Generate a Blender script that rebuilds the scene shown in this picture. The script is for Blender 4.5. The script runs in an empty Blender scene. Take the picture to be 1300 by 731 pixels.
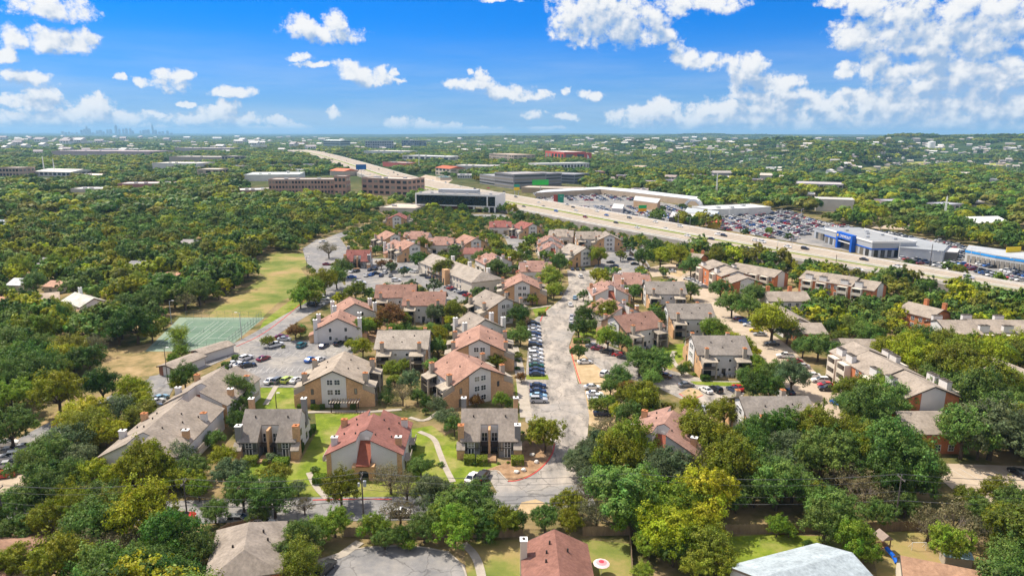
import bpy, math, random
import numpy as np
from mathutils import Vector, Matrix
from mathutils.geometry import tessellate_polygon
random.seed(7); rng = np.random.default_rng(7)
scene = bpy.context.scene
COL = scene.collection
link = COL.objects.link
R = math.radians
# ------------------------------------------------------------------ survey of the photograph: pixel -> point on the ground
CH = 70.0; FOC = 867.0; YH = 169.0
PITCH = math.atan((365.5-YH)/FOC); ROLL = R(0.2)
cR, sR, cP, sP = math.cos(ROLL), math.sin(ROLL), math.cos(PITCH), math.sin(PITCH)
def ray(px, py):
    x = px-650.0; y = 365.5-py
    x, y = x*cR-y*sR, x*sR+y*cR
    return (x, FOC*cP+y*sP, -FOC*sP+y*cP)
def P(px, py, z=0.0):
    d = ray(px, py); t = (z-CH)/d[2]
    return (d[0]*t, d[1]*t, z)
def PX(x, y, z):
    """world -> photo pixel (numpy friendly)"""
    z = z-CH
    cy = y*cP - z*sP
    up = y*sP + z*cP
    a = x/cy*FOC; b = up/cy*FOC
    a, b = a*cR+b*sR, -a*sR+b*cR
    return 650+a, 365.5-b
def sstep(a, b, v):
    t = np.clip((v-a)/(b-a), 0, 1); return t*t*(3-2*t)
def hfun(x, y):
    x = np.asarray(x, float); y = np.asarray(y, float)
    d = np.hypot(x, y)
    right = sstep(-0.05, 0.35, x/np.maximum(d, 1))
    r0 = 3200-1300*right
    ramp = sstep(r0, r0+3000, d)*np.where(y > -500, 1, 0.3)
    n = (np.sin(x/610+1.3)*np.sin(y/740+.4)+.6*np.sin(x/310+y/450)+.45*np.sin(x/170-y/260+2)+.25*np.sin(x/90+y/120))
    h = ramp*(n*(5+13*right)-4)
    def g(cx, cy, sx, sy, a, rot=0):
        c, s = math.cos(rot), math.sin(rot)
        u = (x-cx)*c+(y-cy)*s; v = -(x-cx)*s+(y-cy)*c
        return a*np.exp(-(u/sx)**2-(v/sy)**2)
    h = h + g(150, 6200, 1500, 700, 34, -.2) + g(3000, 5600, 1900, 800, 40, .1) + g(1900, 8500, 2500, 900, 42) \
          + g(5200, 7500, 2200, 1200, 46) + g(1150, 4200, 260, 900, -26, .2) + g(6500, 12000, 4000, 1800, 70) + g(1500, 14500, 5200, 1700, 74) \
          + g(2600, 3700, 900, 500, 20, .3)
    az = x/np.maximum(y, 1); rm = sstep(.06, .22, az)*np.where(y > 0, 1, 0)
    wv = 1+.25*np.sin(az*9+1)+.18*np.sin(az*23)
    h = h + rm*sstep(1080, 1750, d)*(-38*np.exp(-((d-2050*wv)/620)**2) + 46*np.exp(-((d-3900*wv)/700)**2)*(1-.85*np.exp(-((az-.235)/.035)**2)) + 14*np.sin(x/170+1)*np.sin(y/210)*sstep(1500,2300,d)*(1-sstep(5200,7000,d)))
    h = h + sstep(0.02,-.02,az)*0
    return np.minimum(h, 64+.0*d)
def PT(px, py):
    """pixel -> point on the rolling terrain (marches along the sight line)"""
    d = np.array(ray(px, py)); d = d/np.linalg.norm(d)
    t = 60*1.004**np.arange(1600)
    z = CH+d[2]*t; h = hfun(d[0]*t, d[1]*t)
    k = np.argmax(z < h)
    if z[k] >= h[k]: k = len(t)-1
    t = t[k]
    return (d[0]*t, d[1]*t, float(hfun(d[0]*t, d[1]*t)))
# ------------------------------------------------------------------ mesh helper
class MB:
    def __init__(s): s.v = []; s.f = []; s.m = []; s.cm = 0
    def add(s, vs, fs):
        o = len(s.v); s.v += [tuple(v) for v in vs]; s.f += [tuple(i+o for i in f) for f in fs]; s.m += [s.cm]*len(fs); return s
    def box(s, x0, x1, y0, y1, z0, z1):
        return s.add([(x0,y0,z0),(x1,y0,z0),(x1,y1,z0),(x0,y1,z0),(x0,y0,z1),(x1,y0,z1),(x1,y1,z1),(x0,y1,z1)],
                     [(3,2,1,0),(4,5,6,7),(0,1,5,4),(1,2,6,5),(2,3,7,6),(3,0,4,7)])
    def prism(s, poly, a0, a1, ax):
        n = len(poly)
        def mk(p, a): return (a,p[0],p[1]) if ax == 'x' else ((p[0],a,p[1]) if ax == 'y' else (p[0],p[1],a))
        vs = [mk(p, a0) for p in poly]+[mk(p, a1) for p in poly]
        tri = tessellate_polygon([[Vector((p[0],p[1],0)) for p in poly]])
        fs = [tuple(t) for t in tri]+[tuple(i+n for i in reversed(t)) for t in tri]
        fs += [(i,(i+1)%n,(i+1)%n+n,i+n) for i in range(n)]
        return s.add(vs, fs)
    def tube(s, a, b, r0, r1=None, n=6):
        r1 = r0 if r1 is None else r1
        a = Vector(a); b = Vector(b); d = (b-a).normalized()
        u = d.orthogonal().normalized(); w = d.cross(u)
        vs = [a+(u*math.cos(t)+w*math.sin(t))*r0 for t in [2*math.pi*i/n for i in range(n)]]
        vs += [b+(u*math.cos(t)+w*math.sin(t))*r1 for t in [2*math.pi*i/n for i in range(n)]]
        fs = [(i,(i+1)%n,(i+1)%n+n,i+n) for i in range(n)]+[tuple(range(n))[::-1], tuple(range(n,2*n))]
        return s.add(vs, fs)
    def flat(s, poly, z):
        poly = [(p[0],p[1]) for p in poly]
        tri = tessellate_polygon([[Vector((p[0],p[1],0)) for p in poly]])
        fs = []
        for t in tri:
            a,b,c = [poly[i] for i in t]
            cr = (b[0]-a[0])*(c[1]-a[1])-(b[1]-a[1])*(c[0]-a[0])
            if abs(cr) < 1e-9: continue
            fs.append(tuple(t) if cr > 0 else tuple(reversed(t)))
        return s.add([(p[0],p[1],z) for p in poly], fs)
    def mesh(s, name, mats, smooth=False):
        me = bpy.data.meshes.new(name)
        me.from_pydata(s.v, [], s.f)
        mats = mats if isinstance(mats, (list,tuple)) else [mats]
        for m in mats: me.materials.append(m)
        if len(mats) > 1: me.polygons.foreach_set('material_index', s.m)
        if smooth: me.polygons.foreach_set('use_smooth', [True]*len(me.polygons))
        # consistent outward normals
        import bmesh
        if len(me.polygons) < 4000 and not getattr(s, 'keep', False):
            bm = bmesh.new(); bm.from_mesh(me); bmesh.ops.recalc_face_normals(bm, faces=bm.faces); bm.to_mesh(me); bm.free()
        me.update()
        return me
def new(name, me, parent=None, loc=(0,0,0), rz=0.0, color=None):
    o = bpy.data.objects.new(name, me); link(o)
    o.location = loc; o.rotation_euler = (0,0,rz)
    if parent is not None: o.parent = parent
    if color is not None: o.color = (*color[:3], 1)
    return o
def part(name, mb, mat, parent=None, color=None, smooth=False, loc=(0,0,0), rz=0.0):
    return new(name, mb.mesh(name, mat, smooth), parent, loc, rz, color)
def empty(name, loc=(0,0,0), rz=0.0):
    o = bpy.data.objects.new(name, None); link(o); o.location = loc; o.rotation_euler = (0,0,rz); o.empty_display_size = .5
    return o
def tag(o, label, cat, group=None, kind=None):
    o['label'] = label; o['category'] = cat
    if group: o['group'] = group
    if kind: o['kind'] = kind
    return o
def structure(o, label=None):
    o['kind'] = 'structure'
    if label: o['label'] = label
    return o
KIDS = {}
def kids_of(o): return [c for c in bpy.data.objects if c.parent == o]
def copy_tree(o, loc=None, rz=None, parent=None, kid=None):
    kid = kid if kid is not None else build_kids()
    c = o.copy(); link(c); c.parent = parent
    if loc is not None: c.location = loc
    if rz is not None: c.rotation_euler = (0,0,rz)
    for ch in kid.get(o.name, []): copy_tree(ch, parent=c, kid=kid)
    return c
def build_kids():
    k = {}
    for o in bpy.data.objects:
        if o.parent: k.setdefault(o.parent.name, []).append(o)
    return k
# ------------------------------------------------------------------ materials
def nodes(mat):
    mat.use_nodes = True; nt = mat.node_tree; nt.nodes.clear(); return nt
def N(nt, typ, **kw):
    n = nt.nodes.new(typ)
    for k, v in kw.items():
        if k == 'op': n.operation = v
        elif isinstance(k, str) and k.startswith('i_'):
            n.inputs[int(k[2:]) if k[2:].isdigit() else k[2:].replace('_',' ')].default_value = v
        else: setattr(n, k, v)
    return n
MATS = {}
def mat(name, col=None, rough=.75, var=.12, scale=1.5, spec=.3, objcol=False, metallic=0.0, streak=0, bump=0.0, var2=.0, scale2=.15, hue=None, inst=False, coat=0.0):
    """procedural material: base colour (own or the object's colour) broken up by two octaves of noise in object space"""
    if name in MATS: return MATS[name]
    m = bpy.data.materials.new(name); nt = nodes(m); L = nt.links.new
    out = N(nt,'ShaderNodeOutputMaterial'); b = N(nt,'ShaderNodeBsdfPrincipled')
    b.inputs['Roughness'].default_value = rough; b.inputs['Metallic'].default_value = metallic
    b.inputs['Specular IOR Level'].default_value = spec; b.inputs['Coat Weight'].default_value = coat
    L(b.outputs[0], out.inputs[0])
    geo = N(nt,'ShaderNodeNewGeometry')
    if objcol:
        oi = N(nt,'ShaderNodeObjectInfo'); src = oi.outputs['Color']
    else:
        rgb = N(nt,'ShaderNodeRGB'); rgb.outputs[0].default_value = (*col, 1); src = rgb.outputs[0]
    no = N(nt,'ShaderNodeTexNoise'); no.inputs['Scale'].default_value = scale; no.inputs['Detail'].default_value = 6; no.inputs['Roughness'].default_value = .65
    mp = N(nt,'ShaderNodeMapping'); L(geo.outputs['Position'], mp.inputs[0]); L(mp.outputs[0], no.inputs['Vector'])
    if streak: mp.inputs['Scale'].default_value = (1, 1, streak)
    mr = N(nt,'ShaderNodeMapRange'); mr.inputs[1].default_value = .25; mr.inputs[2].default_value = .75
    mr.inputs[3].default_value = 1-var; mr.inputs[4].default_value = 1+var; L(no.outputs[0], mr.inputs[0])
    n2 = N(nt,'ShaderNodeTexNoise'); n2.inputs['Scale'].default_value = scale2; n2.inputs['Detail'].default_value = 4; L(geo.outputs['Position'], n2.inputs['Vector'])
    m2 = N(nt,'ShaderNodeMapRange'); m2.inputs[1].default_value = .3; m2.inputs[2].default_value = .7; m2.inputs[3].default_value = 1-var2; m2.inputs[4].default_value = 1+var2
    L(n2.outputs[0], m2.inputs[0])
    mu = N(nt,'ShaderNodeMath', op='MULTIPLY'); L(mr.outputs[0], mu.inputs[0]); L(m2.outputs[0], mu.inputs[1])
    vm = N(nt,'ShaderNodeVectorMath', op='SCALE'); L(src, vm.inputs[0]); L(mu.outputs[0], vm.inputs['Scale'])
    L(vm.outputs[0], b.inputs['Base Color'])
    if bump:
        bp = N(nt,'ShaderNodeBump'); bp.inputs['Strength'].default_value = bump; bp.inputs['Distance'].default_value = .05
        L(no.outputs[0], bp.inputs['Height']); L(bp.outputs[0], b.inputs['Normal'])
    MATS[name] = m
    return m
def glass_mat(name, col=(.03,.04,.05), rough=.12):
    m = mat(name, col, rough=rough, var=.35, scale=.6, spec=.6); return m
ROOF = mat('roof_shingles', objcol=True, rough=.95, spec=.1, var=.30, scale=1.9, var2=.20, scale2=.33, streak=.35)
BRICK = mat('tan_brick', (.54,.33,.18), rough=.9, var=.38, scale=2.2, var2=.14, scale2=.3, streak=3)
OBRICK = mat('orange_brick', (.50,.18,.08), rough=.9, var=.32, scale=3, var2=.15, scale2=.3, streak=3)
DBRICK = mat('dark_red_brick', (.26,.12,.08), rough=.9, var=.2, scale=2)
STUC = mat('pale_stucco', (.62,.595,.57), rough=.9, var=.06, scale=.8, var2=.06)
CREAM = mat('cream_stucco', (.66,.59,.49), rough=.9, var=.07, scale=.8, var2=.06)
SIDING = mat('taupe_siding', (.38,.33,.27), rough=.85, var=.14, scale=.8, streak=12)
GREYSIDE = mat('grey_siding', (.22,.215,.21), rough=.85, var=.12, scale=1, streak=12)
WHITE = mat('white_paint', (.78,.77,.75), rough=.7, var=.06, scale=1)
DARK = mat('dark_wood', (.05,.04,.035), rough=.8, var=.2, scale=2)
TRIM = mat('dark_trim', (.09,.075,.06), rough=.7, var=.1)
GLASS = glass_mat('window_glass')
def blinds(m):
    # some panes have pale blinds drawn, some a reflection painted into the colour, most are dark
    nt = m.node_tree; L = nt.links.new; b = [n for n in nt.nodes if n.type == 'BSDF_PRINCIPLED'][0]; oi = N(nt,'ShaderNodeObjectInfo')
    cr = N(nt,'ShaderNodeValToRGB'); cr.color_ramp.interpolation = 'CONSTANT'; e = cr.color_ramp.elements; e[0].color = (.025,.03,.038,1); e[1].position = .42; e[1].color = (.06,.07,.08,1)
    for p_, c_ in ((.6,(.14,.13,.115)),(.78,(.26,.235,.20)),(.92,(.04,.045,.05))): q = e.new(p_); q.color = (*c_,1)
    L(oi.outputs['Random'], cr.inputs[0]); L(cr.outputs[0], b.inputs['Base Color'])
blinds(GLASS)
CLAY = mat('clay_flue', (.42,.17,.07), rough=.9, var=.15)
METAL = mat('galvanised_metal', (.45,.46,.47), rough=.5, var=.1, metallic=.3)
WOODF = mat('weathered_fence_wood', (.22,.16,.10), rough=.95, var=.35, scale=1.2, streak=.2, var2=.2)
POLEW = mat('pole_wood', (.12,.10,.09), rough=.9, var=.25, scale=2)
FLATROOF = mat('flat_roof_membrane', objcol=True, rough=.9, var=.10, scale=.12, var2=.15, scale2=.03)
PAINT = mat('wall_paint', objcol=True, rough=.85, var=.08, scale=.3, var2=.05)
# ------------------------------------------------------------------ sun, sky, clouds
SUN_EL = 57.0
sdir = Vector((-0.88, 0.47, 0)).normalized()      # horizontal direction towards the sun: left and a little beyond the houses
az_s = math.atan2(sdir.x, sdir.y)                  # clockwise from +Y
sun = bpy.data.lights.new('sun', 'SUN'); sun.energy = 3.9; sun.angle = R(.53); sun.color = (1, .91, .77)
so = bpy.data.objects.new('sun', sun); link(so)
sv = Vector((sdir.x*math.cos(R(SUN_EL)), sdir.y*math.cos(R(SUN_EL)), math.sin(R(SUN_EL))))
so.rotation_euler = (-sv).to_track_quat('-Z', 'Y').to_euler(); so.location = sv*300
w = bpy.data.worlds.new('World'); scene.world = w; w.use_nodes = True
nt = w.node_tree; nt.nodes.clear(); L = nt.links.new
bg = N(nt,'ShaderNodeBackground'); wo = N(nt,'ShaderNodeOutputWorld'); L(bg.outputs[0], wo.inputs[0]); bg.inputs['Strength'].default_value = .15
sky = N(nt,'ShaderNodeTexSky'); sky.sky_type = 'NISHITA'; sky.sun_disc = False
sky.sun_elevation = R(SUN_EL); sky.sun_rotation = az_s; sky.altitude = 300; sky.air_density = 1.0; sky.dust_density = .6; sky.ozone_density = 3.0
hs = N(nt,'ShaderNodeHueSaturation'); hs.inputs['Saturation'].default_value = 1.42; hs.inputs['Value'].default_value = 1.0; hs.inputs['Hue'].default_value = .491
tn = N(nt,'ShaderNodeVectorMath', op='MULTIPLY'); L(sky.outputs[0], tn.inputs[0]); tn.inputs[1].default_value = (.15,.255,.56); L(tn.outputs[0], hs.inputs['Color'])
tc = N(nt,'ShaderNodeTexCoord'); sx = N(nt,'ShaderNodeSeparateXYZ'); L(tc.outputs['Generated'], sx.inputs[0])
az = N(nt,'ShaderNodeMath', op='ARCTAN2'); L(sx.outputs[0], az.inputs[0]); L(sx.outputs[1], az.inputs[1])
el = N(nt,'ShaderNodeMath', op='ARCSINE'); L(sx.outputs[2], el.inputs[0])
uv = N(nt,'ShaderNodeCombineXYZ'); L(az.outputs[0], uv.inputs[0]); L(el.outputs[0], uv.inputs[1])
CL = [(67,12,46,12),(40,14,20,7),(83,53,44,13),(62,50,22,12),(100,52,24,12),(16,45,22,11),(5,67,14,9),(42,101,32,9),(222,94,25,6),(219,106,20,9),(178,106,12,5),(150,100,9,4),
 (292,117,30,7),(412,42,44,13),(383,32,18,14),(425,35,20,16),(380,73,17,5),(392,82,20,4),(460,93,32,11),(478,100,30,9),(440,84,18,8),(503,92,7,6),(505,103,8,3),(50,128,26,13),(60,118,14,10),
 (90,146,44,12),(122,138,22,14),(150,150,34,9),(20,150,30,9),(275,146,28,11),(290,138,16,10),(318,151,18,9),(355,153,15,7),(372,161,22,5),(235,131,12,4),(196,147,12,4),(15,128,18,8),
 (425,146,12,8),(600,108,30,9),(610,96,9,11),(640,118,32,11),(655,124,22,8),(688,122,14,7),(596,90,5,4),(721,116,7,5),(752,122,15,8),(540,159,26,8),(575,161,16,5),(505,155,14,8),(677,145,14,5),(718,148,17,5),
 (690,164,28,4),(600,165,60,4),(770,18,60,30),(735,32,34,22),(800,40,40,18),(752,6,50,20),(838,46,20,10),(858,62,12,14),(875,72,26,10),(900,78,22,12),(893,4,52,12),(860,12,18,10),(630,0,28,3),
 (945,92,22,22),(958,82,14,14),(975,104,30,12),(1000,108,26,10),(960,120,34,10),(1010,122,40,10),(1045,136,40,12),(1080,128,22,12),(1060,150,70,14),(960,150,80,14),(920,138,36,12),(1130,152,46,12),
 (820,150,40,14),(840,136,22,14),(870,152,40,12),(790,146,20,7),(850,162,60,6),
 (1085,42,30,16),(1076,50,20,12),(1100,62,16,18),(1110,80,20,16),(1076,86,14,12),(1070,0,30,7),(1105,8,30,14),(1150,12,34,24),(1170,32,24,18),(1120,26,24,16),(1185,48,28,14),(1225,56,36,14),(1250,64,30,14),(1190,70,40,12),
 (1220,10,40,14),(1270,14,46,18),(1240,30,30,10),(1290,30,26,8),(1150,94,50,12),(1190,88,60,14),(1240,96,60,14),(1285,84,26,18),(1295,100,30,18),(1180,112,60,12),(1150,118,40,10),(1220,112,40,14),
 (1080,118,20,8),(1200,138,80,7),(1240,150,80,10),(1290,130,24,8),(1170,160,80,8),(1270,160,40,8),(1060,162,80,7),(960,164,80,6),(120,163,150,4),(330,164,80,4),
 (1190,48,100,24),(1230,100,90,18),(1120,135,120,20),(1230,140,110,16),(960,140,90,18),(880,156,90,10),(1100,158,200,9),(790,28,58,26),(100,150,90,10),(270,152,60,10)]
grp = bpy.data.node_groups.new('cloud_field', 'ShaderNodeTree')
grp.interface.new_socket('uv', in_out='INPUT', socket_type='NodeSocketVector'); grp.interface.new_socket('d', in_out='OUTPUT', socket_type='NodeSocketFloat')
grp.interface.new_socket('v', in_out='OUTPUT', socket_type='NodeSocketFloat')
GL = grp.links.new; gi = N(grp,'NodeGroupInput'); go = N(grp,'NodeGroupOutput')
# domain warp for billowing outlines
nw = N(grp,'ShaderNodeTexNoise'); nw.inputs['Scale'].default_value = 26; nw.inputs['Detail'].default_value = 8; nw.inputs['Roughness'].default_value = .66; GL(gi.outputs[0], nw.inputs['Vector'])
sw = N(grp,'ShaderNodeVectorMath', op='SUBTRACT'); GL(nw.outputs['Color'], sw.inputs[0]); sw.inputs[1].default_value = (.5,.5,.5)
sc_ = N(grp,'ShaderNodeVectorMath', op='MULTIPLY'); GL(sw.outputs[0], sc_.inputs[0]); sc_.inputs[1].default_value = (.042,.026,0)
wp = N(grp,'ShaderNodeVectorMath', op='ADD'); GL(gi.outputs[0], wp.inputs[0]); GL(sc_.outputs[0], wp.inputs[1])
last = None
for (cx, cy, a, b) in CL:
    d = ray(cx, cy); n_ = math.sqrt(sum(k*k for k in d)); u0 = math.atan2(d[0], d[1]); v0 = math.asin(d[2]/n_)
    k = math.cos((cx-650)/900.)
    s1 = N(grp,'ShaderNodeVectorMath', op='SUBTRACT'); GL(wp.outputs[0], s1.inputs[0]); s1.inputs[1].default_value = (u0, v0, 0)
    s2 = N(grp,'ShaderNodeVectorMath', op='MULTIPLY'); GL(s1.outputs[0], s2.inputs[0]); s2.inputs[1].default_value = (FOC/a/k*.92, FOC/b*.92, 0)
    s3 = N(grp,'ShaderNodeVectorMath', op='DOT_PRODUCT'); GL(s2.outputs[0], s3.inputs[0]); GL(s2.outputs[0], s3.inputs[1])
    s4 = N(grp,'ShaderNodeMath', op='SUBTRACT'); s4.inputs[0].default_value = 1; GL(s3.outputs['Value'], s4.inputs[1])
    if last is None: last = s4
    else:
        mx = N(grp,'ShaderNodeMath', op='SMOOTH_MAX'); mx.inputs[2].default_value = .25; GL(last.outputs[0], mx.inputs[0]); GL(s4.outputs[0], mx.inputs[1]); last = mx
n1 = N(grp,'ShaderNodeTexNoise'); n1.inputs['Scale'].default_value = 48; n1.inputs['Detail'].default_value = 12; n1.inputs['Roughness'].default_value = .68; GL(gi.outputs[0], n1.inputs['Vector'])
m1 = N(grp,'ShaderNodeMath', op='MULTIPLY_ADD'); GL(n1.outputs[0], m1.inputs[0]); m1.inputs[1].default_value = 4.2; m1.inputs[2].default_value = -2.25
m2 = N(grp,'ShaderNodeMath', op='ADD'); GL(last.outputs[0], m2.inputs[0]); GL(m1.outputs[0], m2.inputs[1])
n3 = N(grp,'ShaderNodeTexNoise'); n3.inputs['Scale'].default_value = 48; n3.inputs['Detail'].default_value = 3; n3.inputs['Roughness'].default_value = .5; GL(gi.outputs[0], n3.inputs['Vector'])
m3 = N(grp,'ShaderNodeMath', op='MULTIPLY_ADD'); GL(n3.outputs[0], m3.inputs[0]); m3.inputs[1].default_value = 4.2; m3.inputs[2].default_value = -2.25
m4 = N(grp,'ShaderNodeMath', op='ADD'); GL(last.outputs[0], m4.inputs[0]); GL(m3.outputs[0], m4.inputs[1]); GL(m4.outputs[0], go.inputs[1])
mr = N(grp,'ShaderNodeMapRange'); mr.interpolation_type = 'SMOOTHSTEP'; mr.inputs[1].default_value = -.30; mr.inputs[2].default_value = .70; GL(m2.outputs[0], mr.inputs[0]); GL(mr.outputs[0], go.inputs[0])
g1 = N(nt,'ShaderNodeGroup'); g1.node_tree = grp; L(uv.outputs[0], g1.inputs[0])
sh = N(nt,'ShaderNodeVectorMath', op='ADD'); L(uv.outputs[0], sh.inputs[0]); sh.inputs[1].default_value = (-.004,.010,0)
g2 = N(nt,'ShaderNodeGroup'); g2.node_tree = grp; L(sh.outputs[0], g2.inputs[0])
# the sunward side of a cloud is where it thins out towards the sun
df = N(nt,'ShaderNodeMath', op='SUBTRACT'); L(g1.outputs[1], df.inputs[0]); L(g2.outputs[1], df.inputs[1])
sh3 = N(nt,'ShaderNodeVectorMath', op='ADD'); L(uv.outputs[0], sh3.inputs[0]); sh3.inputs[1].default_value = (-.010,.026,0)
g3 = N(nt,'ShaderNodeGroup'); g3.node_tree = grp; L(sh3.outputs[0], g3.inputs[0])
# thick cloud towards the sun shades what lies under it
ov_ = N(nt,'ShaderNodeMapRange'); ov_.inputs[1].default_value = -.3; ov_.inputs[2].default_value = 1.9; ov_.inputs[3].default_value = .40; ov_.inputs[4].default_value = -1.75; L(g3.outputs[1], ov_.inputs[0])
ad_ = N(nt,'ShaderNodeMath', op='ADD'); L(df.outputs[0], ad_.inputs[0]); L(ov_.outputs[0], ad_.inputs[1])
lit = N(nt,'ShaderNodeMapRange'); lit.inputs[1].default_value = -1.25; lit.inputs[2].default_value = .95; L(ad_.outputs[0], lit.inputs[0])
cr = N(nt,'ShaderNodeValToRGB'); e = cr.color_ramp.elements
e[0].position = .0; e[0].color = (1.35,1.95,2.9,1); e[1].position = 1.0; e[1].color = (3.7,3.7,3.72,1)
x = cr.color_ramp.elements.new(.40); x.color = (2.35,2.65,3.15,1); x = cr.color_ramp.elements.new(.70); x.color = (3.3,3.4,3.55,1)
L(lit.outputs[0], cr.inputs[0])
# thin high veil, stretched along the horizon
vm = N(nt,'ShaderNodeVectorMath', op='MULTIPLY'); L(uv.outputs[0], vm.inputs[0]); vm.inputs[1].default_value = (3, 26, 1)
vn = N(nt,'ShaderNodeTexNoise'); vn.inputs['Scale'].default_value = 1.2; vn.inputs['Detail'].default_value = 7; vn.inputs['Roughness'].default_value = .6; L(vm.outputs[0], vn.inputs['Vector'])
vr = N(nt,'ShaderNodeMapRange'); vr.inputs[1].default_value = .42; vr.inputs[2].default_value = .8; L(vn.outputs[0], vr.inputs[0])
vf = N(nt,'ShaderNodeMapRange'); vf.inputs[1].default_value = .0; vf.inputs[2].default_value = .13; vf.inputs[3].default_value = .75; vf.inputs[4].default_value = 0; L(el.outputs[0], vf.inputs[0])
va = N(nt,'ShaderNodeMath', op='MULTIPLY'); L(vr.outputs[0], va.inputs[0]); L(vf.outputs[0], va.inputs[1])
hz = N(nt,'ShaderNodeMapRange'); hz.interpolation_type = 'SMOOTHSTEP'; hz.inputs[1].default_value = -.02; hz.inputs[2].default_value = .16; hz.inputs[3].default_value = .55; hz.inputs[4].default_value = 0; L(el.outputs[0], hz.inputs[0])
mx0 = N(nt,'ShaderNodeMix', data_type='RGBA'); L(hz.outputs[0], mx0.inputs[0]); L(hs.outputs[0], mx0.inputs[6]); mx0.inputs[7].default_value = (1.9,2.55,3.15,1)
mxa = N(nt,'ShaderNodeMix', data_type='RGBA'); L(va.outputs[0], mxa.inputs[0]); L(mx0.outputs[2], mxa.inputs[6]); mxa.inputs[7].default_value = (2.6,2.95,3.4,1)
mxb = N(nt,'ShaderNodeMix', data_type='RGBA'); L(g1.outputs[0], mxb.inputs[0]); L(mxa.outputs[2], mxb.inputs[6]); L(cr.outputs[0], mxb.inputs[7])
# unseen broken cloud overhead and behind the camera, added for neutral fill light
gn = N(nt,'ShaderNodeTexNoise'); gn.inputs['Scale'].default_value = 3.2; gn.inputs['Detail'].default_value = 7; gn.inputs['Roughness'].default_value = .58; L(tc.outputs['Generated'], gn.inputs['Vector'])
gr = N(nt,'ShaderNodeMapRange'); gr.interpolation_type = 'SMOOTHSTEP'; gr.inputs[1].default_value = .42; gr.inputs[2].default_value = .56; L(gn.outputs[0], gr.inputs[0])
ge = N(nt,'ShaderNodeMapRange'); ge.inputs[1].default_value = .30; ge.inputs[2].default_value = .42; L(el.outputs[0], ge.inputs[0])
ga0 = N(nt,'ShaderNodeMath', op='ABSOLUTE'); L(az.outputs[0], ga0.inputs[0]); ga = N(nt,'ShaderNodeMapRange'); ga.inputs[1].default_value = .85; ga.inputs[2].default_value = 1.1; L(ga0.outputs[0], ga.inputs[0])
gm = N(nt,'ShaderNodeMath', op='MAXIMUM'); L(ge.outputs[0], gm.inputs[0]); L(ga.outputs[0], gm.inputs[1]); gp = N(nt,'ShaderNodeMath', op='MULTIPLY'); L(gm.outputs[0], gp.inputs[0]); L(gr.outputs[0], gp.inputs[1])
mxc = N(nt,'ShaderNodeMix', data_type='RGBA'); L(gp.outputs[0], mxc.inputs[0]); L(mxb.outputs[2], mxc.inputs[6]); mxc.inputs[7].default_value = (4.6,4.35,4.0,1)
L(mxc.outputs[2], bg.inputs[0])
w.cycles.sampling_method = 'MANUAL'; w.cycles.sample_map_resolution = 512
# ------------------------------------------------------------------ camera
cam = bpy.data.cameras.new('camera'); co = bpy.data.objects.new('camera', cam); link(co)
cam.sensor_width = 36; cam.lens = FOC/1300*36; cam.clip_end = 120000; cam.clip_start = 1
co.location = (0, 0, CH); 
co.matrix_world = Matrix.Translation((0,0,CH)) @ Matrix.Rotation(math.pi/2-PITCH, 4, 'X') @ Matrix.Rotation(ROLL, 4, 'Z')
scene.camera = co
vs = scene.view_settings; vs.view_transform = 'Standard'; vs.look = 'None'; vs.exposure = .80; vs.gamma = 1
scene.cycles.adaptive_threshold = .015; scene.cycles.max_bounces = 4; scene.cycles.diffuse_bounces = 2; scene.cycles.glossy_bounces = 2; scene.cycles.transmission_bounces = 2; scene.cycles.volume_bounces = 0
scene.cycles.transparent_max_bounces = 4; scene.cycles.use_denoising = True; scene.cycles.volume_step_rate = 5
# ------------------------------------------------------------------ terrain: one sheet to the horizon
def terrain():
    rad = np.concatenate([[0.], 40*1.0445**np.arange(160)]); rad = rad[rad < 42000]; rad = np.append(rad, 42000.)
    # finer where the hills stand
    fine = np.linspace(2000, 9000, 90); rad = np.unique(np.round(np.concatenate([rad, fine]), 2))
    angs = np.concatenate([np.linspace(-50, 50, 301), np.linspace(50, 310, 79)[1:-1]])*math.pi/180
    A, Rr = np.meshgrid(angs, rad)
    X = Rr*np.sin(A); Y = Rr*np.cos(A); Z = hfun(X, Y)
    na = len(angs); nr = len(rad)
    v = np.stack([X,Y,Z], -1).reshape(-1,3)
    i = np.arange(nr-1)[:,None]*na; j = np.arange(na)[None,:]; jn = (j+1) % na
    f = np.stack([i+j, i+na+j, i+na+jn, i+jn], -1).reshape(-1,4)
    me = bpy.data.meshes.new('terrain'); me.vertices.add(len(v)); me.vertices.foreach_set('co', v.ravel())
    me.loops.add(f.size); me.loops.foreach_set('vertex_index', f.ravel()[::1]); me.polygons.add(len(f))
    me.polygons.foreach_set('loop_start', np.arange(0, f.size, 4)); me.polygons.foreach_set('loop_total', np.full(len(f), 4))
    me.polygons.foreach_set('use_smooth', np.ones(len(f), bool)); me.update(); me.validate()
    return me
m = bpy.data.materials.new('terrain_ground'); nt = nodes(m); L = nt.links.new
out = N(nt,'ShaderNodeOutputMaterial'); b = N(nt,'ShaderNodeBsdfPrincipled'); b.inputs['Roughness'].default_value = 1; b.inputs['Specular IOR Level'].default_value = .05; L(b.outputs[0], out.inputs[0])
geo = N(nt,'ShaderNodeNewGeometry')
def noise(sc, det=5, ro=.6, vec=None):
    n = N(nt,'ShaderNodeTexNoise'); n.inputs['Scale'].default_value = sc; n.inputs['Detail'].default_value = det; n.inputs['Roughness'].default_value = ro; L(vec or geo.outputs['Position'], n.inputs['Vector']); return n.outputs[0]
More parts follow.
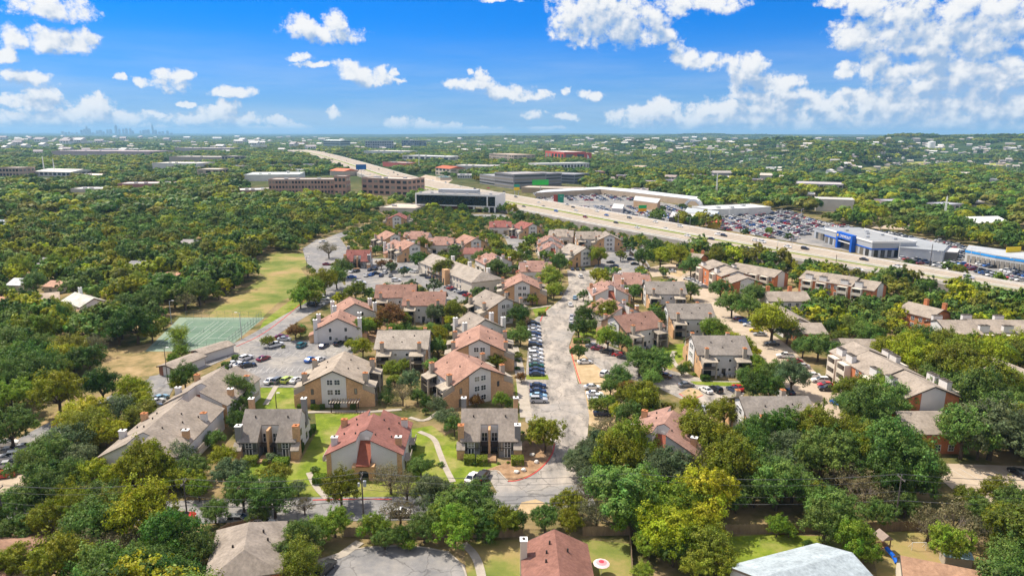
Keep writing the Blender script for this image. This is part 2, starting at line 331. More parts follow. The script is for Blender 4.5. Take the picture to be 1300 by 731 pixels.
def ramp(fac, *st):
    c = N(nt,'ShaderNodeValToRGB'); el = c.color_ramp.elements
    el[0].position = st[0][0]; el[0].color = (*st[0][1],1); el[1].position = st[-1][0]; el[1].color = (*st[-1][1],1)
    for p_, c_ in st[1:-1]: q = el.new(p_); q.color = (*c_,1)
    L(fac, c.inputs[0]); return c.outputs[0]
def mix(f, a, b_):
    x = N(nt,'ShaderNodeMix', data_type='RGBA'); L(f, x.inputs[0]); L(a, x.inputs[6]); L(b_, x.inputs[7]); return x.outputs[2]
def mrange(v, a, b_, c=0, d=1):
    x = N(nt,'ShaderNodeMapRange'); x.inputs[1].default_value = a; x.inputs[2].default_value = b_; x.inputs[3].default_value = c; x.inputs[4].default_value = d; L(v, x.inputs[0]); return x.outputs[0]
near = ramp(noise(.09), (.32,(.05,.07,.02)), (.45,(.13,.12,.045)), (.55,(.24,.18,.09)), (.7,(.34,.25,.14)))
far = ramp(noise(.012, 8, .7), (.3,(.018,.035,.014)), (.48,(.035,.06,.018)), (.6,(.06,.085,.025)), (.72,(.16,.15,.08)))
le = N(nt,'ShaderNodeVectorMath', op='LENGTH'); L(geo.outputs['Position'], le.inputs[0])
L(mix(mrange(le.outputs['Value'], 500, 1200), near, far), b.inputs['Base Color'])
TERRAIN = new('ground', terrain()); TERRAIN.data.materials.append(m); structure(TERRAIN, 'wooded ground running out to the hills on the horizon')
# ------------------------------------------------------------------ air
hz = MB().box(-43000, 43000, -43000, 43000, -60, 262)
hm = bpy.data.materials.new('haze'); nt = nodes(hm); out = N(nt,'ShaderNodeOutputMaterial'); pv = N(nt,'ShaderNodeVolumePrincipled')
pv.inputs['Color'].default_value = (.36,.68,1,1); pv.inputs['Density'].default_value = 6.2e-5; pv.inputs['Anisotropy'].default_value = .1
nt.links.new(pv.outputs[0], out.inputs['Volume']); hm.cycles.homogeneous_volume = True
HAZE = part('haze', hz, hm); HAZE['kind'] = 'stuff'; HAZE['label'] = 'pale blue haze that fades the far hills and skyline'; HAZE['category'] = 'haze'
# ------------------------------------------------------------------ surfaces
def ground_mat(name, stops, sc=.35, cracks=0, det=7, sc2=None, stops2=None, rough=.95, mixs=(.45,.6), stretch=None):
    m = bpy.data.materials.new(name); nt_ = nodes(m)
    global nt, L, geo
    nt = nt_; L = nt.links.new; out = N(nt,'ShaderNodeOutputMaterial'); b = N(nt,'ShaderNodeBsdfPrincipled'); b.inputs['Roughness'].default_value = rough; b.inputs['Specular IOR Level'].default_value = .15; L(b.outputs[0], out.inputs[0])
    geo = N(nt,'ShaderNodeNewGeometry'); vec = None
    if stretch:
        mp = N(nt,'ShaderNodeMapping'); mp.inputs['Scale'].default_value = stretch; L(geo.outputs['Position'], mp.inputs[0]); vec = mp.outputs[0]
    c = ramp(noise(sc, det, .68, vec), *stops)
    if stops2: c = mix(mrange(noise(sc2, 5), *mixs), c, ramp(noise(sc*2.3, det, .6), *stops2))
    if cracks:
        wn = N(nt,'ShaderNodeTexNoise'); wn.inputs['Scale'].default_value = .5; wn.inputs['Detail'].default_value = 4; L(geo.outputs['Position'], wn.inputs['Vector'])
        wa = N(nt,'ShaderNodeVectorMath', op='MULTIPLY_ADD'); L(wn.outputs['Color'], wa.inputs[0]); wa.inputs[1].default_value = (3,3,0); L(geo.outputs['Position'], wa.inputs[2])
        vo = N(nt,'ShaderNodeTexVoronoi', feature='DISTANCE_TO_EDGE'); vo.inputs['Scale'].default_value = .14; L(wa.outputs[0], vo.inputs['Vector'])
        cf = mrange(vo.outputs['Distance'], .0, .022, cracks, 1)
        sm = N(nt,'ShaderNodeVectorMath', op='SCALE'); L(c, sm.inputs[0]); L(cf, sm.inputs['Scale']); c = sm.outputs[0]
    L(c, b.inputs['Base Color']); MATS[name] = m; return m
ASPH_OLD = ground_mat('worn_pale_asphalt', ((.34,(.14,.13,.12)), (.44,(.25,.225,.20)), (.54,(.35,.31,.27)), (.68,(.47,.41,.345))), sc=.16, cracks=.55, sc2=.05, stops2=((.35,(.25,.235,.22)), (.65,(.36,.33,.30))), mixs=(.5,.62), stretch=(1.6,.6,1))
ASPH = ground_mat('grey_asphalt', ((.3,(.15,.15,.155)), (.5,(.21,.205,.205)), (.7,(.30,.285,.27))), sc=.25, cracks=.6, sc2=.06, stops2=((.3,(.25,.235,.22)), (.7,(.36,.33,.29))), mixs=(.48,.62))
CONC = ground_mat('beige_concrete', ((.3,(.33,.265,.20)), (.5,(.42,.34,.255)), (.72,(.50,.41,.32))), sc=.18)
HWY = ground_mat('highway_concrete', ((.3,(.33,.275,.215)), (.5,(.40,.34,.27)), (.72,(.46,.395,.32))), sc=.08)
PATHM = ground_mat('path_concrete', ((.3,(.30,.265,.22)), (.7,(.44,.39,.33))), sc=.5)
LAWN = ground_mat('mown_lawn', ((.28,(.065,.10,.012)), (.42,(.115,.165,.015)), (.56,(.17,.22,.022)), (.72,(.27,.29,.06))), sc=.3, det=10, sc2=.09, stops2=((.3,(.19,.21,.04)), (.7,(.32,.28,.10))), mixs=(.5,.66))
DRY = ground_mat('dry_grass', ((.36,(.10,.14,.025)), (.47,(.17,.19,.045)), (.56,(.28,.225,.085)), (.68,(.34,.235,.12))), sc=.045, det=10)
SLOPE = ground_mat('creek_bank', ((.32,(.09,.10,.03)), (.44,(.20,.16,.07)), (.55,(.31,.225,.11)), (.70,(.42,.30,.17))), sc=.12, det=10)
MULCH = ground_mat('mulch_and_dirt', ((.3,(.17,.10,.055)), (.5,(.30,.19,.11)), (.7,(.42,.28,.17))), sc=.5)
TAN = ground_mat('tan_dirt', ((.3,(.30,.22,.12)), (.5,(.42,.31,.18)), (.7,(.52,.40,.26))), sc=.25)
COURT = ground_mat('tennis_court_green', ((.3,(.10,.165,.12)), (.7,(.16,.23,.165))), sc=.15)
MARK = mat('road_marking_paint', (.46,.45,.43), var=.15, scale=.5)
ZL = {'lawn':.03,'dirt':.05,'road':.08,'lot':.10,'path':.13,'mark':.115}
SURF = []      # world polygons where no tree may stand
def surf(name, px, m, z, label, world=False, block=True):
    poly = px if world else [P(*p)[:2] for p in px]
    o = structure(part(name, MB().flat(poly, z), m), label)
    if block: SURF.append((name, np.array(poly)))
    return o
def strip(pts, wid):
    """band of a given width along a world polyline, with smoothed corners"""
    pts = [Vector(p[:2]) for p in pts]
    for _ in range(2):
        q = [pts[0]]
        for a, b_ in zip(pts[:-1], pts[1:]): q += [a.lerp(b_, .25), a.lerp(b_, .75)]
        pts = q+[pts[-1]]
    Lf, Rt = [], []
    for i, p in enumerate(pts):
        t = (pts[min(i+1,len(pts)-1)]-pts[max(i-1,0)]).normalized(); n_ = Vector((-t.y, t.x))
        Lf.append(p+n_*wid/2); Rt.append(p-n_*wid/2)
    return [tuple(a) for a in Lf]+[tuple(a) for a in reversed(Rt)]
def band(name, px, wid, m, z, label, block=True): return surf(name, strip([P(*p) for p in px], wid), m, z, label, True, block)
def kerb(name, px, label, red=False, closed=False, h=.15, wd=.3):
    pts = [Vector(P(*p)[:2]) for p in px]
    mb = MB(); o = strip(pts, wd); n_ = len(o)//2
    for i in range(n_-1):
        a, b_, c, d = o[i], o[i+1], o[2*n_-2-i], o[2*n_-1-i]
        mb.add([(*a,0),(*b_,0),(*c,0),(*d,0),(*a,h),(*b_,h),(*c,h),(*d,h)], [(3,2,1,0),(4,5,6,7),(0,1,5,4),(1,2,6,5),(2,3,7,6),(3,0,4,7)])
    o = part(name, mb, mat('red_kerb_paint',(.50,.07,.06),var=.25,scale=.7) if red else PATHM); return structure(o, label)
# roads and parking
surf('road', [(672,415),(668,470),(667,535),(700,560),(702,575),(692,590),(672,605),(645,612),(628,596),(618,603),(640,640),(690,648),(738,618),(744,575),(748,528),(741,488),(734,487),(722,440),(727,426),(741,405),(746,380),(758,352),(752,343),(720,343),(722,362),(712,380),(692,396),(680,404)], ASPH_OLD, ZL['road'], 'worn pale central drive between the apartment blocks')
surf('road', [(640,300),(664,300),(672,318),(664,322),(648,318)], ASPH, ZL['road'], 'grey drive end behind the pink-roofed blocks')
band('road', [(-60,650),(20,578),(62,548),(128,518),(196,488),(250,462),(318,436),(372,402),(415,378),(440,362)], 9.5, ASPH, ZL['road']+.004, 'grey perimeter drive along the left side')
band('road', [(430,375),(418,350),(398,332),(396,318),(420,303),(455,290),(500,283)], 9, ASPH, ZL['road'], 'grey perimeter drive bending past the grass field')
surf('parking_lot', [(388,330),(384,316),(402,304),(432,303),(452,330),(440,345),(405,345)], ASPH, ZL['lot'], 'asphalt turning area beside the grass field')
band('road', [(-80,642),(60,648),(200,652),(330,646),(450,646),(560,644),(640,640),(700,632),(750,628)], 8.5, ASPH, ZL['road']+.008, 'grey drive behind the bottom tree belt')
surf('parking_lot', [(-40,625),(-30,560),(20,555),(40,580),(48,632)], CONC, ZL['lot'], 'pale parking area at the left edge')
surf('parking_lot', [(180,530),(182,500),(190,478),(214,474),(224,486),(210,512),(196,530)], ASPH, ZL['lot']+.012, 'small grey parking bay behind the long grey row')
surf('parking_lot', [(288,492),(292,458),(300,446),(330,436),(372,432),(450,432),(448,448),(440,460),(410,468),(385,492)], ASPH, ZL['lot']+.004, 'grey parking lot with white bay lines')
surf('parking_lot', [(438,352),(436,336),(460,328),(500,328),(530,336),(545,350),(530,362),(470,372),(440,374)], ASPH, ZL['lot']+.004, 'grey parking court behind the brown-roofed block')
band('parking_lot', [(505,330),(545,352),(590,384)], 17, ASPH, ZL['lot'], 'long parking strip in front of the long grey block')
surf('parking_lot', [(735,432),(748,428),(790,446),(850,470),(905,484),(940,484),(945,500),(918,528),(880,528),(868,508),(830,490),(790,478),(770,482),(742,462),(735,448)], ASPH_OLD, ZL['lot'], 'parking court between the central drive and grey blocks')
surf('parking_lot', [(772,316),(800,312),(815,322),(826,340),(800,350),(768,346),(752,345),(758,330)], ASPH, ZL['lot'], 'small parking court behind the pink-roofed block')
surf('parking_lot', [(822,340),(848,335),(880,338),(905,350),(905,368),(880,372),(860,362),(845,350),(828,352)], CONC, ZL['lot'], 'beige parking area before the left brick terrace')
band('road', [(872,352),(890,366),(906,392),(938,412),(968,430),(1000,462),(1032,498),(1052,535),(1050,580)], 12.5, CONC, ZL['road'], 'beige concrete drive through the right-hand apartments')
surf('parking_lot', [(1010,470),(1040,478),(1062,490),(1078,520),(1072,560),(1030,545),(1012,510)], CONC, ZL['lot'], 'beige parking court before the brick terrace')
surf('parking_lot', [(928,398),(962,414),(980,430),(990,440),(968,440),(936,412)], CONC, ZL['lot'], 'beige parking bay under the trees')
surf('parking_lot', [(1188,588),(1300,592),(1360,596),(1360,660),(1260,645),(1210,622),(1190,605)], CONC, ZL['lot'], 'pale concrete parking lot with white bay lines')
surf('road', [(410,731),(418,712),(440,700),(480,694),(530,694),(570,702),(590,718),(596,760),(400,760)], ASPH, ZL['road']+.004, 'round grey end of the cul-de-sac')
surf('path', [(396,760),(390,735),(400,712),(430,702),(452,686),(462,690),(440,706),(424,712),(412,731),(408,760)], PATHM, ZL['path'], 'pale driveway beside the cul-de-sac')
# green and bare ground
surf('lawn', [(296,605),(322,585),(380,588),(402,548),(400,525),(478,525),(522,560),(545,560),(585,545),(590,575),(640,592),(600,612),(545,628),(470,632),(400,634),(330,630)], LAWN, ZL['lawn'], 'bright mown lawn between the front houses', block=False)
surf('lawn', [(320,508),(332,492),(378,492),(375,528),(330,526)], LAWN, ZL['lawn'], 'bright lawn beside the grey parking lot')
surf('lawn', [(505,600),(520,545),(548,540),(575,560),(575,600),(545,618)], LAWN, ZL['lawn']+.012, 'sunlit lawn beside the red-roofed block', block=False)
surf('field', [(262,404),(280,386),(312,366),(346,344),(380,338),(388,350),(378,372),(352,385),(332,404)], DRY, ZL['lawn'], 'dry grass field behind the tennis court')
surf('field', [(322,436),(334,408),(360,388),(382,372),(392,385),(372,398),(340,425)], LAWN, ZL['lawn']+.004, 'green verge between the tennis court and the drive')
surf('field', [(318,340),(345,322),(385,322),(392,335),(375,345),(340,352)], DRY, ZL['lawn']+.008, 'green corner of the grass field')
surf('slope', [(128,505),(126,470),(140,444),(190,436),(214,446),(212,470),(180,490),(150,505)], SLOPE, ZL['lawn'], 'dry grass bank of the creek')
surf('slope', [(20,560),(30,525),(60,505),(100,515),(108,528),(60,552),(36,570)], SLOPE, ZL['lawn']+.004, 'dry grass verge along the left drive')
surf('lawn', [(590,712),(588,688),(664,684),(668,760),(600,760)], DRY, ZL['lawn'], 'tan and green yard beside the cul-de-sac')
surf('lawn', [(738,684),(800,690),(806,760),(750,760)], DRY, ZL['lawn'], 'sandy yard beside the reddish bungalow')
surf('lawn', [(912,682),(975,678),(1030,680),(1105,680),(1100,705),(1000,712),(950,722),(915,708)], LAWN, ZL['lawn'], 'bright green yard behind the pale blue roof')
surf('lawn', [(1100,676),(1160,674),(1215,680),(1270,700),(1280,760),(1120,760),(1108,705)], DRY, ZL['lawn'], 'patchy yard with the play tower')
surf('lawn', [(876,484),(946,486),(946,491),(905,490),(880,488)], LAWN, ZL['path']+.01, 'thin lawn strip before the grey block')
surf('lawn', [(668,476),(695,476),(697,482),(668,482)], LAWN, ZL['path'], 'small grass island in the parking row')
surf('lawn', [(676,392),(700,389),(694,397),(680,402)], LAWN, ZL['lawn'], 'grass patch beside the central drive')
surf('lawn', [(655,484),(667,484),(668,505),(654,505)], LAWN, ZL['lawn'], 'small lawn beside the orange-roofed block')
surf('lawn', [(842,438),(870,436),(872,452),(850,470),(838,458)], LAWN, ZL['lawn'], 'lawn patch beside the right grey block')
surf('lawn', [(726,404),(742,398),(770,420),(765,438),(742,436)], LAWN, ZL['lawn'], 'lawn patch behind the small parking tree', block=False)
surf('mulch_bed', [(612,598),(640,588),(665,560),(690,548),(704,566),(700,580),(690,592),(670,604),(646,611),(630,598)], MULCH, ZL['dirt'], 'brown mulch corner beside the grey townhouse', block=False)
surf('mulch_bed', [(455,395),(470,400),(520,408),(500,420),(465,440),(452,420)], MULCH, ZL['dirt'], 'brown mulch court between the orange-roofed blocks', block=False)
surf('mulch_bed', [(725,452),(733,444),(764,470),(770,486),(735,487)], TAN, ZL['path'], 'gravel island between the drives')
surf('mulch_bed', [(862,500),(876,492),(888,496),(893,502),(880,505)], TAN, ZL['path'], 'tan planted island by the parked cars')
surf('mulch_bed', [(735,487),(770,487),(790,500),(792,530),(765,545),(748,540)], TAN, ZL['dirt'], 'tan dirt slope beside the drive', block=False)
surf('mulch_bed', [(722,442),(727,430),(745,432),(748,440),(733,446)], MULCH, ZL['path'], 'mulch island with the small parking tree')
surf('verge', [(655,650),(662,638),(680,634),(700,642),(690,656)], TAN, ZL['path'], 'tan grass island beside the bottom drive')
surf('verge', [(848,348),(864,336),(880,342),(862,352)], TAN, ZL['path'], 'tan verge at the parking area')
band('path', [(652,440),(660,470),(664,500),(668,530)], 3.0, PATHM, ZL['path'], 'tan walkway along the parking row')
band('path', [(532,548),(552,556),(558,575),(566,595),(575,612)], 1.3, PATHM, ZL['path'], 'curving pale walkway beside the red-roofed block')
band('path', [(520,530),(540,536),(560,520)], 1.2, PATHM, ZL['path'], 'pale walkway behind the red-roofed block')
band('path', [(352,488),(345,500),(337,514)], 1.4, PATHM, ZL['path'], 'pale walkway across the left lawn')
band('path', [(330,608),(325,618),(322,632)], 1.2, PATHM, ZL['path'], 'pale walkway to the grey-roofed house')
band('path', [(392,600),(400,618),(415,633)], 1.2, PATHM, ZL['path'], 'curved pale path to the bottom drive')
band('path', [(378,524),(430,522),(470,523),(510,520)], 1.3, PATHM, ZL['path'], 'pale walkway along the tan brick block')
band('path', [(588,690),(604,705),(612,731),(614,760)], 1.5, PATHM, ZL['path'], 'curved pale pavement around the cul-de-sac')
band('path', [(856,446),(852,456),(862,468),(878,480),(900,486),(945,486)], 1.5, PATHM, ZL['path']+.004, 'curving pale walkway to the right grey block')
band('path', [(672,392),(700,388)], 1.6, PATHM, ZL['path'], 'pale walkway across the grass patch')
kerb('kerb', [(704,563),(702,576),(692,590),(675,604),(655,611),(645,611)], 'red painted kerb around the mulch corner', True)
kerb('kerb', [(645,611),(638,604),(631,596),(615,600)], 'pale kerb of the small bay')
kerb('kerb', [(397,635),(440,634),(497,634)], 'red painted kerb by the bottom drive', True)
kerb('kerb', [(696,390),(690,398),(686,408)], 'red kerb beside the grass patch', True)
kerb('kerb', [(724,440),(727,455),(732,472),(737,487)], 'red kerb of the gravel island', True)
kerb('kerb', [(862,500),(870,505),(880,507),(892,502)], 'red kerb of the planted island', True)
kerb('kerb', [(748,458),(765,470),(772,482)], 'pale kerb of the gravel island')
kerb('kerb', [(300,440),(330,427),(360,405),(385,383),(392,376)], 'red kerb of the green verge', True)
kerb('kerb', [(570,702),(588,718),(593,735)], 'pale kerb of the cul-de-sac')
kerb('kerb', [(440,699),(480,693),(530,693),(570,701)], 'pale far kerb of the cul-de-sac')
# bay lines
def bays(a, b_, n_, length, ang, label, wd=.11):
    A = Vector(P(*a)[:2]); B = Vector(P(*b_)[:2]); d = Vector((math.cos(R(ang)), math.sin(R(ang)))); nn = Vector((-d.y, d.x)); mb = MB()
    for i in range(n_):
        p = A.lerp(B, i/(n_-1)); q = p+d*length
        mb.add([(*(p-nn*wd/2), 0), (*(p+nn*wd/2), 0), (*(q+nn*wd/2), 0), (*(q-nn*wd/2), 0)], [(0,3,2,1)])
    o = part('bay_markings', mb, MARK, loc=(0,0,.122)); structure(o, label)
bays((302,474), (404,474), 14, 5, 85, 'white bay lines of the near row in the left lot')
bays((312,466), (412,466), 14, -4.6, 95, 'white bay lines of the middle row')
bays((345,452), (440,450), 12, 4.6, 85, 'white bay lines of the far row')
bays((673,412), (673,474), 14, 5, 0, 'white bay lines along the drive', .12)
bays((1204,594), (1300,598), 8, -5.5, 100, 'white bay lines of the concrete lot')
bays((740,455), (806,490), 9, 5, 110, 'white bay lines in the court')
bays((1046,484), (1072,520), 6, -5, 180, 'pale bay lines in the right court')
# tennis court
surf('court_apron', [(228,403),(336,403),(284,446),(184,446)], mat('court_apron',(.20,.26,.19),var=.1), ZL['dirt'], 'grey-green apron of the tennis courts')
cq = [P(238,406.5),P(330,406.5),P(286,439.5),P(194,439.5)]
surf('tennis_court', cq, COURT, ZL['lot'], 'faded green tennis courts with white lines', world=False) if False else surf('tennis_court', [q[:2] for q in cq], COURT, ZL['lot'], 'faded green tennis courts with white lines', True)
mb = MB(); q0, q1, q2, q3 = [Vector(q[:2]) for q in cq]
def bil(u, v): return q3.lerp(q2, u).lerp(q0.lerp(q1, u), v)
def cl(u0, v0, u1, v1, wd=.13):
    a = bil(u0, v0); b_ = bil(u1, v1); d = (b_-a).normalized(); n_ = Vector((-d.y, d.x))*wd/2
    mb.add([(*(a-n_),0),(*(a+n_),0),(*(b_+n_),0),(*(b_-n_),0)], [(0,3,2,1)])
for k in range(2):
    o_ = .04+k*.5
    for t in (0,.06,.36,.42): cl(o_+t,.06,o_+t,.94)
    for v_ in (.06,.28,.72,.94): cl(o_+(0 if v_ in (.06,.94) else .06),v_,o_+(.42 if v_ in (.06,.94) else .36),v_)
    cl(o_+.21,.28,o_+.21,.72)
structure(part('court_lines', mb, MARK, loc=(0,0,.106)), 'white lines of the tennis courts')
# ------------------------------------------------------------------ elevated highway
HZ = 5.0
HU = [(357,188.5),(385,190),(400,191.5),(430,198),(465,207.5),(500,217.5),(530,226),(562,232.5),(605,240.5),(650,248.5),(700,256.5),(750,264),(825,279),(900,293),(975,306),(1075,322),(1182,341),(1300,362),(1420,384)]
HL = [(357,190.5),(375,192.5),(392,197),(416,205),(448,217.5),(487,231),(516,241),(555,250),(600,255.5),(640,261),(690,272),(725,280),(790,292),(850,303),(930,315),(1000,329),(1080,343),(1180,357),(1300,374),(1420,394)]
U = [Vector(P(x, y, HZ)[:2]) for x, y in HU]; Lw = [Vector(P(x, y, HZ)[:2]) for x, y in HL]
def resample(pts, n):
    d = [0]
    for a, b in zip(pts[:-1], pts[1:]): d.append(d[-1]+(b-a).length)
    out = []
    for k in range(n):
        s = d[-1]*k/(n-1); i = max(j for j in range(len(d)) if d[j] <= s+1e-9); i = min(i, len(pts)-2)
        out.append(pts[i].lerp(pts[i+1], (s-d[i])/(d[i+1]-d[i])))
    return out
# centre line from the picture, then edges square to it so that the road keeps a believable width
def poly_x(pts, x0, x1, n):
    return [Vector(p) for p in pts]
UU = resample(U, 160); LL = resample(Lw, 160)
def smooth(a, k=6):
    out = []
    for i in range(len(a)):
        k_ = min(k, i, len(a)-1-i); q = a[i-k_:i+k_+1]; t = q[0]*0
        for x in q: t = t+x
        out.append(t/len(q))
    return out
UF = resample(U, 900)
A_ = LL; B_ = [min(UF, key=lambda a: (a-p).length) for p in LL]
B_ = smooth(smooth(B_)); A_ = smooth(A_)
C_ = [(a+b)/2 for a, b in zip(A_, B_)]
HN = [(b-a).normalized() for a, b in zip(A_, B_)]
def hp(i, f, z=HZ):
    """point on the highway: station i (0..159), f=0 near edge .. 1 far edge"""
    i = max(0, min(158.999, i)); k = int(i); r = i-k
    a = A_[k].lerp(A_[k+1], r); b = B_[k].lerp(B_[k+1], r); p = a.lerp(b, f)
    return (p.x, p.y, z)
def hstrip(name, f0, f1, z, m, label, i0=0, i1=159, block=False):
    mb = MB(); n = int(i1-i0)+1
    for k in range(n): mb.v += [hp(i0+k, f0, z), hp(i0+k, f1, z)]
    mb.f = [(2*k, 2*k+2, 2*k+3, 2*k+1) for k in range(n-1)]; mb.m = [0]*(n-1)
    return structure(part(name, mb, m), label)
hstrip('highway', 0, 1, HZ, HWY, 'broad beige concrete highway crossing behind the apartments')
SURF.append(('highway', np.array([hp(i,-.02)[:2] for i in range(0,160,2)]+[hp(i,1.12)[:2] for i in range(159,-1,-2)])))
hstrip('median_strip', .38, .46, HZ+.02, LAWN, 'green median strip of the highway')
HWEAR = ground_mat('tyre_worn_concrete', ((.3,(.22,.185,.15)), (.5,(.29,.245,.20)), (.72,(.36,.31,.25))), sc=.1)
for f in (.05,.145,.235,.33,.55,.65,.75,.85,.95): hstrip('lane_wear', f-.017, f+.017, HZ+.012, HWEAR, 'darker tyre-worn track of a highway lane', 30)
for f in (.10,.19,.28,.60,.70,.80,.90):
    mb = MB()
    for i in range(40,158):
        a = Vector(hp(i, f)); b = Vector(hp(i+.35, f)); n = Vector((-(b-a).y,(b-a).x,0)).normalized()*.12
        mb.add([a-n, b-n, b+n, a+n], [(0,1,2,3)])
    structure(part('lane_markings', mb, MARK, loc=(0,0,.03)), 'broken white lane lines of the highway')
def hwall(name, f, z0, z1, th, m, label, cat, i0=0, i1=159):
    mb = MB()
    for k in range(i0, i1):
        A = Vector(hp(k, f)); B = Vector(hp(k+1, f)); n = Vector((-(B-A).y,(B-A).x,0)).normalized()*th/2
        vs = []
        for z in (z0, z1): vs += [(*(A-n)[:2],z),(*(B-n)[:2],z),(*(B+n)[:2],z),(*(A+n)[:2],z)]
        mb.add(vs, [(3,2,1,0),(4,5,6,7),(0,1,5,4),(2,3,7,6)]+([(3,0,4,7)] if k==i0 else [])+([(1,2,6,5)] if k==i1-1 else []))
    mb.keep = True
    return tag(part(name, mb, m), label, cat)
BARR = mat('barrier_concrete', (.66,.63,.58), var=.15, scale=.3)
hwall('highway_barrier', .0, HZ-.3, HZ+.95, .4, BARR, 'pale concrete barrier on the apartment side of the highway', 'barrier')
hwall('highway_barrier', .995, HZ-.3, HZ+.95, .4, BARR, 'pale concrete barrier on the car dealer side of the highway', 'barrier')
hwall('highway_barrier', .475, HZ+.03, HZ+.95, .5, BARR, 'pale median barrier along the green strip of the highway', 'barrier')
RWALL = mat('retaining_concrete', (.36,.33,.30), var=.15, scale=.15, var2=.15, streak=.2)
hwall('retaining_wall', -.012, -.5, HZ-.15, .8, RWALL, 'grey concrete retaining wall holding up the highway', 'retaining wall')
hwall('retaining_wall', 1.012, -.5, HZ-.15, .8, RWALL, 'grey retaining wall on the far side of the highway', 'retaining wall')
# low service road behind
def bandw(name, pts, wid, m, z, label):
    return surf(name, strip(pts, wid), m, z, label, True)
bandw('service_road', [hp(i, 1.0)[:2] if False else tuple(Vector(hp(i,1.0)[:2])+HN[i]*11) for i in range(60,160,6)], 10, HWY, ZL['road'], 'concrete service road beyond the highway')
# ------------------------------------------------------------------ car lots
lot1 = [(676,246),(705,246),(768,246),(800,250),(880,264),(905,270),(860,282),(800,277),(740,266),(690,257)]
lot2 = [(878,276),(905,282),(940,268),(1000,268),(1040,282),(1085,290),(1160,300),(1250,318),(1330,330),(1330,364),(1240,350),(1180,338),(1075,319),(975,302),(900,288)]
surf('parking_lot', lot1, ASPH, ZL['lot'], 'crowded shopping centre parking lot')
surf('parking_lot', lot2, ASPH, ZL['lot']+.004, 'car dealers lot full of parked cars')
surf('parking_lot', [(590,272),(640,272),(650,279),(610,279)], ASPH, ZL['lot'], 'asphalt yard under the dark glass office')
surf('parking_lot', [(1130,280),(1160,284),(1150,292),(1105,290)], CONC, ZL['lot']+.008, 'pale clearing beyond the dealers lot')
surf('parking_lot', [(540,222),(575,228),(560,240),(520,232)], CONC, ZL['lot'], 'pale lot beside the highway')
# ------------------------------------------------------------------ cars
CPAINT = mat('car_paint', objcol=True, rough=.28, var=.03, scale=.6, spec=.5, coat=.4)
CGLASS = glass_mat('car_glass', (.02,.025,.03), .08)
TYRE = mat('tyre_rubber', (.025,.025,.025), var=.1); RIM = mat('wheel_rim', (.35,.35,.36), rough=.4, metallic=.5, var=.1)
LAMP = mat('lamp_lens', (.7,.68,.6), rough=.2, var=.02); TAIL = mat('tail_lens', (.35,.01,.01), rough=.3, var=.02)
def loft(mb, secs):
    """secs: list of (x, halfwidth_low, halfwidth_high, z0, z1)"""
    n = len(secs); o = []
    for (x, a, b, z0, z1) in secs: o += [(x,-a,z0),(x,a,z0),(x,b,z1),(x,-b,z1)]
    fs = [(0,1,2,3)[::-1], tuple(4*(n-1)+k for k in (0,1,2,3))]
    for i in range(n-1):
        for k in range(4):
            j = (k+1) % 4; fs.append((4*i+k, 4*i+j, 4*i+4+j, 4*i+4+k))
    return mb.add(o, fs)
SPEC = {
 'sedan': dict(L=4.8, body=[(-2.4,.72,.70,.35,.80),(-2.25,.86,.80,.28,.98),(-1.3,.9,.86,.24,1.02),(.9,.9,.86,.24,.98),(1.9,.88,.8,.26,.86),(2.3,.8,.72,.3,.70),(2.4,.7,.62,.34,.6)],
               cab=[(-1.75,.80,.72,.95,.98),(-1.05,.82,.62,.95,1.40),(.25,.82,.62,.95,1.42),(1.2,.80,.7,.92,.96)], roof=(-1.0,.2,.62,1.40,1.46)),
 'suv': dict(L=4.8, body=[(-2.38,.82,.8,.4,1.0),(-2.3,.9,.86,.34,1.12),(-1.2,.93,.89,.3,1.14),(.9,.93,.89,.3,1.12),(1.8,.92,.85,.32,1.05),(2.3,.86,.78,.36,.9),(2.4,.78,.7,.4,.75)],
               cab=[(-2.28,.84,.78,1.08,1.2),(-2.0,.84,.68,1.08,1.66),(.1,.84,.68,1.08,1.70),(1.05,.84,.74,1.06,1.12)], roof=(-2.05,.1,.7,1.67,1.74)),
 'pickup': dict(L=5.6, body=[(-2.8,.88,.88,.5,1.05),(-2.7,.95,.93,.42,1.1),(-.75,.95,.93,.4,1.1),(-.7,.95,.9,.4,1.14),(1.3,.95,.9,.4,1.14),(2.3,.93,.86,.42,1.06),(2.75,.86,.8,.46,.9),(2.8,.8,.75,.5,.8)],
               cab=[(-.85,.84,.72,1.1,1.2),(-.6,.84,.68,1.1,1.72),(.55,.84,.68,1.1,1.76),(1.35,.84,.74,1.1,1.16)], roof=(-.65,.55,.7,1.73,1.8)),
}
CARM = {}
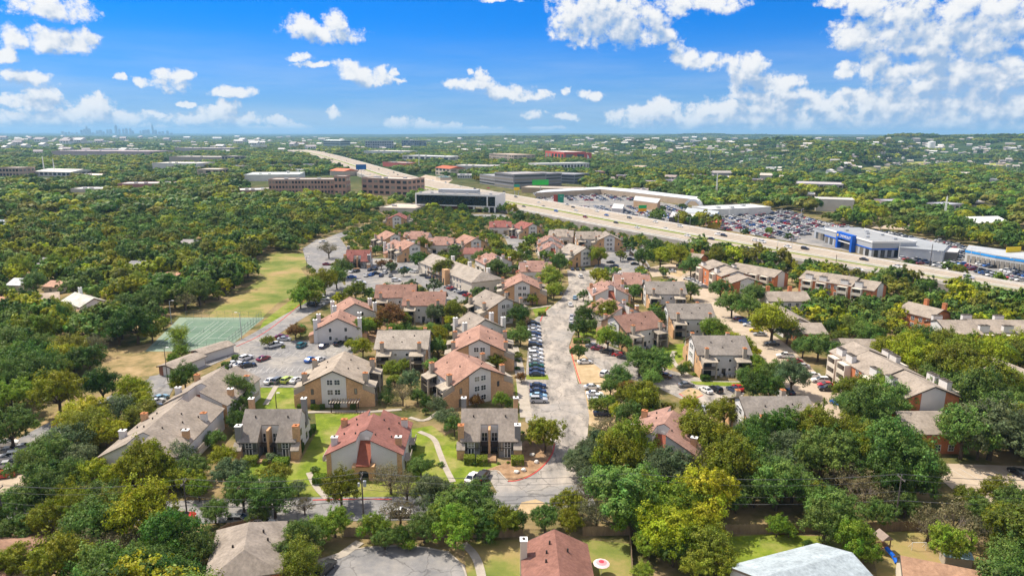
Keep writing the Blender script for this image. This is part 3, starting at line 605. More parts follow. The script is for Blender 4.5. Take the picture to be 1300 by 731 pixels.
def car_meshes(t):
    if t in CARM: return CARM[t]
    s = SPEC[t]; b = MB(); loft(b, s['body']); x0, x1, hw, z0, z1 = s['roof']; b.box(x0, x1, -hw, hw, z0, z1)
    c = s['cab']
    for sy in (-1, 1):      # pillars
        for (i, j) in ((0,1),(3,2)):
            b.tube((c[i][0], sy*c[i][1], c[i][3]), (c[j][0], sy*c[j][2], c[j][4]), .05, n=4)
        xm = (c[1][0]+c[2][0])/2; b.tube((xm, sy*c[1][1], c[1][3]), (xm, sy*c[1][2], c[1][4]), .05, n=4)
    if t == 'pickup': pass
    g = MB(); loft(g, c)
    w_ = MB(); r = .34 if t == 'sedan' else .38
    w_.tube((0,-.12,0),(0,.12,0), r, n=12)
    rm = MB(); rm.tube((0,-.135,0),(0,.135,0), r*.58, n=8)
    bm_ = b.mesh(t+'_body', CPAINT); me = [bm_, g.mesh(t+'_glass', CGLASS), w_.mesh(t+'_wheel', TYRE), rm.mesh(t+'_rim', RIM), r]
    hl = MB(); hl.box(-.03,.03,-.16,.16,-.08,.08); me += [hl.mesh('lamp', LAMP), hl.mesh('tail', TAIL)]
    if t == 'pickup':
        bed = MB(); bed.box(-2.6,-.8,-.78,.78,1.06,1.13); me.append(bed.mesh('bed', TYRE))
    CARM[t] = me; return me
def build_car(t):
    me = car_meshes(t); s = SPEC[t]; o = empty('parked_car')
    new('body', me[0], o, color=(.8,.8,.8)); new('windows', me[1], o)
    for sx in (-1,1):
        for sy in (-1,1):
            w_ = new('wheel', me[2], o, loc=(sx*s['L']*.3, sy*.82, me[4])); new('rim', me[3], w_)
    for sy in (-1,1):
        new('headlight', me[5], o, loc=(s['L']/2-.06, sy*.55, .66 if t=='sedan' else .85)); new('tail_light', me[6], o, loc=(-s['L']/2+.03, sy*.6, .78 if t=='sedan' else .95))
    if t == 'pickup': new('cargo_bed', me[7], o)
    return o
def simple_car(t):
    """body, glass and wheels in one mesh: for cars only a few pixels long"""
    k = 'simple_'+t
    if k in CARM: return CARM[k]
    s = SPEC[t]; b = MB(); b.cm = 0; loft(b, s['body']); x0, x1, hw, z0, z1 = s['roof']; b.box(x0, x1, -hw, hw, z0, z1)
    b.cm = 1; loft(b, s['cab']); b.cm = 2
    for sx in (-1,1):
        for sy in (-1,1): b.tube((sx*s['L']*.3, sy*.82-.12, .34),(sx*s['L']*.3, sy*.82+.12, .34), .34, n=8)
    CARM[k] = b.mesh(k, [CPAINT, CGLASS, TYRE]); return CARM[k]
CC = {'white':(.75,.75,.74),'silver':(.42,.43,.45),'grey':(.16,.17,.18),'black':(.018,.018,.02),'dark blue':(.02,.035,.09),'blue':(.02,.12,.42),'red':(.45,.015,.02),
      'maroon':(.20,.02,.035),'teal':(.02,.16,.20),'yellow':(.70,.55,.02),'lime':(.45,.55,.08),'brown':(.16,.10,.05),'tan':(.40,.33,.24),'green':(.03,.12,.06),'light blue':(.25,.42,.55)}
ORD = ['', 'first','second','third','fourth','fifth','sixth','seventh','eighth','ninth','tenth']
def ordn(n):
    if n <= 10: return ORD[n]
    return '%d%s' % (n, 'th' if 10 <= n % 100 <= 20 else {1:'st',2:'nd',3:'rd'}.get(n%10,'th'))
CARPROTO = {}; NCAR = 0
TYW = {'sedan':'sedan','suv':'SUV','pickup':'pickup truck'}
def put_car(x, y, z, ang, t, c, label, grpn, detailed=True):
    global NCAR, KIDC
    NCAR += 1
    if detailed:
        if t not in CARPROTO:
            CARPROTO[t] = (build_car(t), {}); CARPROTO[t][1].update({k: v for k, v in build_kids().items()}); o = CARPROTO[t][0]; first = True
        else: o = copy_tree(CARPROTO[t][0], kid=CARPROTO[t][1]); first = False
        o.location = (x,y,z); o.rotation_euler = (0,0,R(ang))
        for ch in o.children if not first else o.children:
            if ch.name.startswith('body'): ch.color = (*CC[c],1)
    else:
        o = new('car', simple_car(t), None, (x,y,z), R(ang), CC[c])
    tag(o, label, 'car' if t != 'pickup' else 'pickup truck', grpn)
    return o
Wh,Si,Gy,Bk,Db,Bl,Rd,Mr,Te,Ye,Li,Br,Ta,Gn,Lb = 'white','silver','grey','black','dark blue','blue','red','maroon','teal','yellow','lime','brown','tan','green','light blue'
S_,V_,K_ = 'sedan','suv','pickup'
ROWS = [   # (phrase, heading, [(px, py, type, colour[, heading])])   listed nearest the camera first
 ('left row along the central drive', 0, [(684,508,V_,Si),(683.5,502.5,S_,Lb),(683,496.5,S_,Db),(683,489.5,S_,Db),(681.5,474.5,S_,Db),(681.5,469.5,S_,Db),(681,464,S_,Gn),(680.5,459.5,S_,Si),(680.5,454.5,S_,Wh),(680,449.5,V_,Wh),(680,444,S_,Wh),(679.5,438.5,V_,Bk),(679.5,433,S_,Wh),(678.5,428.5,S_,Si),(678.5,424,S_,Db),(678,419.5,S_,Wh),(678,415,S_,Wh),(677.5,410.5,S_,Bk)]),
 ('right row of the central drive', 0, [(765,524.5,S_,Db),(758.5,510,V_,Si),(759,505.5,K_,Wh),(755,500,S_,Wh),(752,491.5,S_,Wh)]),
 ('upper right kerb of the central drive', 80, [(725.5,413,S_,Gy),(725.5,407,S_,Wh),(726,402,S_,Si),(730,378,S_,Lb),(737,351,V_,Wh,95),(724,386.5,S_,Wh,92),(708,372.5,S_,Bk,10)]),
 ('diagonal row before the brown-roofed block', 118, [(871,488.5,S_,Gy,15),(843,477,S_,Br,150),(834.5,473.5,S_,Mr,150),(826,470.5,S_,Gn,150),(814,464.5,S_,Bk,150),(792.5,453.5,S_,Bk,150),(786,450.5,S_,Rd,150),(770,446.5,V_,Bk,150),(759,442.5,S_,Mr,160),(752,439,S_,Gy,165)]),
 ('court beside the gravel island', 10, [(768,474.5,V_,Wh,60),(742.5,459.5,S_,Wh,8)]),
 ('bays before the right grey block', 112, [(902,519.5,S_,Bk),(892.5,518.5,S_,Si),(937,492,S_,Rd,100),(931,494.5,S_,Db),(908.5,494.5,V_,Bk),(896,495,S_,Wh)]),
 ('right concrete court by the brick terrace', 175, [(1048,534,S_,Si,5),(1065,511.5,S_,Bl,120),(1052,493.5,K_,Bk),(1049,488.5,S_,Rd),(1041,483,V_,Wh),(1031,476.5,S_,Wh),(1018,465,S_,Si),(1009,459,S_,Mr),(997,452,K_,Wh),(980,436.5,S_,Bk),(1001,497,S_,Bk,100),(990,500,S_,Wh,100)]),
 ('bay under the trees of the concrete drive', 165, [(965,424.5,S_,Si),(960,419.5,S_,Ye),(951.5,412.5,S_,Wh),(946,407.5,S_,Bl),(939,404.5,S_,Mr)]),
 ('beige lot before the left brick terrace', 150, [(893,364,S_,Gy),(888,361,S_,Wh),(884,358.5,S_,Wh),(879,356,S_,Si),(873,354,S_,Wh),(883,349.5,V_,Bk,100),(852.5,344.5,S_,Wh,160),(842,347,S_,Gn,90)]),
 ('court behind the pink-roofed blocks', 160, [(783,341.5,S_,Ye,0),(780,337.5,S_,Db),(775,333,S_,Bk),(808,342.5,V_,Bk,90),(816,343.5,K_,Li,120),(806,335,S_,Bk,0),(801,329.5,V_,Db,0),(740,341.5,S_,Bk,92),(733,341.5,S_,Bk,92),(726.5,341.5,S_,Db,92)]),
 ('near row of the left lot', 85, [(343.7,483.5,S_,Wh,70),(353.5,483,V_,Gy,72),(365,482.5,V_,Li,72),(376,482.5,S_,Wh,70)]),
 ('middle rows of the left lot', 70, [(394,456.5,S_,Bl),(405.5,456.5,S_,Wh),(334.5,455,S_,Mr,60),(315,463.5,S_,Bk,30),(306,463,S_,Wh,50),(297,461.5,S_,Wh,60),(312.5,454.5,V_,Wh,60)]),
 ('far row of the left lot', 80, [(350.5,438,K_,Wh,50),(383,438.5,V_,Te,75),(411,439,S_,Db,75),(430.5,436,V_,Bk,70),(361,430.5,S_,Si,5),(358,427.5,S_,Mr,5)]),
 ('bay behind the long grey row', 60, [(183,528,S_,Si),(196.5,516.5,S_,Gy),(198.5,510,S_,Wh),(203.5,505,S_,Lb)]),
 ('drive beside the grass field', 5, [(397,387.5,V_,Bk),(405,386,S_,Wh),(411,379.5,K_,Wh,0),(415,335.5,S_,Mr,0),(410,307.5,K_,Wh,10)]),
 ('court behind the brown-roofed block', 80, [(458.5,359,V_,Wh,0),(503,356,V_,Wh,10),(484,349.5,S_,Db,90),(496,350,S_,Gy,95),(465.5,349.5,S_,Wh),(471.5,348.5,S_,Bl),(477,347,S_,Bk,0),(489,346,V_,Wh),(446.5,351.5,S_,Bl,0),(447.5,344.5,S_,Wh,70),(453,344,S_,Bk,70),(470,342.3,S_,Db),(476.5,341.5,S_,Bk)]),
 ('strip before the long grey block', 155, [(593.5,375,S_,Rd),(587.5,372.3,V_,Db),(581.5,369.8,S_,Wh),(576.5,368,S_,Db),(572.8,366.3,S_,Rd),(569,364.3,S_,Si),(574,388,S_,Rd,0),(571,385.5,S_,Wh,0),(570,383,S_,Bk,0),(552.5,356.5,S_,Wh,150),(545,352.5,S_,Db,150),(538,349.5,S_,Bk,150),(525,345,V_,Wh,150),(518,342.5,S_,Gn,150),(513.5,340.5,S_,Bl,150)]),
 ('drive end behind the pink roofs', 92, [(666,317,S_,Bl),(669,311,S_,Si),(652,301.5,S_,Rd,0),(641,301,V_,Wh,10),(659,300.5,S_,Db,0),(607,291,S_,Bl,60),(603,295,S_,Wh,60),(599,287.5,S_,Ye,60)]),
 ('small bay beside the townhouse', 70, [(599.5,606,S_,Wh),(613,604.5,V_,Bk)]),
 ('pale lot at the left edge', 20, [(3,603,S_,Rd),(22,597,S_,Wh),(10,590,S_,Si),(28,588,S_,Gy),(6,582,S_,Si),(24,578,V_,Wh),(12,572,S_,Gy),(30,568,S_,Si),(8,563,S_,Wh),(75,592,S_,Wh),(85,585,S_,Bl)]),
 ('bottom drive behind the tree belt', 0, [(231,656.5,S_,Rd,20),(306,661,V_,Gy),(332,664,S_,Wh),(508,651,S_,Wh)]),
 ('pale concrete lot at the right', 100, [(1294,600,S_,Bk)]),
 ('cul-de-sac driveway', 70, [(412,722,V_,Bk)]),
 ('street by the white two-storey house', 0, [(44,393,S_,Bk,20),(88,392,S_,Gy,20)]),
]
for (ph, hd, cars) in ROWS:
    for i, c in enumerate(cars):
        x, y, _ = P(c[0], c[1], .6); a = c[4] if len(c) > 4 else hd
        if len(cars) > 1:
            lab = '%s %s, %s car of the %s' % (c[3], TYW[c[2]], ordn(i+1), ph)
        else: lab = '%s %s parked in the %s' % (c[3], TYW[c[2]], ph)
        far_ = math.hypot(x, y) > 330
        put_car(x, y, .13, a, c[2], c[3], lab, 'cars parked around the apartments', not far_)
print('parked', NCAR)
# moving cars on the highway
HC = [(731,267,Wh),(720,260,Si),(770,273,Bl),(706,268,Bl),(743,275.5,Mr),(782,282.5,Bk),(809,288.5,Wh),(799,276.5,Gy),(832,281.5,Wh),(758,268,Wh),(684,257,Wh),(912,297.5,Wh),(919,299,Bk),(959,305,Wh),(968,307,Wh),(873,299,Wh),(903,303,Bk),
 (948,315,Gy),(957,317,Bk),(988,321,Bk),(997,322,Wh),(1000,313,Wh),(1022,315.5,Bk),(1090,342,Wh),(1097,329,Bk),(640,243.5,Bk),(655,250,Gy),(620,239,Rd),(603,240,Bk),(585,237,Wh),(566,232,Gy),(550,229,Wh),(531,226,Bl),(519,226,Wh),(505,222,Bk),(574,241,Bk),(560,243,Wh),(533,236,Bk),(493,220,Wh),(481,215,Bk),(470,215,Wh),(460,211,Bk),(450,208,Wh),(440,204,Gy),(428,202,Wh),(418,198,Bk),(408,195,Wh),(470,222,Wh),(455,216,Bk),(497,229,Rd),(595,247,Wh),(615,250,Bk),(665,262,Gy),(690,262,Bk),(1140,338,Wh),(1230,352,Si),(845,290,Wh)]
for k in range(34):
    q_ = hp(random.uniform(25,150), random.choice((.05,.145,.235,.33,.55,.65,.75,.85)), HZ+.6); a_, b_ = PX(*q_)
    if -5 < a_ < 1300 and all(abs(a_-h_[0])+abs(b_-h_[1]) > 7 for h_ in HC): HC.append((float(a_), float(b_), random.choice((Wh,Wh,Si,Gy,Bk,Bk,Db,Rd))))
HC.sort(key=lambda a: a[0])
for i, (px, py, c) in enumerate(HC):
    x, y, _ = P(px, py, HZ+.6)
    k = min(range(160), key=lambda j: (C_[j]-Vector((x,y))).length)
    d = C_[min(k+1,159)]-C_[max(k-1,0)]
    t = V_ if i % 4 == 1 else (K_ if i % 7 == 3 else S_)
    put_car(x, y, HZ+.03, math.degrees(math.atan2(d.y, d.x)), t, c, '%s %s driving on the highway, %s car from the left' % (c, TYW[t], ordn(i+1)), 'traffic on the highway', False)
# ------------------------------------------------------------------ building kit
BUILT = []      # (landmark phrase, pixel x, pixel y) for labelling trees
FOOT = []       # world circles kept clear of trees: x, y, r
WINM = {}
def win_mesh(w_, h_, nx, ny, kind):
    k = (w_, h_, nx, ny, kind)
    if k not in WINM:
        a, b = MB(), MB()
        def bx(mb, ww, hh, d0, d1):
            if nx: mb.box(min(d0*nx,d1*nx), max(d0*nx,d1*nx), -ww/2, ww/2, -hh/2, hh/2)
            else: mb.box(-ww/2, ww/2, min(d0*ny,d1*ny), max(d0*ny,d1*ny), -hh/2, hh/2)
        bx(a, w_+.24, h_+.24, -.05, .07); bx(b, w_, h_, -.02, .09)
        if w_ > .9:      # meeting bar
            if nx: b.v += []; a.box(min(.06*nx,.115*nx), max(.06*nx,.115*nx), -.04, .04, -h_/2, h_/2); a.box(min(.06*nx,.115*nx), max(.06*nx,.115*nx), -w_/2, w_/2, -.03, .03)
            else: a.box(-.04,.04, min(.06*ny,.115*ny), max(.06*ny,.115*ny), -h_/2, h_/2); a.box(-w_/2,w_/2, min(.06*ny,.115*ny), max(.06*ny,.115*ny), -.03, .03)
        WINM[k] = (a.mesh('window_frame', WHITE if kind == 'w' else TRIM), b.mesh('window_pane', GLASS))
    return WINM[k]
def window(par, x, y, z, w_, h_, nx=0, ny=0, kind='w', name='window'):
    a, b = win_mesh(w_, h_, nx, ny, kind)
    o = new(name, a, par, (x,y,z)); new('pane', b, o); return o
def chimney(par, x, y, ztop, w_=1.2, d_=1.2, m=SIDING, cap='clay', z0=0.0):
    b = MB(); b.box(-w_/2, w_/2, -d_/2, d_/2, z0, ztop)
    o = part('chimney', b, m, par, loc=(x,y,0))
    c = MB()
    if cap == 'clay':
        c.box(-w_/2-.06, w_/2+.06, -d_/2-.06, d_/2+.06, ztop, ztop+.12); c.tube((0,0,ztop+.1),(0,0,ztop+.35), .24, n=8); part('flue', c, CLAY, o)
    else:
        c.box(-w_/2-.08, w_/2+.08, -d_/2-.08, d_/2+.08, ztop, ztop+.14); part('cap', c, WHITE, o)
        f = MB(); f.tube((0,0,ztop+.13),(0,0,ztop+.32), .24, n=8); part('flue', f, DARK, o)
    return o
def gable_roof(par, x0, x1, yF, yB, zr, zF, zB, color, ov=.45, th=.22, yr=0.0, hip0=0.0, hip1=0.0, name='roof'):
    """two slopes with thickness; eaves at yF (<0) and yB (>0); ridge at yr; hips shorten the ridge"""
    sF = (zr-zF)/(yr-yF); sB = (zr-zB)/(yB-yr)
    yf = yF-ov; yb = yB+ov; zf = zr-sF*(yr-yf); zb = zr-sB*(yb-yr)
    a0 = x0-ov; a1 = x1+ov
    z0 = zr-(sF*hip0*0)
    v = [(a0,yf,zf),(a1,yf,zf),(a0+hip0,yr,zr),(a1-hip1,yr,zr),(a0,yb,zb),(a1,yb,zb)]
    vt = [(x,y,z+.12) for x,y,z in v]; vb = [(x,y,z-th+.12) for x,y,z in v]
    m = MB(); n = 6
    F = [(0,1,3,2),(2,3,5,4)]
    if hip0: F.append((4,0,2))
    if hip1: F.append((1,5,3))
    fs = [tuple(f) for f in F]+[tuple(i+n for i in reversed(f)) for f in F]
    ring = [0,1]+([] if hip1 else [3])+[5,4]+([] if hip0 else [2])
    for i in range(len(ring)):
        a, b = ring[i], ring[(i+1) % len(ring)]; fs.append((b, a, a+n, b+n))
    m.add(vt+vb, fs)
    o = part(name, m, ROOF, par, color=color)
    for e, hp_, xx in ((-1, hip0, a0), (1, hip1, a1)):
        if hp_: continue
        b = MB()
        for (ya, za, yb_, zb2) in ((yf, zf, yr, zr), (yr, zr, yb, zb)):
            x_0, x_1 = sorted((xx, xx+e*.07)); b.add([(x,y,z) for x in (x_0,x_1) for (y,z) in ((ya,za-.22),(yb_,zb2-.22),(yb_,zb2+.13),(ya,za+.13))], [(0,1,2,3),(7,6,5,4),(0,4,5,1),(1,5,6,2),(2,6,7,3),(3,7,4,0)])
        part('rake_board', b, TRIM, par)
    return o
def gable_wall(par, x0, x1, yF, yB, zr, zF, zB, m, yr=0.0, hip0=0.0, hip1=0.0, name='wall', z0=-.3):
    b = MB()
    if hip0 or hip1:
        b.box(x0, x1, yF, yB, z0, min(zF, zB))
    else: b.prism([(yF,z0),(yB,z0),(yB,zB),(yr,zr),(yF,zF)], x0, x1, 'x')
    return part(name, b, m, par)
def vents(par, pts):
    b = MB()
    for (x, y, z) in pts: b.tube((x,y,z-.3),(x,y,z+.45), .16, n=6)
    return part('roof_vents', b, DARK, par)
def reg(o, lm, px=None, r=9.0):
    if 'house' in lm or 'roof' in lm or 'home' in lm:
        d_ = math.hypot(o.location.x, o.location.y)
        for q_ in (9, 17): FOOT.append((o.location.x*(1-q_/d_), o.location.y*(1-q_/d_), 5.5))
    x, y = o.location.x, o.location.y; a, b = PX(x, y, 3.0)
    BUILT.append((lm, float(a), float(b))); FOOT.append((x, y, r))
RC = {'tan':(.34,.285,.23),'orange':(.33,.195,.15),'pink':(.30,.18,.145),'brown':(.24,.14,.11),'red':(.25,.115,.095),'grey':(.275,.235,.20),'dgrey':(.225,.20,.178),'lgrey':(.315,.275,.235),'wgrey':(.295,.25,.208),'maroon':(.25,.10,.085)}
# ---- four-chimney block: brick ends with a stucco bay, porches at the four corners
def block_proto():
    o = empty('apartment_block')
    gable_wall(o, -7.5, 7.5, -7.4, 7.4, 10.0, 6.5, 6.5, STUC)
    for e in (-1, 1):
        b = MB(); b.prism([(-7.4,-.3),(7.4,-.3),(7.4,6.45),(0,9.95),(-7.4,6.45)], e*7.5-.12 if e<0 else e*7.5, e*7.5 if e<0 else e*7.5+.12, 'x'); part('brick_gable', b, BRICK, o)
        b = MB(); x0, x1 = sorted((e*7.6, e*7.85)); b.prism([(-3.2,-.3),(3.2,-.3),(3.2,8.35),(0,9.85),(-3.2,8.35)], x0, x1, 'x'); part('stucco_bay', b, STUC, o)
        for z in (1.5, 4.2, 6.9):
            for y in (-.95, .95): window(o, e*7.85, y, z, 1.35, 1.3, nx=e)
        for y in (-5.6, 5.6): window(o, e*7.62, y, 4.3, .5, 1.3, nx=e, kind='d')
        window(o, e*7.62, -5.6*e, 1.1, 1.0, 2.0, nx=e, kind='d', name='door')
    gable_roof(o, -7.75, 7.75, -7.4, 7.4, 10.1, 6.6, 6.6, RC['tan'])
    for s in (-1, 1):
        for x in (-1.7, 1.7):
            for z in (1.9, 4.7): window(o, x, s*7.4, z, .7, .8, ny=s)
        window(o, 0, s*7.4, 1.1, .9, 2.0, ny=s, kind='d', name='door')
        for e in (-1, 1):
            p = empty('porch'); p.parent = o
            b = MB()
            xa, xb = sorted((e*7.25, e*7.62)); b.prism([(s*7.4,-.3),(s*10.4,-.3),(s*10.4,3.3),(s*7.4,4.7)], xa, xb, 'x'); part('brick_screen', b, BRICK, p)
            b = MB(); xa, xb = sorted((e*6.9, e*7.2)); b.prism([(s*7.4,-.3),(s*10.5,-.3),(s*10.5,4.7),(s*7.4,6.3)], xa, xb, 'x')
            xa, xb = sorted((e*2.9, e*3.3)); b.box(xa, xb, min(s*9.9,s*10.4), max(s*9.9,s*10.4), 0, 5.1)
            xa, xb = sorted((e*2.9, e*3.2)); b.prism([(s*7.4,2.7),(s*9.9,2.7),(s*9.9,5.0),(s*7.4,6.0)], xa, xb, 'x') if False else None
            part('siding_wall', b, SIDING, p)
            b = MB(); xa, xb = sorted((e*2.7, e*7.0)); b.prism([(s*7.42,5.6),(s*10.6,4.95),(s*10.6,5.2),(s*7.42,5.9)], xa, xb, 'x'); part('porch_roof', b, ROOF, p, color=(.36,.31,.25))
            b = MB(); xa, xb = sorted((e*3.0, e*6.9)); b.box(xa, xb, min(s*7.42,s*10.3), max(s*7.42,s*10.3), 2.65, 2.85); part('balcony_floor', b, SIDING, p)
            b = MB(); b.box(xa, xb, min(s*10.22,s*10.3), max(s*10.22,s*10.3), 3.7, 3.8)
            for k in range(14): xx = xa+.1+(xb-xa-.2)*k/13; b.box(xx-.04, xx+.04, min(s*10.22,s*10.3), max(s*10.22,s*10.3), 2.85, 3.7)
            part('railing', b, DARK, p)
            for z in (1.2, 4.0): window(o, e*4.9, s*7.42, z, 2.2, 2.1, ny=s, kind='d', name='patio_door')
            chimney(o, e*5.6, s*7.9, 8.6, 1.05, 1.25, SIDING, 'clay', z0=5.0)
    for s in (-1, 1):
        for x in (-.9, .9, 2.3): b = MB(); b.box(x-.4, x+.4, min(s*8.0,s*8.8), max(s*8.0,s*8.8), 0, .8); part('ac_unit', b, METAL, o)
    vents(o, [(-3,-3,8.7),(3.5,-2.5,8.95),(-2,3,8.7),(4,4,8.2),(0,-5,7.7)])
    return o
BP = None; BPK = None
def block(name_label, lm, cx, cy, ang, roof, zoff=0, group='four-chimney apartment blocks'):
    global BP, BPK
    if BP is None:
        BP = block_proto(); BPK = build_kids(); o = BP
    else: o = copy_tree(BP, kid=BPK)
    o.location = (cx, cy, 0); o.rotation_euler = (0,0,R(ang))
    for c in o.children:
        if c.name.split('.')[0] == 'roof': c.color = (*RC[roof],1); c.location.z = 0
    tag(o, name_label, 'apartment block', group); reg(o, lm, r=12); return o
def mid(px1, py1, px2, py2, z):
    a = P(px1,py1,z); b = P(px2,py2,z); return (a[0]+b[0])/2, (a[1]+b[1])/2, math.degrees(math.atan2(b[1]-a[1], b[0]-a[0]))
def blockpx(label, lm, px1, py1, px2, py2, roof, ang=None, dx=0, dy=0):
    x, y, a = mid(px1,py1,px2,py2,10.1); return block(label, lm, x+dx, y+dy, a if ang is None else ang, roof)
# ---- free gable building
def gable(name, label, lm, r1, r2, zr, ze, hw, roof, wall=STUC, ang=None, ext=0.0, cat='apartment block', chims=(), wins=(), hip=(0,0), endm=None, ov=.45, L=None, group=None, lowm=None):
    a = P(*r1, zr); b = P(*r2, zr); A = math.degrees(math.atan2(b[1]-a[1], b[0]-a[0])) if ang is None else ang
    Ln = (math.hypot(b[0]-a[0], b[1]-a[1]) if L is None else L)+2*ext
    o = empty(name, ((a[0]+b[0])/2, (a[1]+b[1])/2, 0), R(A))
    hF, hB = hw if isinstance(hw, tuple) else (hw, hw); zF, zB = ze if isinstance(ze, tuple) else (ze, ze)
    h = Ln/2; h0 = h+hip[0]; h1 = h+hip[1]
    gable_wall(o, -h0, h1, -hF, hB, zr-.08, zF-.08, zB-.08, wall, hip0=hip[0], hip1=hip[1])
    gable_roof(o, -h0, h1, -hF, hB, zr, zF, zB, RC[roof] if isinstance(roof, str) else roof, ov=ov, hip0=hip[0], hip1=hip[1])
    if endm is not None:
        for e in (-1, 1):
            b_ = MB(); x = (-h0 if e < 0 else h1); x0, x1 = sorted((x, x+e*.1)); q = .5
            b_.prism([(-hF,-.3),(-hF*q,-.3),(-hF*q,zF+(zr-zF)*(1-q)-.15),(-hF,zF-.15)], x0, x1, 'x'); b_.prism([(hB*q,-.3),(hB,-.3),(hB,zB-.15),(hB*q,zB+(zr-zB)*(1-q)-.15)], x0, x1, 'x'); part('brick_facing', b_, endm, o)
    for c in chims:      # (u -1..1, v -1..1 or metres, ztop, w, d, mat, cap)
        u, v, zt = c[:3]; w_, d_ = (c[3], c[4]) if len(c) > 4 else (1.2, 1.2); m_ = c[5] if len(c) > 5 else SIDING; cp = c[6] if len(c) > 6 else 'clay'
        chimney(o, u*h, (v*hB if v > 0 else v*hF), zt, w_, d_, m_, cap=cp)
    for (f, us, zs, w_, h_) in wins:
        for u in us:
            for z in zs:
                if f == 'F': window(o, u, -hF, z, w_, h_, ny=-1)
                elif f == 'B': window(o, u, hB, z, w_, h_, ny=1)
                elif f == 'L': window(o, -h0, u, z, w_, h_, nx=-1)
                elif f == 'R': window(o, h1, u, z, w_, h_, nx=1)
    tag(o, label, cat, group); reg(o, lm, r=max(h, hF)+1)
    if Ln > 24:
        for k in (-1, 1): FOOT.append((o.location.x+k*math.cos(R(A))*h*.6, o.location.y+k*math.sin(R(A))*h*.6, hF+2))
    return o
# ------------------------------------------------------------------ type with notched gable ends (entry slot between two wings)
def notch_block(label, lm, cx, cy, ang, roof, zr=9.0, ze=5.2, hl=7.75, hw=7.8, wall=STUC, group='blocks with slotted gable ends'):
    o = empty('slotted_block', (cx,cy,0), R(ang)); col = RC[roof]
    n = 1.45; dpt = 3.6; s = (zr-ze)/hw; zn = zr-s*n
    gable_wall(o, -hl+dpt, hl-dpt, -hw, hw, zr-.08, ze-.08, ze-.08, wall, name='wall')
    for e in (-1, 1):
        for t in (-1, 1):
            b = MB(); x0, x1 = sorted((e*(hl-dpt), e*hl)); y0, y1 = t*n, t*hw
            b.prism([(y0,-.3),(y1,-.3),(y1,ze-.08),(y0,zn-.08)], x0, x1, 'x'); part('gable_wing', b, wall, o)
            b = MB(); x0, x1 = sorted((e*hl, e*(hl+.12))); b.prism([(t*(hw-1.0),-.3),(t*hw,-.3),(t*hw,ze-.1),(t*(hw-1.0),ze+s*1.0-.1)], x0, x1, 'x'); part('brick_corner', b, BRICK, o)
            for z in (1.7, 4.4): window(o, e*hl, t*4.2, z, .9, 1.1, nx=e) if (z < 3 or True) and False else None
        # portico and its roof running up into the slot
        p = empty('portico'); p.parent = o
        b = MB(); xa, xb = sorted((e*(hl+1.7), e*(hl+.0)))
        b.prism([(-2.3,-.2),(-1.1,-.2),(-1.1,1.8),(-.6,2.3),(.6,2.3),(1.1,1.8),(1.1,-.2),(2.3,-.2),(2.3,3.2),(-2.3,3.2)], xa, xb, 'x'); part('brick_arch', b, BRICK, p)
        b = MB(); b.prism([(e*(hl+1.9),3.2),(e*(hl-dpt),6.3),(e*(hl-dpt),6.6),(e*(hl+1.9),3.45)], -1.4, 1.4, 'y'); part('slot_roof', b, mat('slot_roof_tiles',(.22,.07,.045),var=.2,rough=.95), p)
        b = MB(); b.box(*sorted((e*(hl-.2), e*(hl+.05))), -1.1, 1.1, 0, 2.2); part('entry_door', b, GLASS, p)
        b = MB(); b.box(*sorted((e*(hl-dpt-.05), e*(hl-dpt+.06))), -.45, .45, 6.7, 7.3); part('slot_light', b, WHITE, p)
    # roof with slots: middle full width, wings either side of each slot
    m = MB(); ov = .35
    def slope(x0, x1, ya, yb):
        za = zr-s*abs(ya)+.12; zb = zr-s*abs(yb)+.12
        v = [(x0,ya,za),(x1,ya,za),(x1,yb,zb),(x0,yb,zb)]
        m.add(v+[(x,y,z-.22) for x,y,z in v], [(0,1,2,3),(7,6,5,4),(0,4,5,1),(1,5,6,2),(2,6,7,3),(3,7,4,0)])
    for t in (-1, 1):
        slope(-hl+dpt, hl-dpt, 0, t*(hw+ov))
        for e in (-1, 1):
            x0, x1 = sorted((e*(hl-dpt), e*(hl+ov))); slope(x0, x1, t*n, t*(hw+ov))
    part('roof', m, ROOF, o, color=col)
    k = 0
    for e in (-1, 1):
        for t in (-1, 1):
            chimney(o, e*4.6, t*(hw-1.1), ze+2.3, 1.0, 1.3, BRICK if t*e > 0 else STUC, cap='metal' if e < 0 else 'clay', z0=ze-1)
            window(o, e*3.2, t*hw, 1.4, 1.8, 1.9, ny=t, kind='d', name='patio_door')
            b = MB(); xa, xb = sorted((e*2.0, e*5.6)); b.box(xa, xb, min(t*hw, t*(hw+1.4)), max(t*hw, t*(hw+1.4)), 2.5, 2.65); b.box(xa, xb, min(t*(hw+1.3), t*(hw+1.4)), max(t*(hw+1.3), t*(hw+1.4)), 2.65, 3.5)
            part('balcony', b, SIDING, o)
    vents(o, [(-5,-2,8),(-4,2.4,7.9),(0,-4,7.1),(1,3,7.6),(3,-2.5,7.8),(5,4,7.1),(-1,5.5,6.4),(4.5,-5.5,6.4),(-3,-5,6.6)])
    tag(o, label, 'apartment block', group); reg(o, lm, r=11.5); return o
def notchpx(label, lm, p1, p2, roof, ang=None, **k):
    z = k.get('zr', 9.0); x, y, a = mid(*p1, *p2, z)
    if k.pop('fit', False): A_r = P(*p1,z); B_r = P(*p2,z); k['hl'] = math.hypot(B_r[0]-A_r[0], B_r[1]-A_r[1])/2+.6
    return notch_block(label, lm, x, y, a if ang is None else ang, roof, **k)
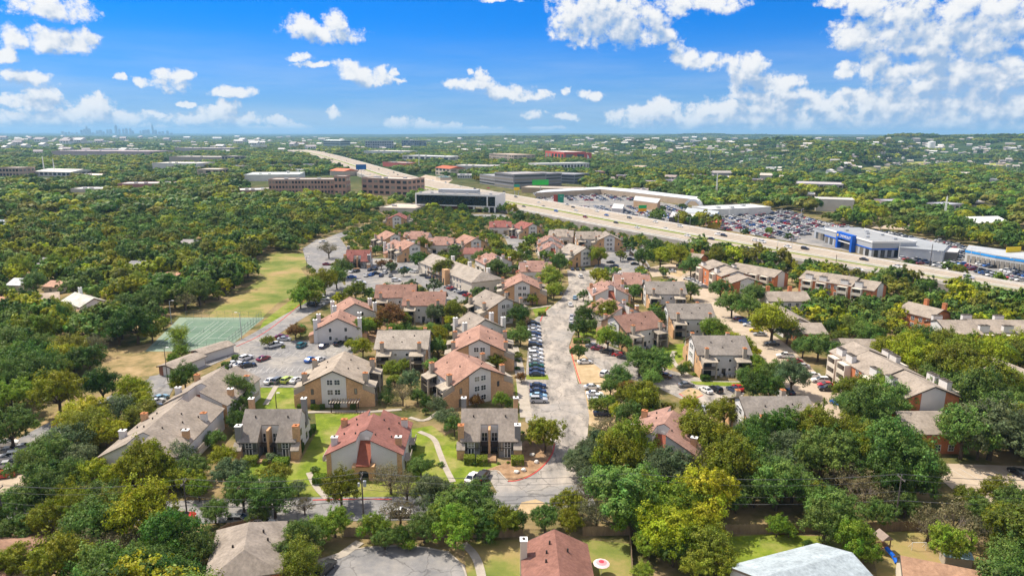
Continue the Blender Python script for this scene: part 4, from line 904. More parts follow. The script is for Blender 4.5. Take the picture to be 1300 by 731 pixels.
# ------------------------------------------------------------------ townhouse with a balcony slot in the front slope
def townhouse(label, lm, p1, p2, roof, ang=1.0, wall=GREYSIDE, ends=STUC, brick_left=True):
    x, y, _ = mid(*p1, *p2, 9.0); o = empty('townhouse', (x,y,0), R(ang)); hl = 6.1; hF = 5.9; zr = 9.0; ze = 4.0; s = (zr-ze)/hF
    c = 1.95; yr_ = -3.0; zc = zr-s*3.0
    # main body without the front centre
    gable_wall(o, -hl, hl, yr_, hF, zr-.1, zc-.1, ze-.1, ends, yr=0.0)
    for t in (-1, 1):
        b = MB(); x0, x1 = sorted((t*c, t*hl)); b.prism([(-hF,-.3),(yr_,-.3),(yr_,zc-.1),(-hF,ze-.1)], x0, x1, 'x'); part('front_wing', b, wall, o)
        b = MB(); x0, x1 = sorted((t*hl, t*(hl+.1))); b.prism([(-hF,-.3),(hF,-.3),(hF,ze-.15),(0,zr-.15),(-hF,ze-.15)], x0, x1, 'x'); part('end_wall', b, ends, o)
        # glazed front of each wing
        for (u, w_, h_, z, kd) in ((0,1.3,1.1,3.0,'w'),(-1.0,.5,1.9,2.6,'d'),(1.0,.5,1.9,2.6,'d')): window(o, t*4.0+u*1.25, -hF, z, w_, h_, ny=-1, kind=kd)
        for dx in (-.35, .35):
            d = window(o, t*4.0+dx, -hF, 1.1, .5, 2.0, ny=-1, kind='w', name='entry_door')
        b = MB()
        for ux in (-2.0, 2.0): b.box(t*4.0+ux-.1, t*4.0+ux+.1, -hF-.12, -hF, 0, 3.9)
        b.box(t*4.0-2.0, t*4.0+2.0, -hF-.14, -hF, 2.15, 2.3); part('front_trim', b, TRIM, o)
        # corner chimney with lean-to
        lft = t < 0
        chimney(o, t*(hl+.15), -4.9, 7.2, 1.3, 1.4, BRICK if lft == brick_left else GREYSIDE, cap='clay' if lft == brick_left else 'metal')
        b = MB(); x0, x1 = t*(hl+.15)-.85, t*(hl+.15)+.85; b.prism([(-7.0,0),(-5.6,0),(-5.6,3.4),(-7.0,2.2)], x0, x1, 'x'); part('brick_box', b, BRICK, o)
        b = MB(); b.prism([(-7.15,2.15),(-5.6,3.5),(-5.6,3.7),(-7.15,2.35)], x0-.1, x1+.1, 'x'); part('lean_to_roof', b, ROOF, o, color=(.36,.31,.26))
        chimney(o, t*(hl-.1), 3.0, 10.4, 1.1, 1.2, GREYSIDE if lft == brick_left else BRICK, cap='metal', z0=4)
        # balcony in the slot
        for z in (2.3, ) : 
            b = MB(); x0, x1 = sorted((t*.25, t*c)); b.box(x0, x1, -5.2, yr_, z, z+.15); part('balcony_floor', b, DARK, o)
            b = MB(); b.box(x0, x1, -5.2, -5.12, z+1.0, z+1.1)
            for k in range(8): xx = x0+.1+(x1-x0-.2)*k/7; b.box(xx-.03, xx+.03, -5.19, -5.13, z+.15, z+1.0)
            part('railing', b, DARK, o)
        for z in (1.1, 3.6): window(o, t*1.1, yr_, z, 1.2, 1.9, ny=-1, kind='w' if z > 2 else 'd')
        for z in (1.6, 4.2): window(o, t*hl+t*.1, -1.5, z, 1.0, 1.3, nx=t, kind='d'); window(o, t*hl+t*.1, 2.6, z, .8, 1.3, nx=t, kind='d')
    b = MB(); b.box(-.25, .25, -5.3, yr_, 0, 6.2); part('brick_pier', b, BRICK, o)
    b = MB(); b.box(-1.5, 1.5, -8.6, -5.4, 0, .5); part('entry_steps', b, MULCH, o)
    # roof
    m = MB(); ov = .3
    def sl(x0, x1, ya, za, yb, zb):
        v = [(x0,ya,za+.12),(x1,ya,za+.12),(x1,yb,zb+.12),(x0,yb,zb+.12)]
        m.add(v+[(x_,y_,z_-.22) for x_,y_,z_ in v], [(0,1,2,3),(7,6,5,4),(0,4,5,1),(1,5,6,2),(2,6,7,3),(3,7,4,0)])
    e_ = hl+ov
    sl(-e_, e_, 0, zr, hF+ov, ze-s*ov); sl(-e_, e_, yr_, zc, 0, zr)
    sl(-e_, -c, -hF-ov, ze-s*ov, yr_, zc); sl(c, e_, -hF-ov, ze-s*ov, yr_, zc)
    part('roof', m, ROOF, o, color=RC[roof]); vents(o, [(-3.6,-1.6,7.7),(3.6,-1.6,7.7)])
    tag(o, label, 'townhouse', 'townhouses with a balcony slot'); reg(o, lm, r=9.5); return o
# ------------------------------------------------------------------ brick terrace with stacked balconies and big chimney boxes
def terrace(label, lm, r1, r2, zr, ze, hw, segs, bays_, back=(), fl=3, roof='wgrey', ang=None, wall=OBRICK, L=None, wins=(), boxes=True, group='brick terraces', boxm=STUC, dz=0.0):
    a = P(*r1, zr); b_ = P(*r2, zr); A = math.degrees(math.atan2(b_[1]-a[1], b_[0]-a[0])) if ang is None else ang
    Ln = math.hypot(b_[0]-a[0], b_[1]-a[1]) if L is None else L; h = Ln/2
    o = empty('apartment_terrace', ((a[0]+b_[0])/2, (a[1]+b_[1])/2, 0), R(A))
    hF, hB = hw if isinstance(hw, tuple) else (hw, hw)
    for (u0, u1, dz_, dy) in segs:
        x0, x1 = -h+u0*Ln, -h+u1*Ln
        b = MB(); b.prism([(-hF+dy,-.3),(hB+dy,-.3),(hB+dy,ze+dz_-.1),(dy,zr+dz_-.1),(-hF+dy,ze+dz_-.1)], x0+.02, x1-.02, 'x'); part('wall', b, wall, o)
        gr = gable_roof(o, x0, x1, -hF+dy, hB+dy, zr+dz_, ze+dz_, ze+dz_, RC[roof], yr=dy, ov=.3)
        for e, xx in ((-1,x0),(1,x1)):
            b = MB(); p0, p1 = sorted((xx, xx+e*.09)); b.prism([(-hF*.45+dy,-.3),(hB*.45+dy,-.3),(hB*.45+dy,ze+dz_+(zr-ze)*.55-.2),(dy,zr+dz_-.2),(-hF*.45+dy,ze+dz_+(zr-ze)*.55-.2)], p0, p1, 'x'); part('stucco_panel', b, STUC, o)
    fh = (ze-.2)/fl
    for k, (u, side) in enumerate([(u, -1) for u in bays_]+[(u, 1) for u in back]):
        x = -h+u*Ln; dy = [s_[3] for s_ in segs if s_[0]-1e-6 <= u <= s_[1]+1e-6][0]
        y0 = (-hF if side < 0 else hB)+dy; s = side
        p = empty('balcony_bay', (x, y0, 0)); p.parent = o
        b = MB()
        for e in (-1, 1): b.box(min(e*2.0,e*1.75), max(e*2.0,e*1.75), min(0,s*1.9), max(0,s*1.9), 0, ze-.1)
        for f in range(1, fl+1): b.box(-1.75, 1.75, min(0,s*1.9), max(0,s*1.9), f*fh-.25, f*fh)
        part('bay_frame', b, CREAM, p)
        for f in range(fl):
            b = MB(); b.box(-1.75, 1.75, min(s*1.75,s*1.86), max(s*1.75,s*1.86), f*fh+.1, f*fh+1.0); part('balcony_front', b, CREAM, p)
            window(p, 0, 0, f*fh+1.25, 2.6, 2.0, ny=s, kind='d', name='patio_door')
        if boxes:
            b = MB(); b.box(-1.5, 1.5, -.65, .65, ze-1.2, ze+2.3); c = part('chimney_box', b, boxm, p, loc=(0, -s*.9, 0))
            b = MB(); b.box(-1.6, 1.6, -.75, .75, ze+2.3, ze+2.42); b.box(-.9,-.3,-.3,.3,ze+2.4,ze+2.6); b.box(.3,.9,-.3,.3,ze+2.4,ze+2.6); part('cap', b, TRIM, c)
    for u in wins:
        x = -h+u*Ln; dy = [s_[3] for s_ in segs if s_[0]-1e-6 <= u <= s_[1]+1e-6][0]
        for f in range(fl): window(o, x, -hF+dy, f*fh+1.6, 1.1, 1.4, ny=-1)
    tag(o, label, 'apartment terrace', group); reg(o, lm, r=9)
    for k in (-.7, .7): FOOT.append((o.location.x+k*math.cos(R(A))*h, o.location.y+k*math.sin(R(A))*h, hF+3))
    return o
# ================================================================== the apartment complex
blockpx('tan brick block with a grey stucco bay and tan roof beside the left parking lot', 'the tan brick block', 422.5,470.1,437.5,446.5,'tan')
blockpx('orange-pink roofed brick block nearest the central drive, above the grey townhouse', 'the front orange-pink roof', 608.6,465,577,445.5,'orange')
blockpx('orange-pink roofed brick block just behind the front orange-pink one', 'the second orange-pink roof', 608.6,430,609.5,413,'orange')
blockpx('grey-roofed brick block with side bay beside the upper central drive', 'the grey-roofed brick gable', 641.8,378,617,367.7,'grey', ang=120)
blockpx('bright orange-roofed brick block at the bend of the central drive', 'the bright orange roof', 663,356.6,661,346.5,'orange')
blockpx('brown-roofed block with grey chimneys and a white eaves wall, left of the long grey block', 'the brown-roofed block', 514.5,370.3,565,370.3,'brown')
blockpx('tan-grey roofed block seen eaves-on in the middle of the complex', 'the middle tan-grey roof', 482,419.4,544,419.4,'lgrey')
blockpx('grey-shingled block facing the lawn strip and parked cars on the right', 'the right grey block', 882,426,941,426,'dgrey')
blockpx('grey-shingled block behind the nearest right grey block', 'the second right grey block', 847,385.5,900.6,385.5,'dgrey')
blockpx('grey-shingled block furthest back of the three on the right', 'the third right grey block', 820,357,866.5,357.5,'dgrey')
blockpx('brown-roofed block turned at an angle above the oak-shaded parking court', 'the angled brown roof', 781.5,401,824,395,'brown')
blockpx('dark grey-roofed block half hidden in the trees beside the concrete court', 'the grey roof in the trees', 942,503,1022,503,'dgrey', ang=1)
blockpx('grey-roofed brick block with white bay at the far end of the central drive', 'the far grey gable', 744,314,723,309.3,'lgrey', ang=120)
blockpx('mauve-grey roofed block close under the highway wall', 'the grey roof under the highway', 733,293.6,761,294,'grey', ang=1)
blockpx('grey gabled brick block with white bay below the highway', 'the gable below the highway', 770.5,300.4,772,291.5,'grey', ang=92)
blockpx('salmon-roofed brick block with white bay near the upper road', 'the salmon-roofed gable', 606,302,588,297.5,'orange', ang=120)
blockpx('salmon-roofed block with white gable in the upper left of the complex', 'the upper left white gable', 503,297,489,292.5,'orange', ang=120)
blockpx('tan-sided block with a white end bay behind the brown maple', 'the tan-sided block', 527,309,513,304,'orange', ang=120)
blockpx('brown-roofed block behind the parking court, left of the middle conifer', 'the low brown roof', 478,362.5,528,360,'brown', ang=5)
blockpx('maroon-roofed block with white gable below the concrete office apron', 'the northern maroon gable', 505,275.3,505.5,268,'maroon', ang=92)
blockpx('maroon-roofed block under the highway at the far end of the trees', 'the far maroon block', 674,284,664,280.5,'maroon', ang=120)
townhouse('grey-roofed townhouse with left brick chimneys at the front left lawn', 'the left grey townhouse', (317,519.4),(378,519.4),'dgrey', ang=1.0, brick_left=False)
townhouse('grey-roofed townhouse with a central balcony slot beside the central drive', 'the front grey townhouse', (589.5,518.6),(653.6,518.6),'grey', ang=1.0)
townhouse('red-roofed townhouse with brick chimney behind the dark oak of the upper drive', 'the red-roofed townhouse', (443,316.8),(467.4,317.7),'maroon', ang=1.0)
notchpx('red-roofed block with white gable wings and a brick portico at the front', 'the red-roofed block', (461,554.5),(478,517),'red', ang=91)
notchpx('red-roofed block buried in oaks right of the central drive', 'the hidden red roof', (849,545),(849,515),'pink', ang=63)
notchpx('nearest section of the long tan-grey row on the left', 'the near long grey row', (172,557),(238,501),'wgrey',fit=True)
notchpx('further section of the long tan-grey row on the left', 'the far long grey row', (247.5,492),(290,462),'wgrey',fit=True,zr=9.6,ze=5.6)
notchpx('pink-roofed slotted block, right of the bend, further back of two', 'the upper pink roof', (775,363),(771,355),'pink', ang=92)
notchpx('pink-roofed slotted block, right of the bend, nearer of two', 'the lower pink roof', (789,386),(773,377),'pink', ang=112)
notchpx('wide reddish roof with a tan chimney behind the pink roofs', 'the wide reddish roof', (782.5,345.5),(821,346.5),'pink', ang=-3)
notchpx('low brown-pink roof with two tan chimneys behind the bright orange roof', 'the brown-pink roof', (660,331.5),(699,330.5),'pink', ang=3)
notchpx('small pink roof between round trees left of the far road end', 'the small pink roof', (631,326),(624,318.5),'pink', ang=112)
notchpx('pink roof nearer of two beside the far road end', 'the lower far pink roof', (702,311),(700,305.5),'pink', ang=92)
notchpx('pink roof further of two beside the far road end', 'the upper far pink roof', (699,302.5),(697,297.5),'pink', ang=92)
notchpx('pink-brown roof left of the salmon-roofed gable', 'the pink-brown roof', (547,300),(574,301),'pink', ang=-3)
notchpx('pale pink roof at the far upper left of the complex', 'the pale pink roof', (517,292.8),(543,294.3),'pink', ang=-6)
notchpx('maroon roof right below the dark glass office', 'the upper maroon roof', (622,280.5),(648,279.5),'maroon', ang=3)
notchpx('tan-grey roof among trees near the highway', 'the tan roof near the highway', (700,290.5),(726,291.5),'wgrey', ang=-8)
gable('house','small red-roofed house with a white gable between round trees','the small red house',(590,314.6),(612,314.8),6.5,4,5,'red',cat='house',chims=[(.5,.5,8)],wins=[('F',(-3,0,3),(1.6,),1,1.2),('L',(-2,2),(1.6,4.2),.9,1.2)])
# stucco fourplexes with white chimneys
wc = dict(cat='fourplex')
def fourplex(label, lm, r1, r2, roof, ang, L=11, hw=7):
    o = gable('fourplex', label, lm, r1, r2, 8.6, 5.0, hw, roof, ang=ang, L=L, cat='fourplex', group='stucco fourplexes',
        chims=[(-.95,-1.05,8.2,1.3,1.3,STUC,'metal'),(-.95,1.05,8.2,1.3,1.3,STUC,'metal'),(.5,-1.0,8.0,1.3,1.3,STUC,'metal'),(.5,1.0,8.0,1.3,1.3,STUC,'metal')],
        wins=[('L',(-2.6,2.6),(1.6,4.4),.9,1.3),('R',(-2.6,2.6),(1.6,4.4),.9,1.3),('F',(-3,0,3),(1.6,),1.2,1.3),('B',(-3,0,3),(1.6,),1.2,1.3)])
    for s in (-1, 1):
        b = MB(); b.prism([(s*7,-.2),(s*9.6,-.2),(s*9.6,2.5),(s*7,3.6)], -L/2+.3, -L/2+4.2, 'x'); part('side_porch', b, BRICK, o)
        b = MB(); b.prism([(s*7,3.6),(s*9.9,2.4),(s*9.9,2.6),(s*7,3.8)], -L/2+.1, -L/2+4.4, 'x'); part('porch_roof', b, ROOF, o, color=RC[roof])
    vents(o, [(-2,-2,7.6),(1,2.5,7.3),(3,-4,6.6)]); return o
fourplex('salmon-roofed stucco fourplex with a white gable facing the left parking lot', 'the white-gabled fourplex', (426,403.5),(433,393.5),'orange',100)
fourplex('salmon-roofed stucco fourplex behind the front white-gabled one', 'the rear fourplex', (451.7,385),(443,377),'orange',112)
fourplex('grey-roofed fourplex with white chimneys behind the orange-pink roofs', 'the grey-roofed fourplex', (615,405),(597,396),'grey',120)
fourplex('pink-roofed stucco fourplex below the upper left white gable', 'the pink fourplex', (510,308),(500,303.5),'pink',120)
# long grey block
o = gable('apartment_block','long grey-roofed block with hipped end facing the parked cars','the long grey block',(549.5,322),(612,344),9,5.6,8,'lgrey',wall=CREAM,hip=(0,5),
   chims=[(-.7,.95,8.2,1.6,1.4,STUC,'metal'),(0,.95,8.2,1.6,1.4,STUC,'metal'),(.7,.95,8.2,1.6,1.4,STUC,'metal')],wins=[('F',tuple(-18+3.2*i for i in range(13)),(1.6,4.2),1.2,1.4),('R',(-4,0,4),(1.6,),1.2,1.3)])
b = MB(); b.box(6.4, 9.6, -10.6, -8, 0, 7.6); part('brick_tower', b, BRICK, o); b = MB(); b.box(7.5, 8.5, -10.68, -10.6, 0, 3.4); part('arch_door', b, GLASS, o)
for k in range(4):
    b = MB(); x = -10+k*4; b.box(x-.15, x+.15, -10.2, -9.9, 0, 5.3); part('porch_post', b, BRICK, o)
b = MB(); b.box(-11, 6, -10.3, -8, 2.6, 2.8); b.box(-11, 6, -10.3, -10.2, 2.8, 3.7); part('balcony', b, DARK, o)
# right-hand brick terraces
terrace('left brick terrace with three stepped grey roofs beside the beige lot','the left brick terrace',(905,331),(946,350),9.5,7.2,7,[(0,.36,.6,0),(.36,.72,0,.8),(.72,1,-.9,1.2)],(.1,.5),back=(.3,),fl=2,wins=(.25,.68,.85))
terrace('long two-storey brick terrace with three orange chimneys beside the highway trees','the long low terrace',(935,333.5),(992.6,343.5),8,5.6,6,[(0,1,0,0)],(.12,.36,.58,.82),fl=2,boxes=False,wins=(.24,.48,.7,.93))
terrace('three-storey brick terrace with white chimney boxes facing the trees','the three-storey brick terrace',(1024,343.5),(1118,357.5),11,8.4,7,[(0,.27,0,.5),(.27,.72,.3,0),(.72,1,-.3,.6)],(.13,.33,.62,.8),fl=3,wins=(.43,.52,.05))
terrace('brick terrace with stepped roof and stacked balconies above the concrete court','the right brick terrace',(1082,434.5),(1185.5,489),11,8.3,(6.8,6.8),[(0,.22,.2,.4),(.22,.66,0,0),(.66,1,-.3,.3)],(.12,.28,.6,.78),back=(.2,.32,.75,.88),fl=3,wins=(.42,.5,.9))
terrace('wide grey-roofed terrace with paired white chimney boxes at the right edge','the right edge terrace',(1190,406),(1330,408.5),10.5,8,7.5,[(0,.3,0,0),(.3,1,0,1.5)],(.34,.55,.85),back=(.1,.4,.7),fl=3,wins=(.62,.7,.78))
for k, (label, lm, r1, r2, z, e, hw, ln) in enumerate([
  ('grey-roofed two-storey block behind the olive oak of the concrete drive','the two-storey grey block',(970.5,370),(1022,370.3),8,5.6,6,None),
  ('low grey roof rising behind the grey-green tree','the low grey roof',(1012,409.5),(1041,409.8),7,5,6,None),
  ('grey roof running downhill behind the big olive oak','the downhill grey roof',(981.5,385),(1014,404),7,5,5,None),
  ('grey-roofed brick building with white gable beside the pale concrete lot','the lower right brick house',(1139,523),(1209,523),7.4,5,6.2,None),
  ('pale grey roof at the right edge under the trees','the right edge roof',(1248,448.5),(1325,478),8,5.5,6.5,None),
  ('tan roof with orange chimneys in the oaks below the highway','the tan roof in the oaks',(1155,383),(1197,393),8,5.6,6.5,None),
  ('tan roof with orange chimneys behind the yellow-green trees','the roof behind the yellow trees',(868,320),(893,323),8,5.6,6,None),
  ('small pale roof in the trees below the highway wall','the small pale roof',(816,310.5),(838,310),7,5,5,None),
  ('long thin grey roof behind the hedge of trees','the thin grey roof',(1066,429.5),(1162,431.8),6.5,4.6,5,None)]):
    gable('apartment_building', label, lm, r1, r2, z, e, hw, 'wgrey', wall=OBRICK if k in (1,3,5,6) else STUC, cat='apartment building', chims=[(-.6,.9,z+.9,1.4,1.2,OBRICK,'clay'),(.5,.9,z+.9,1.4,1.2,OBRICK,'clay')] if k in (0,5,6) else [],
          wins=[('F',(-6,-3,0,3,6),(1.5,4) if e > 5.2 else (1.5,),1.1,1.3),('L',(-2,2),(1.6,),1.1,1.3)] if k not in (4,8) else [])
gable('apartment_building','low brick end wing of the right brick terrace with a grey roof','the brick end wing',(1139,487),(1180,487.5),8.0,6.0,(4.2,3.2),'wgrey',wall=OBRICK,cat='apartment building')
# bottom and left houses
_h = gable('bungalow','grey hipped bungalow roof in the bottom left trees','the grey hipped bungalow',(316,665),(310,696),5.6,3.1,(5.4,5.4),'grey',cat='house',hip=(3.5,3.5),wall=OBRICK); vents(_h, [(-2,2.4,4.7),(0,3.2,4.3),(1.5,-2,4.8)])
_h = gable('bungalow','reddish-brown bungalow with a cream chimney at the bottom centre','the reddish bungalow',(704,674),(711,733),5.6,3.0,(5.2,5.2),(.23,.115,.09),cat='house',chims=[(-.45,-1.0,6.2,1.2,1.1,CREAM,'metal')],wall=CREAM); vents(_h, [(-3,-1,5.4),(-1,-1.6,5.0),(1.2,-1.8,4.9),(-1.5,1.8,5.0)])
gable('bungalow','bungalow with a pale blue-grey metal roof at the bottom right','the pale metal roof',(965,733),(1079,702.5),6,3.6,(7.5,6.5),(.33,.38,.41),cat='house',wall=WHITE)
gable('bungalow','brown-shingled bungalow behind the play tower','the brown-shingled bungalow',(1147,706),(1242,724.5),5.6,3.0,(6.5,4.0),(.33,.20,.13),cat='house',wall=CREAM)
gable('bungalow','brown roof corner under the oaks at the far bottom left','the brown roof corner',(-20,686),(42,692),4.6,2.8,5,(.28,.17,.12),cat='house',wall=CREAM)
gable('house','white two-storey house with pale roof on the left hillside street','the white two-storey house',(95.7,371),(119,378.5),7.6,5.2,5,(.50,.49,.44),wall=WHITE,cat='house',chims=[(-.9,.3,9.3,1.1,1.1,WHITE,'metal')],wins=[('F',(-6,-3,0,3,6),(1.6,4.2),1.1,1.3),('R',(-2,2),(1.6,4.2),1,1.3)])
for (label, lm, a_, b__, z, hw, rc) in [
  ('tan-roofed house left of the white two-storey house','the tan-roofed house',(43,373.5),(74,370.5),5.2,6,(.42,.34,.27)),
  ('long pinkish-roofed house below the white two-storey house','the pinkish roof',(98,393.5),(141,388),4.6,5,(.40,.25,.17)),
  ('dark grey hipped house among the left oaks','the dark grey house',(168,331),(186,331),6,6,(.24,.235,.24)),
  ('pink-roofed house beside a small lawn in the left oaks','the pink-roofed house',(213,345.5),(229,347),4.6,5,(.46,.26,.19)),
  ('grey-roofed house in the upper left trees','the upper left grey house',(55,327),(76,327.5),6,6,(.28,.27,.28)),
  ('pale blue-white roof at the left edge','the pale left roof',(19,353),(36,353.5),5,5,(.55,.57,.58)),
  ('reddish roof at the left edge','the reddish left roof',(-14,376),(8,377),5,5,(.42,.24,.16)),
  ('pinkish roof glimpsed between dark trees on the left','the glimpsed pink roof',(66,356),(84,357),4.6,5,(.44,.27,.2)),
  ('small grey house far back in the left woods','the small woodland house',(233,304),(247,304),6,5.5,(.30,.28,.27)),
  ('pale roof half sunk in the left woods','the pale woodland roof',(50,272),(64,272.5),5.5,5,(.5,.42,.38)),
  ('grey roof at the left edge of the woods','the left woods roof',(0,279),(18,280),6,6,(.35,.38,.42))]:
    gable('house', label, lm, a_, b__, z, 3.0 if z < 5.5 else 3.8, hw, rc, cat='house', wall=CREAM, group='houses on the left hillside', wins=[('F',(-4,0,4),(1.5,),1.2,1.2)], hip=(2,2) if z >= 6 else (0,0))
# carports
for k, (r1, r2, lb, lm) in enumerate([((211,463),(250,448),'nearer carport with brown brick end and white back wall','the nearer carport'),((250,444.5),(288,433),'further carport beside the tennis courts','the further carport')]):
    o = gable('carport', lb, lm, r1, r2, 3.6, 2.9, 2.9, 'wgrey', cat='carport', wall=STUC, endm=DBRICK, group='carports', ov=.5)
# pergola
x, y, _ = P(438,521); o = empty('pergola', (x,y,0), R(1)); b = MB()
for i in range(11): b.box(-3.6+i*.7, -3.3+i*.7, -1.6, 1.6, 2.6, 2.72)
part('slatted_roof', b, mat('grey_wood',(.30,.25,.21),var=.25), o)
for sx in (-3.2,3.2):
    for sy in (-1.3,1.3): b = MB(); b.box(sx-.09,sx+.09,sy-.09,sy+.09,0,2.6); part('post', b, DARK, o)
tag(o, 'weathered grey slatted pergola before the tan brick block', 'pergola')
# ------------------------------------------------------------------ offices, shops and far buildings
FARX = []      # sight wedges kept free of trees: x, y, half width, length towards the camera
def farb(name, label, lm, p0, p1, hpx, dep, wall, roof, fl=0, cols=0, cat='office building', glassc=None, h=None, pitched=0, parapet=True, group=None, units=0, clear=.10):
    a = PT(*p0); b_ = PT(*p1); d = math.hypot(b_[0]-a[0], b_[1]-a[1]); A = math.atan2(b_[1]-a[1], b_[0]-a[0])
    dist = math.hypot((a[0]+b_[0])/2, (a[1]+b_[1])/2); H_ = hpx*dist/FOC if h is None else h
    cx, cy = (a[0]+b_[0])/2, (a[1]+b_[1])/2; z0 = min(a[2], b_[2])
    o = empty(name, (cx, cy, z0), A); hw = d/2
    b = MB(); b.box(-hw, hw, 0, dep, -12, H_); part('wall', b, PAINT, o, color=wall)
    if pitched:
        b = MB(); b.prism([(-.8,H_),(dep+.8,H_),(dep*.5,H_+pitched)], -hw-.8, hw+.8, 'x'); part('roof', b, ROOF, o, color=roof)
    else:
        b = MB(); b.box(-hw-.15, hw+.15, -.15, dep+.15, H_, H_+.35); part('roof', b, FLATROOF, o, color=roof)
        if parapet:
            b = MB()
            for (x0,x1,y0,y1) in ((-hw-.2,hw+.2,-.2,.15),(-hw-.2,hw+.2,dep-.15,dep+.2),(-hw-.2,-hw+.15,.15,dep-.15),(hw-.15,hw+.2,.15,dep-.15)): b.box(x0,x1,y0,y1,H_+.36,H_+1.0)
            part('parapet', b, PAINT, o, color=wall)
        for k in range(units):
            u = -hw*.8+1.6*hw*((k*.618+.17) % 1); v = dep*(.25+.5*((k*.381+.3) % 1)); b = MB(); b.box(u-2, u+2, v-1.5, v+1.5, H_+.36, H_+1.9); part('roof_unit', b, METAL, o)
    if fl:
        fh = H_/fl
        for f in range(fl):
            b = MB()
            if cols:
                cw = d/cols; wb = MB(); wb.box(-cw*.32, cw*.32, -.18, .02, 0, fh*.5); wm = wb.mesh('far_window', GLASS)
                for c in range(cols): new('window', wm, o, (-hw+cw*(c+.5), 0, f*fh+fh*.3))
                n2 = min(8, max(2, int(dep/ (d/cols)))); c2 = dep/n2; wb = MB(); wb.box(-.18,.18,-c2*.32,c2*.32,0,fh*.5); wm = wb.mesh('far_window', GLASS)
                for c in range(n2):
                    for e in (-1, 1): new('window', wm, o, (e*hw, c2*(c+.5), f*fh+fh*.3))
                continue
            else:
                b.box(-hw*.985, hw*.985, -.18, .02, f*fh+fh*.34, f*fh+fh*.78)
                for e in (-1, 1): b.box(min(e*hw,e*(hw+.18)), max(e*hw,e*(hw+.18)), dep*.03, dep*.97, f*fh+fh*.34, f*fh+fh*.78)
            part('window_band', b, GLASS, o)
    tag(o, label, cat, group); BUILT.append((lm, (p0[0]+p1[0])/2, (p0[1]+p1[1])/2)); FARX.append((cx, cy, hw, dep, A, clear*dist))
    return o
Wt=(.62,.61,.58); Bg=(.48,.41,.32); Gr=(.30,.30,.31); Dk=(.12,.125,.13); Pk=(.36,.21,.16); RdW=(.50,.07,.045); Tn=(.42,.30,.2)
farb('office_building','long pinkish brick office with rows of dark square windows left of the highway','the brick office',(342,247),(424,247),17,30,(.40,.26,.20),(.42,.38,.34),3,20,units=3,clear=.05)
farb('office_building','dark-windowed corner tower joining the brick office','the brick office tower',(425,249),(440,249),23,22,(.42,.26,.2),(.34,.31,.28),3,3,clear=.04)
farb('office_building','pinkish brick office with large dark windows before the highway','the corner brick office',(460,247),(518,250),20,34,(.42,.27,.205),(.5,.44,.38),3,8,units=4,clear=.05)
# dark glass office on white legs
a = P(527.5,267); b_ = P(630,270.5); d = math.hypot(b_[0]-a[0], b_[1]-a[1]); o = empty('glass_office', ((a[0]+b_[0])/2,(a[1]+b_[1])/2,0), math.atan2(b_[1]-a[1],b_[0]-a[0])); hw = d/2; s_ = math.hypot(a[0],a[1])/FOC
zt = 22*s_*.98; zb_ = 5.0
b = MB(); b.box(-hw+1.2,hw-1.2,.6,30,zb_+.9,zt-1.6); part('curtain_glass', b, glass_mat('dark_curtain_glass',(.012,.016,.022),.06), o)
b = MB(); b.box(-hw,hw,0,30.6,zt-1.5,zt); b.box(-hw,hw,0,30.6,zb_,zb_+.8); b.box(-hw,-hw+1.1,0,30.6,zb_+.8,zt-1.5); b.box(hw-1.1,hw,0,30.6,zb_+.8,zt-1.5); b.box(hw-9,hw-8,0,1,zb_+.8,zt-1.5); part('white_frame', b, WHITE, o)
for u in (-.95,-.6,-.2,.45,.68,.82,.96):
    b = MB(); b.box(u*hw-.7,u*hw+.7,.5,2,0,zb_); part('leg', b, WHITE, o)
b = MB(); b.box(-hw*.9,hw*.3,6,24,0,zb_-.2); part('ground_floor', b, DBRICK, o)
b = MB(); b.box(-hw+.5,hw-.5,.5,30.1,zt,zt+.12); part('roof', b, FLATROOF, o, color=(.30,.28,.26))
b = MB(); b.box(-hw*.5,hw*.45,9,20,zt+.1,zt+3.2); part('plant_room', b, METAL, o)
for k in range(7): b = MB(); u = -hw*.9+k*hw*.29; b.box(u-1,u+1,3,5,zt,zt+1.2); part('roof_unit', b, METAL, o)
tag(o,'long dark glass office with a white frame raised on white legs','office building'); BUILT.append(('the dark glass office',578,262)); FARX.append((o.location.x,o.location.y,hw,30,o.rotation_euler.z,4))
farb('parking_deck','low pale parking deck left of the dark glass office','the low parking deck',(482,270),(527,271),5,40,(.5,.46,.42),(.52,.44,.36),0,units=1,cat='parking deck',clear=.03)
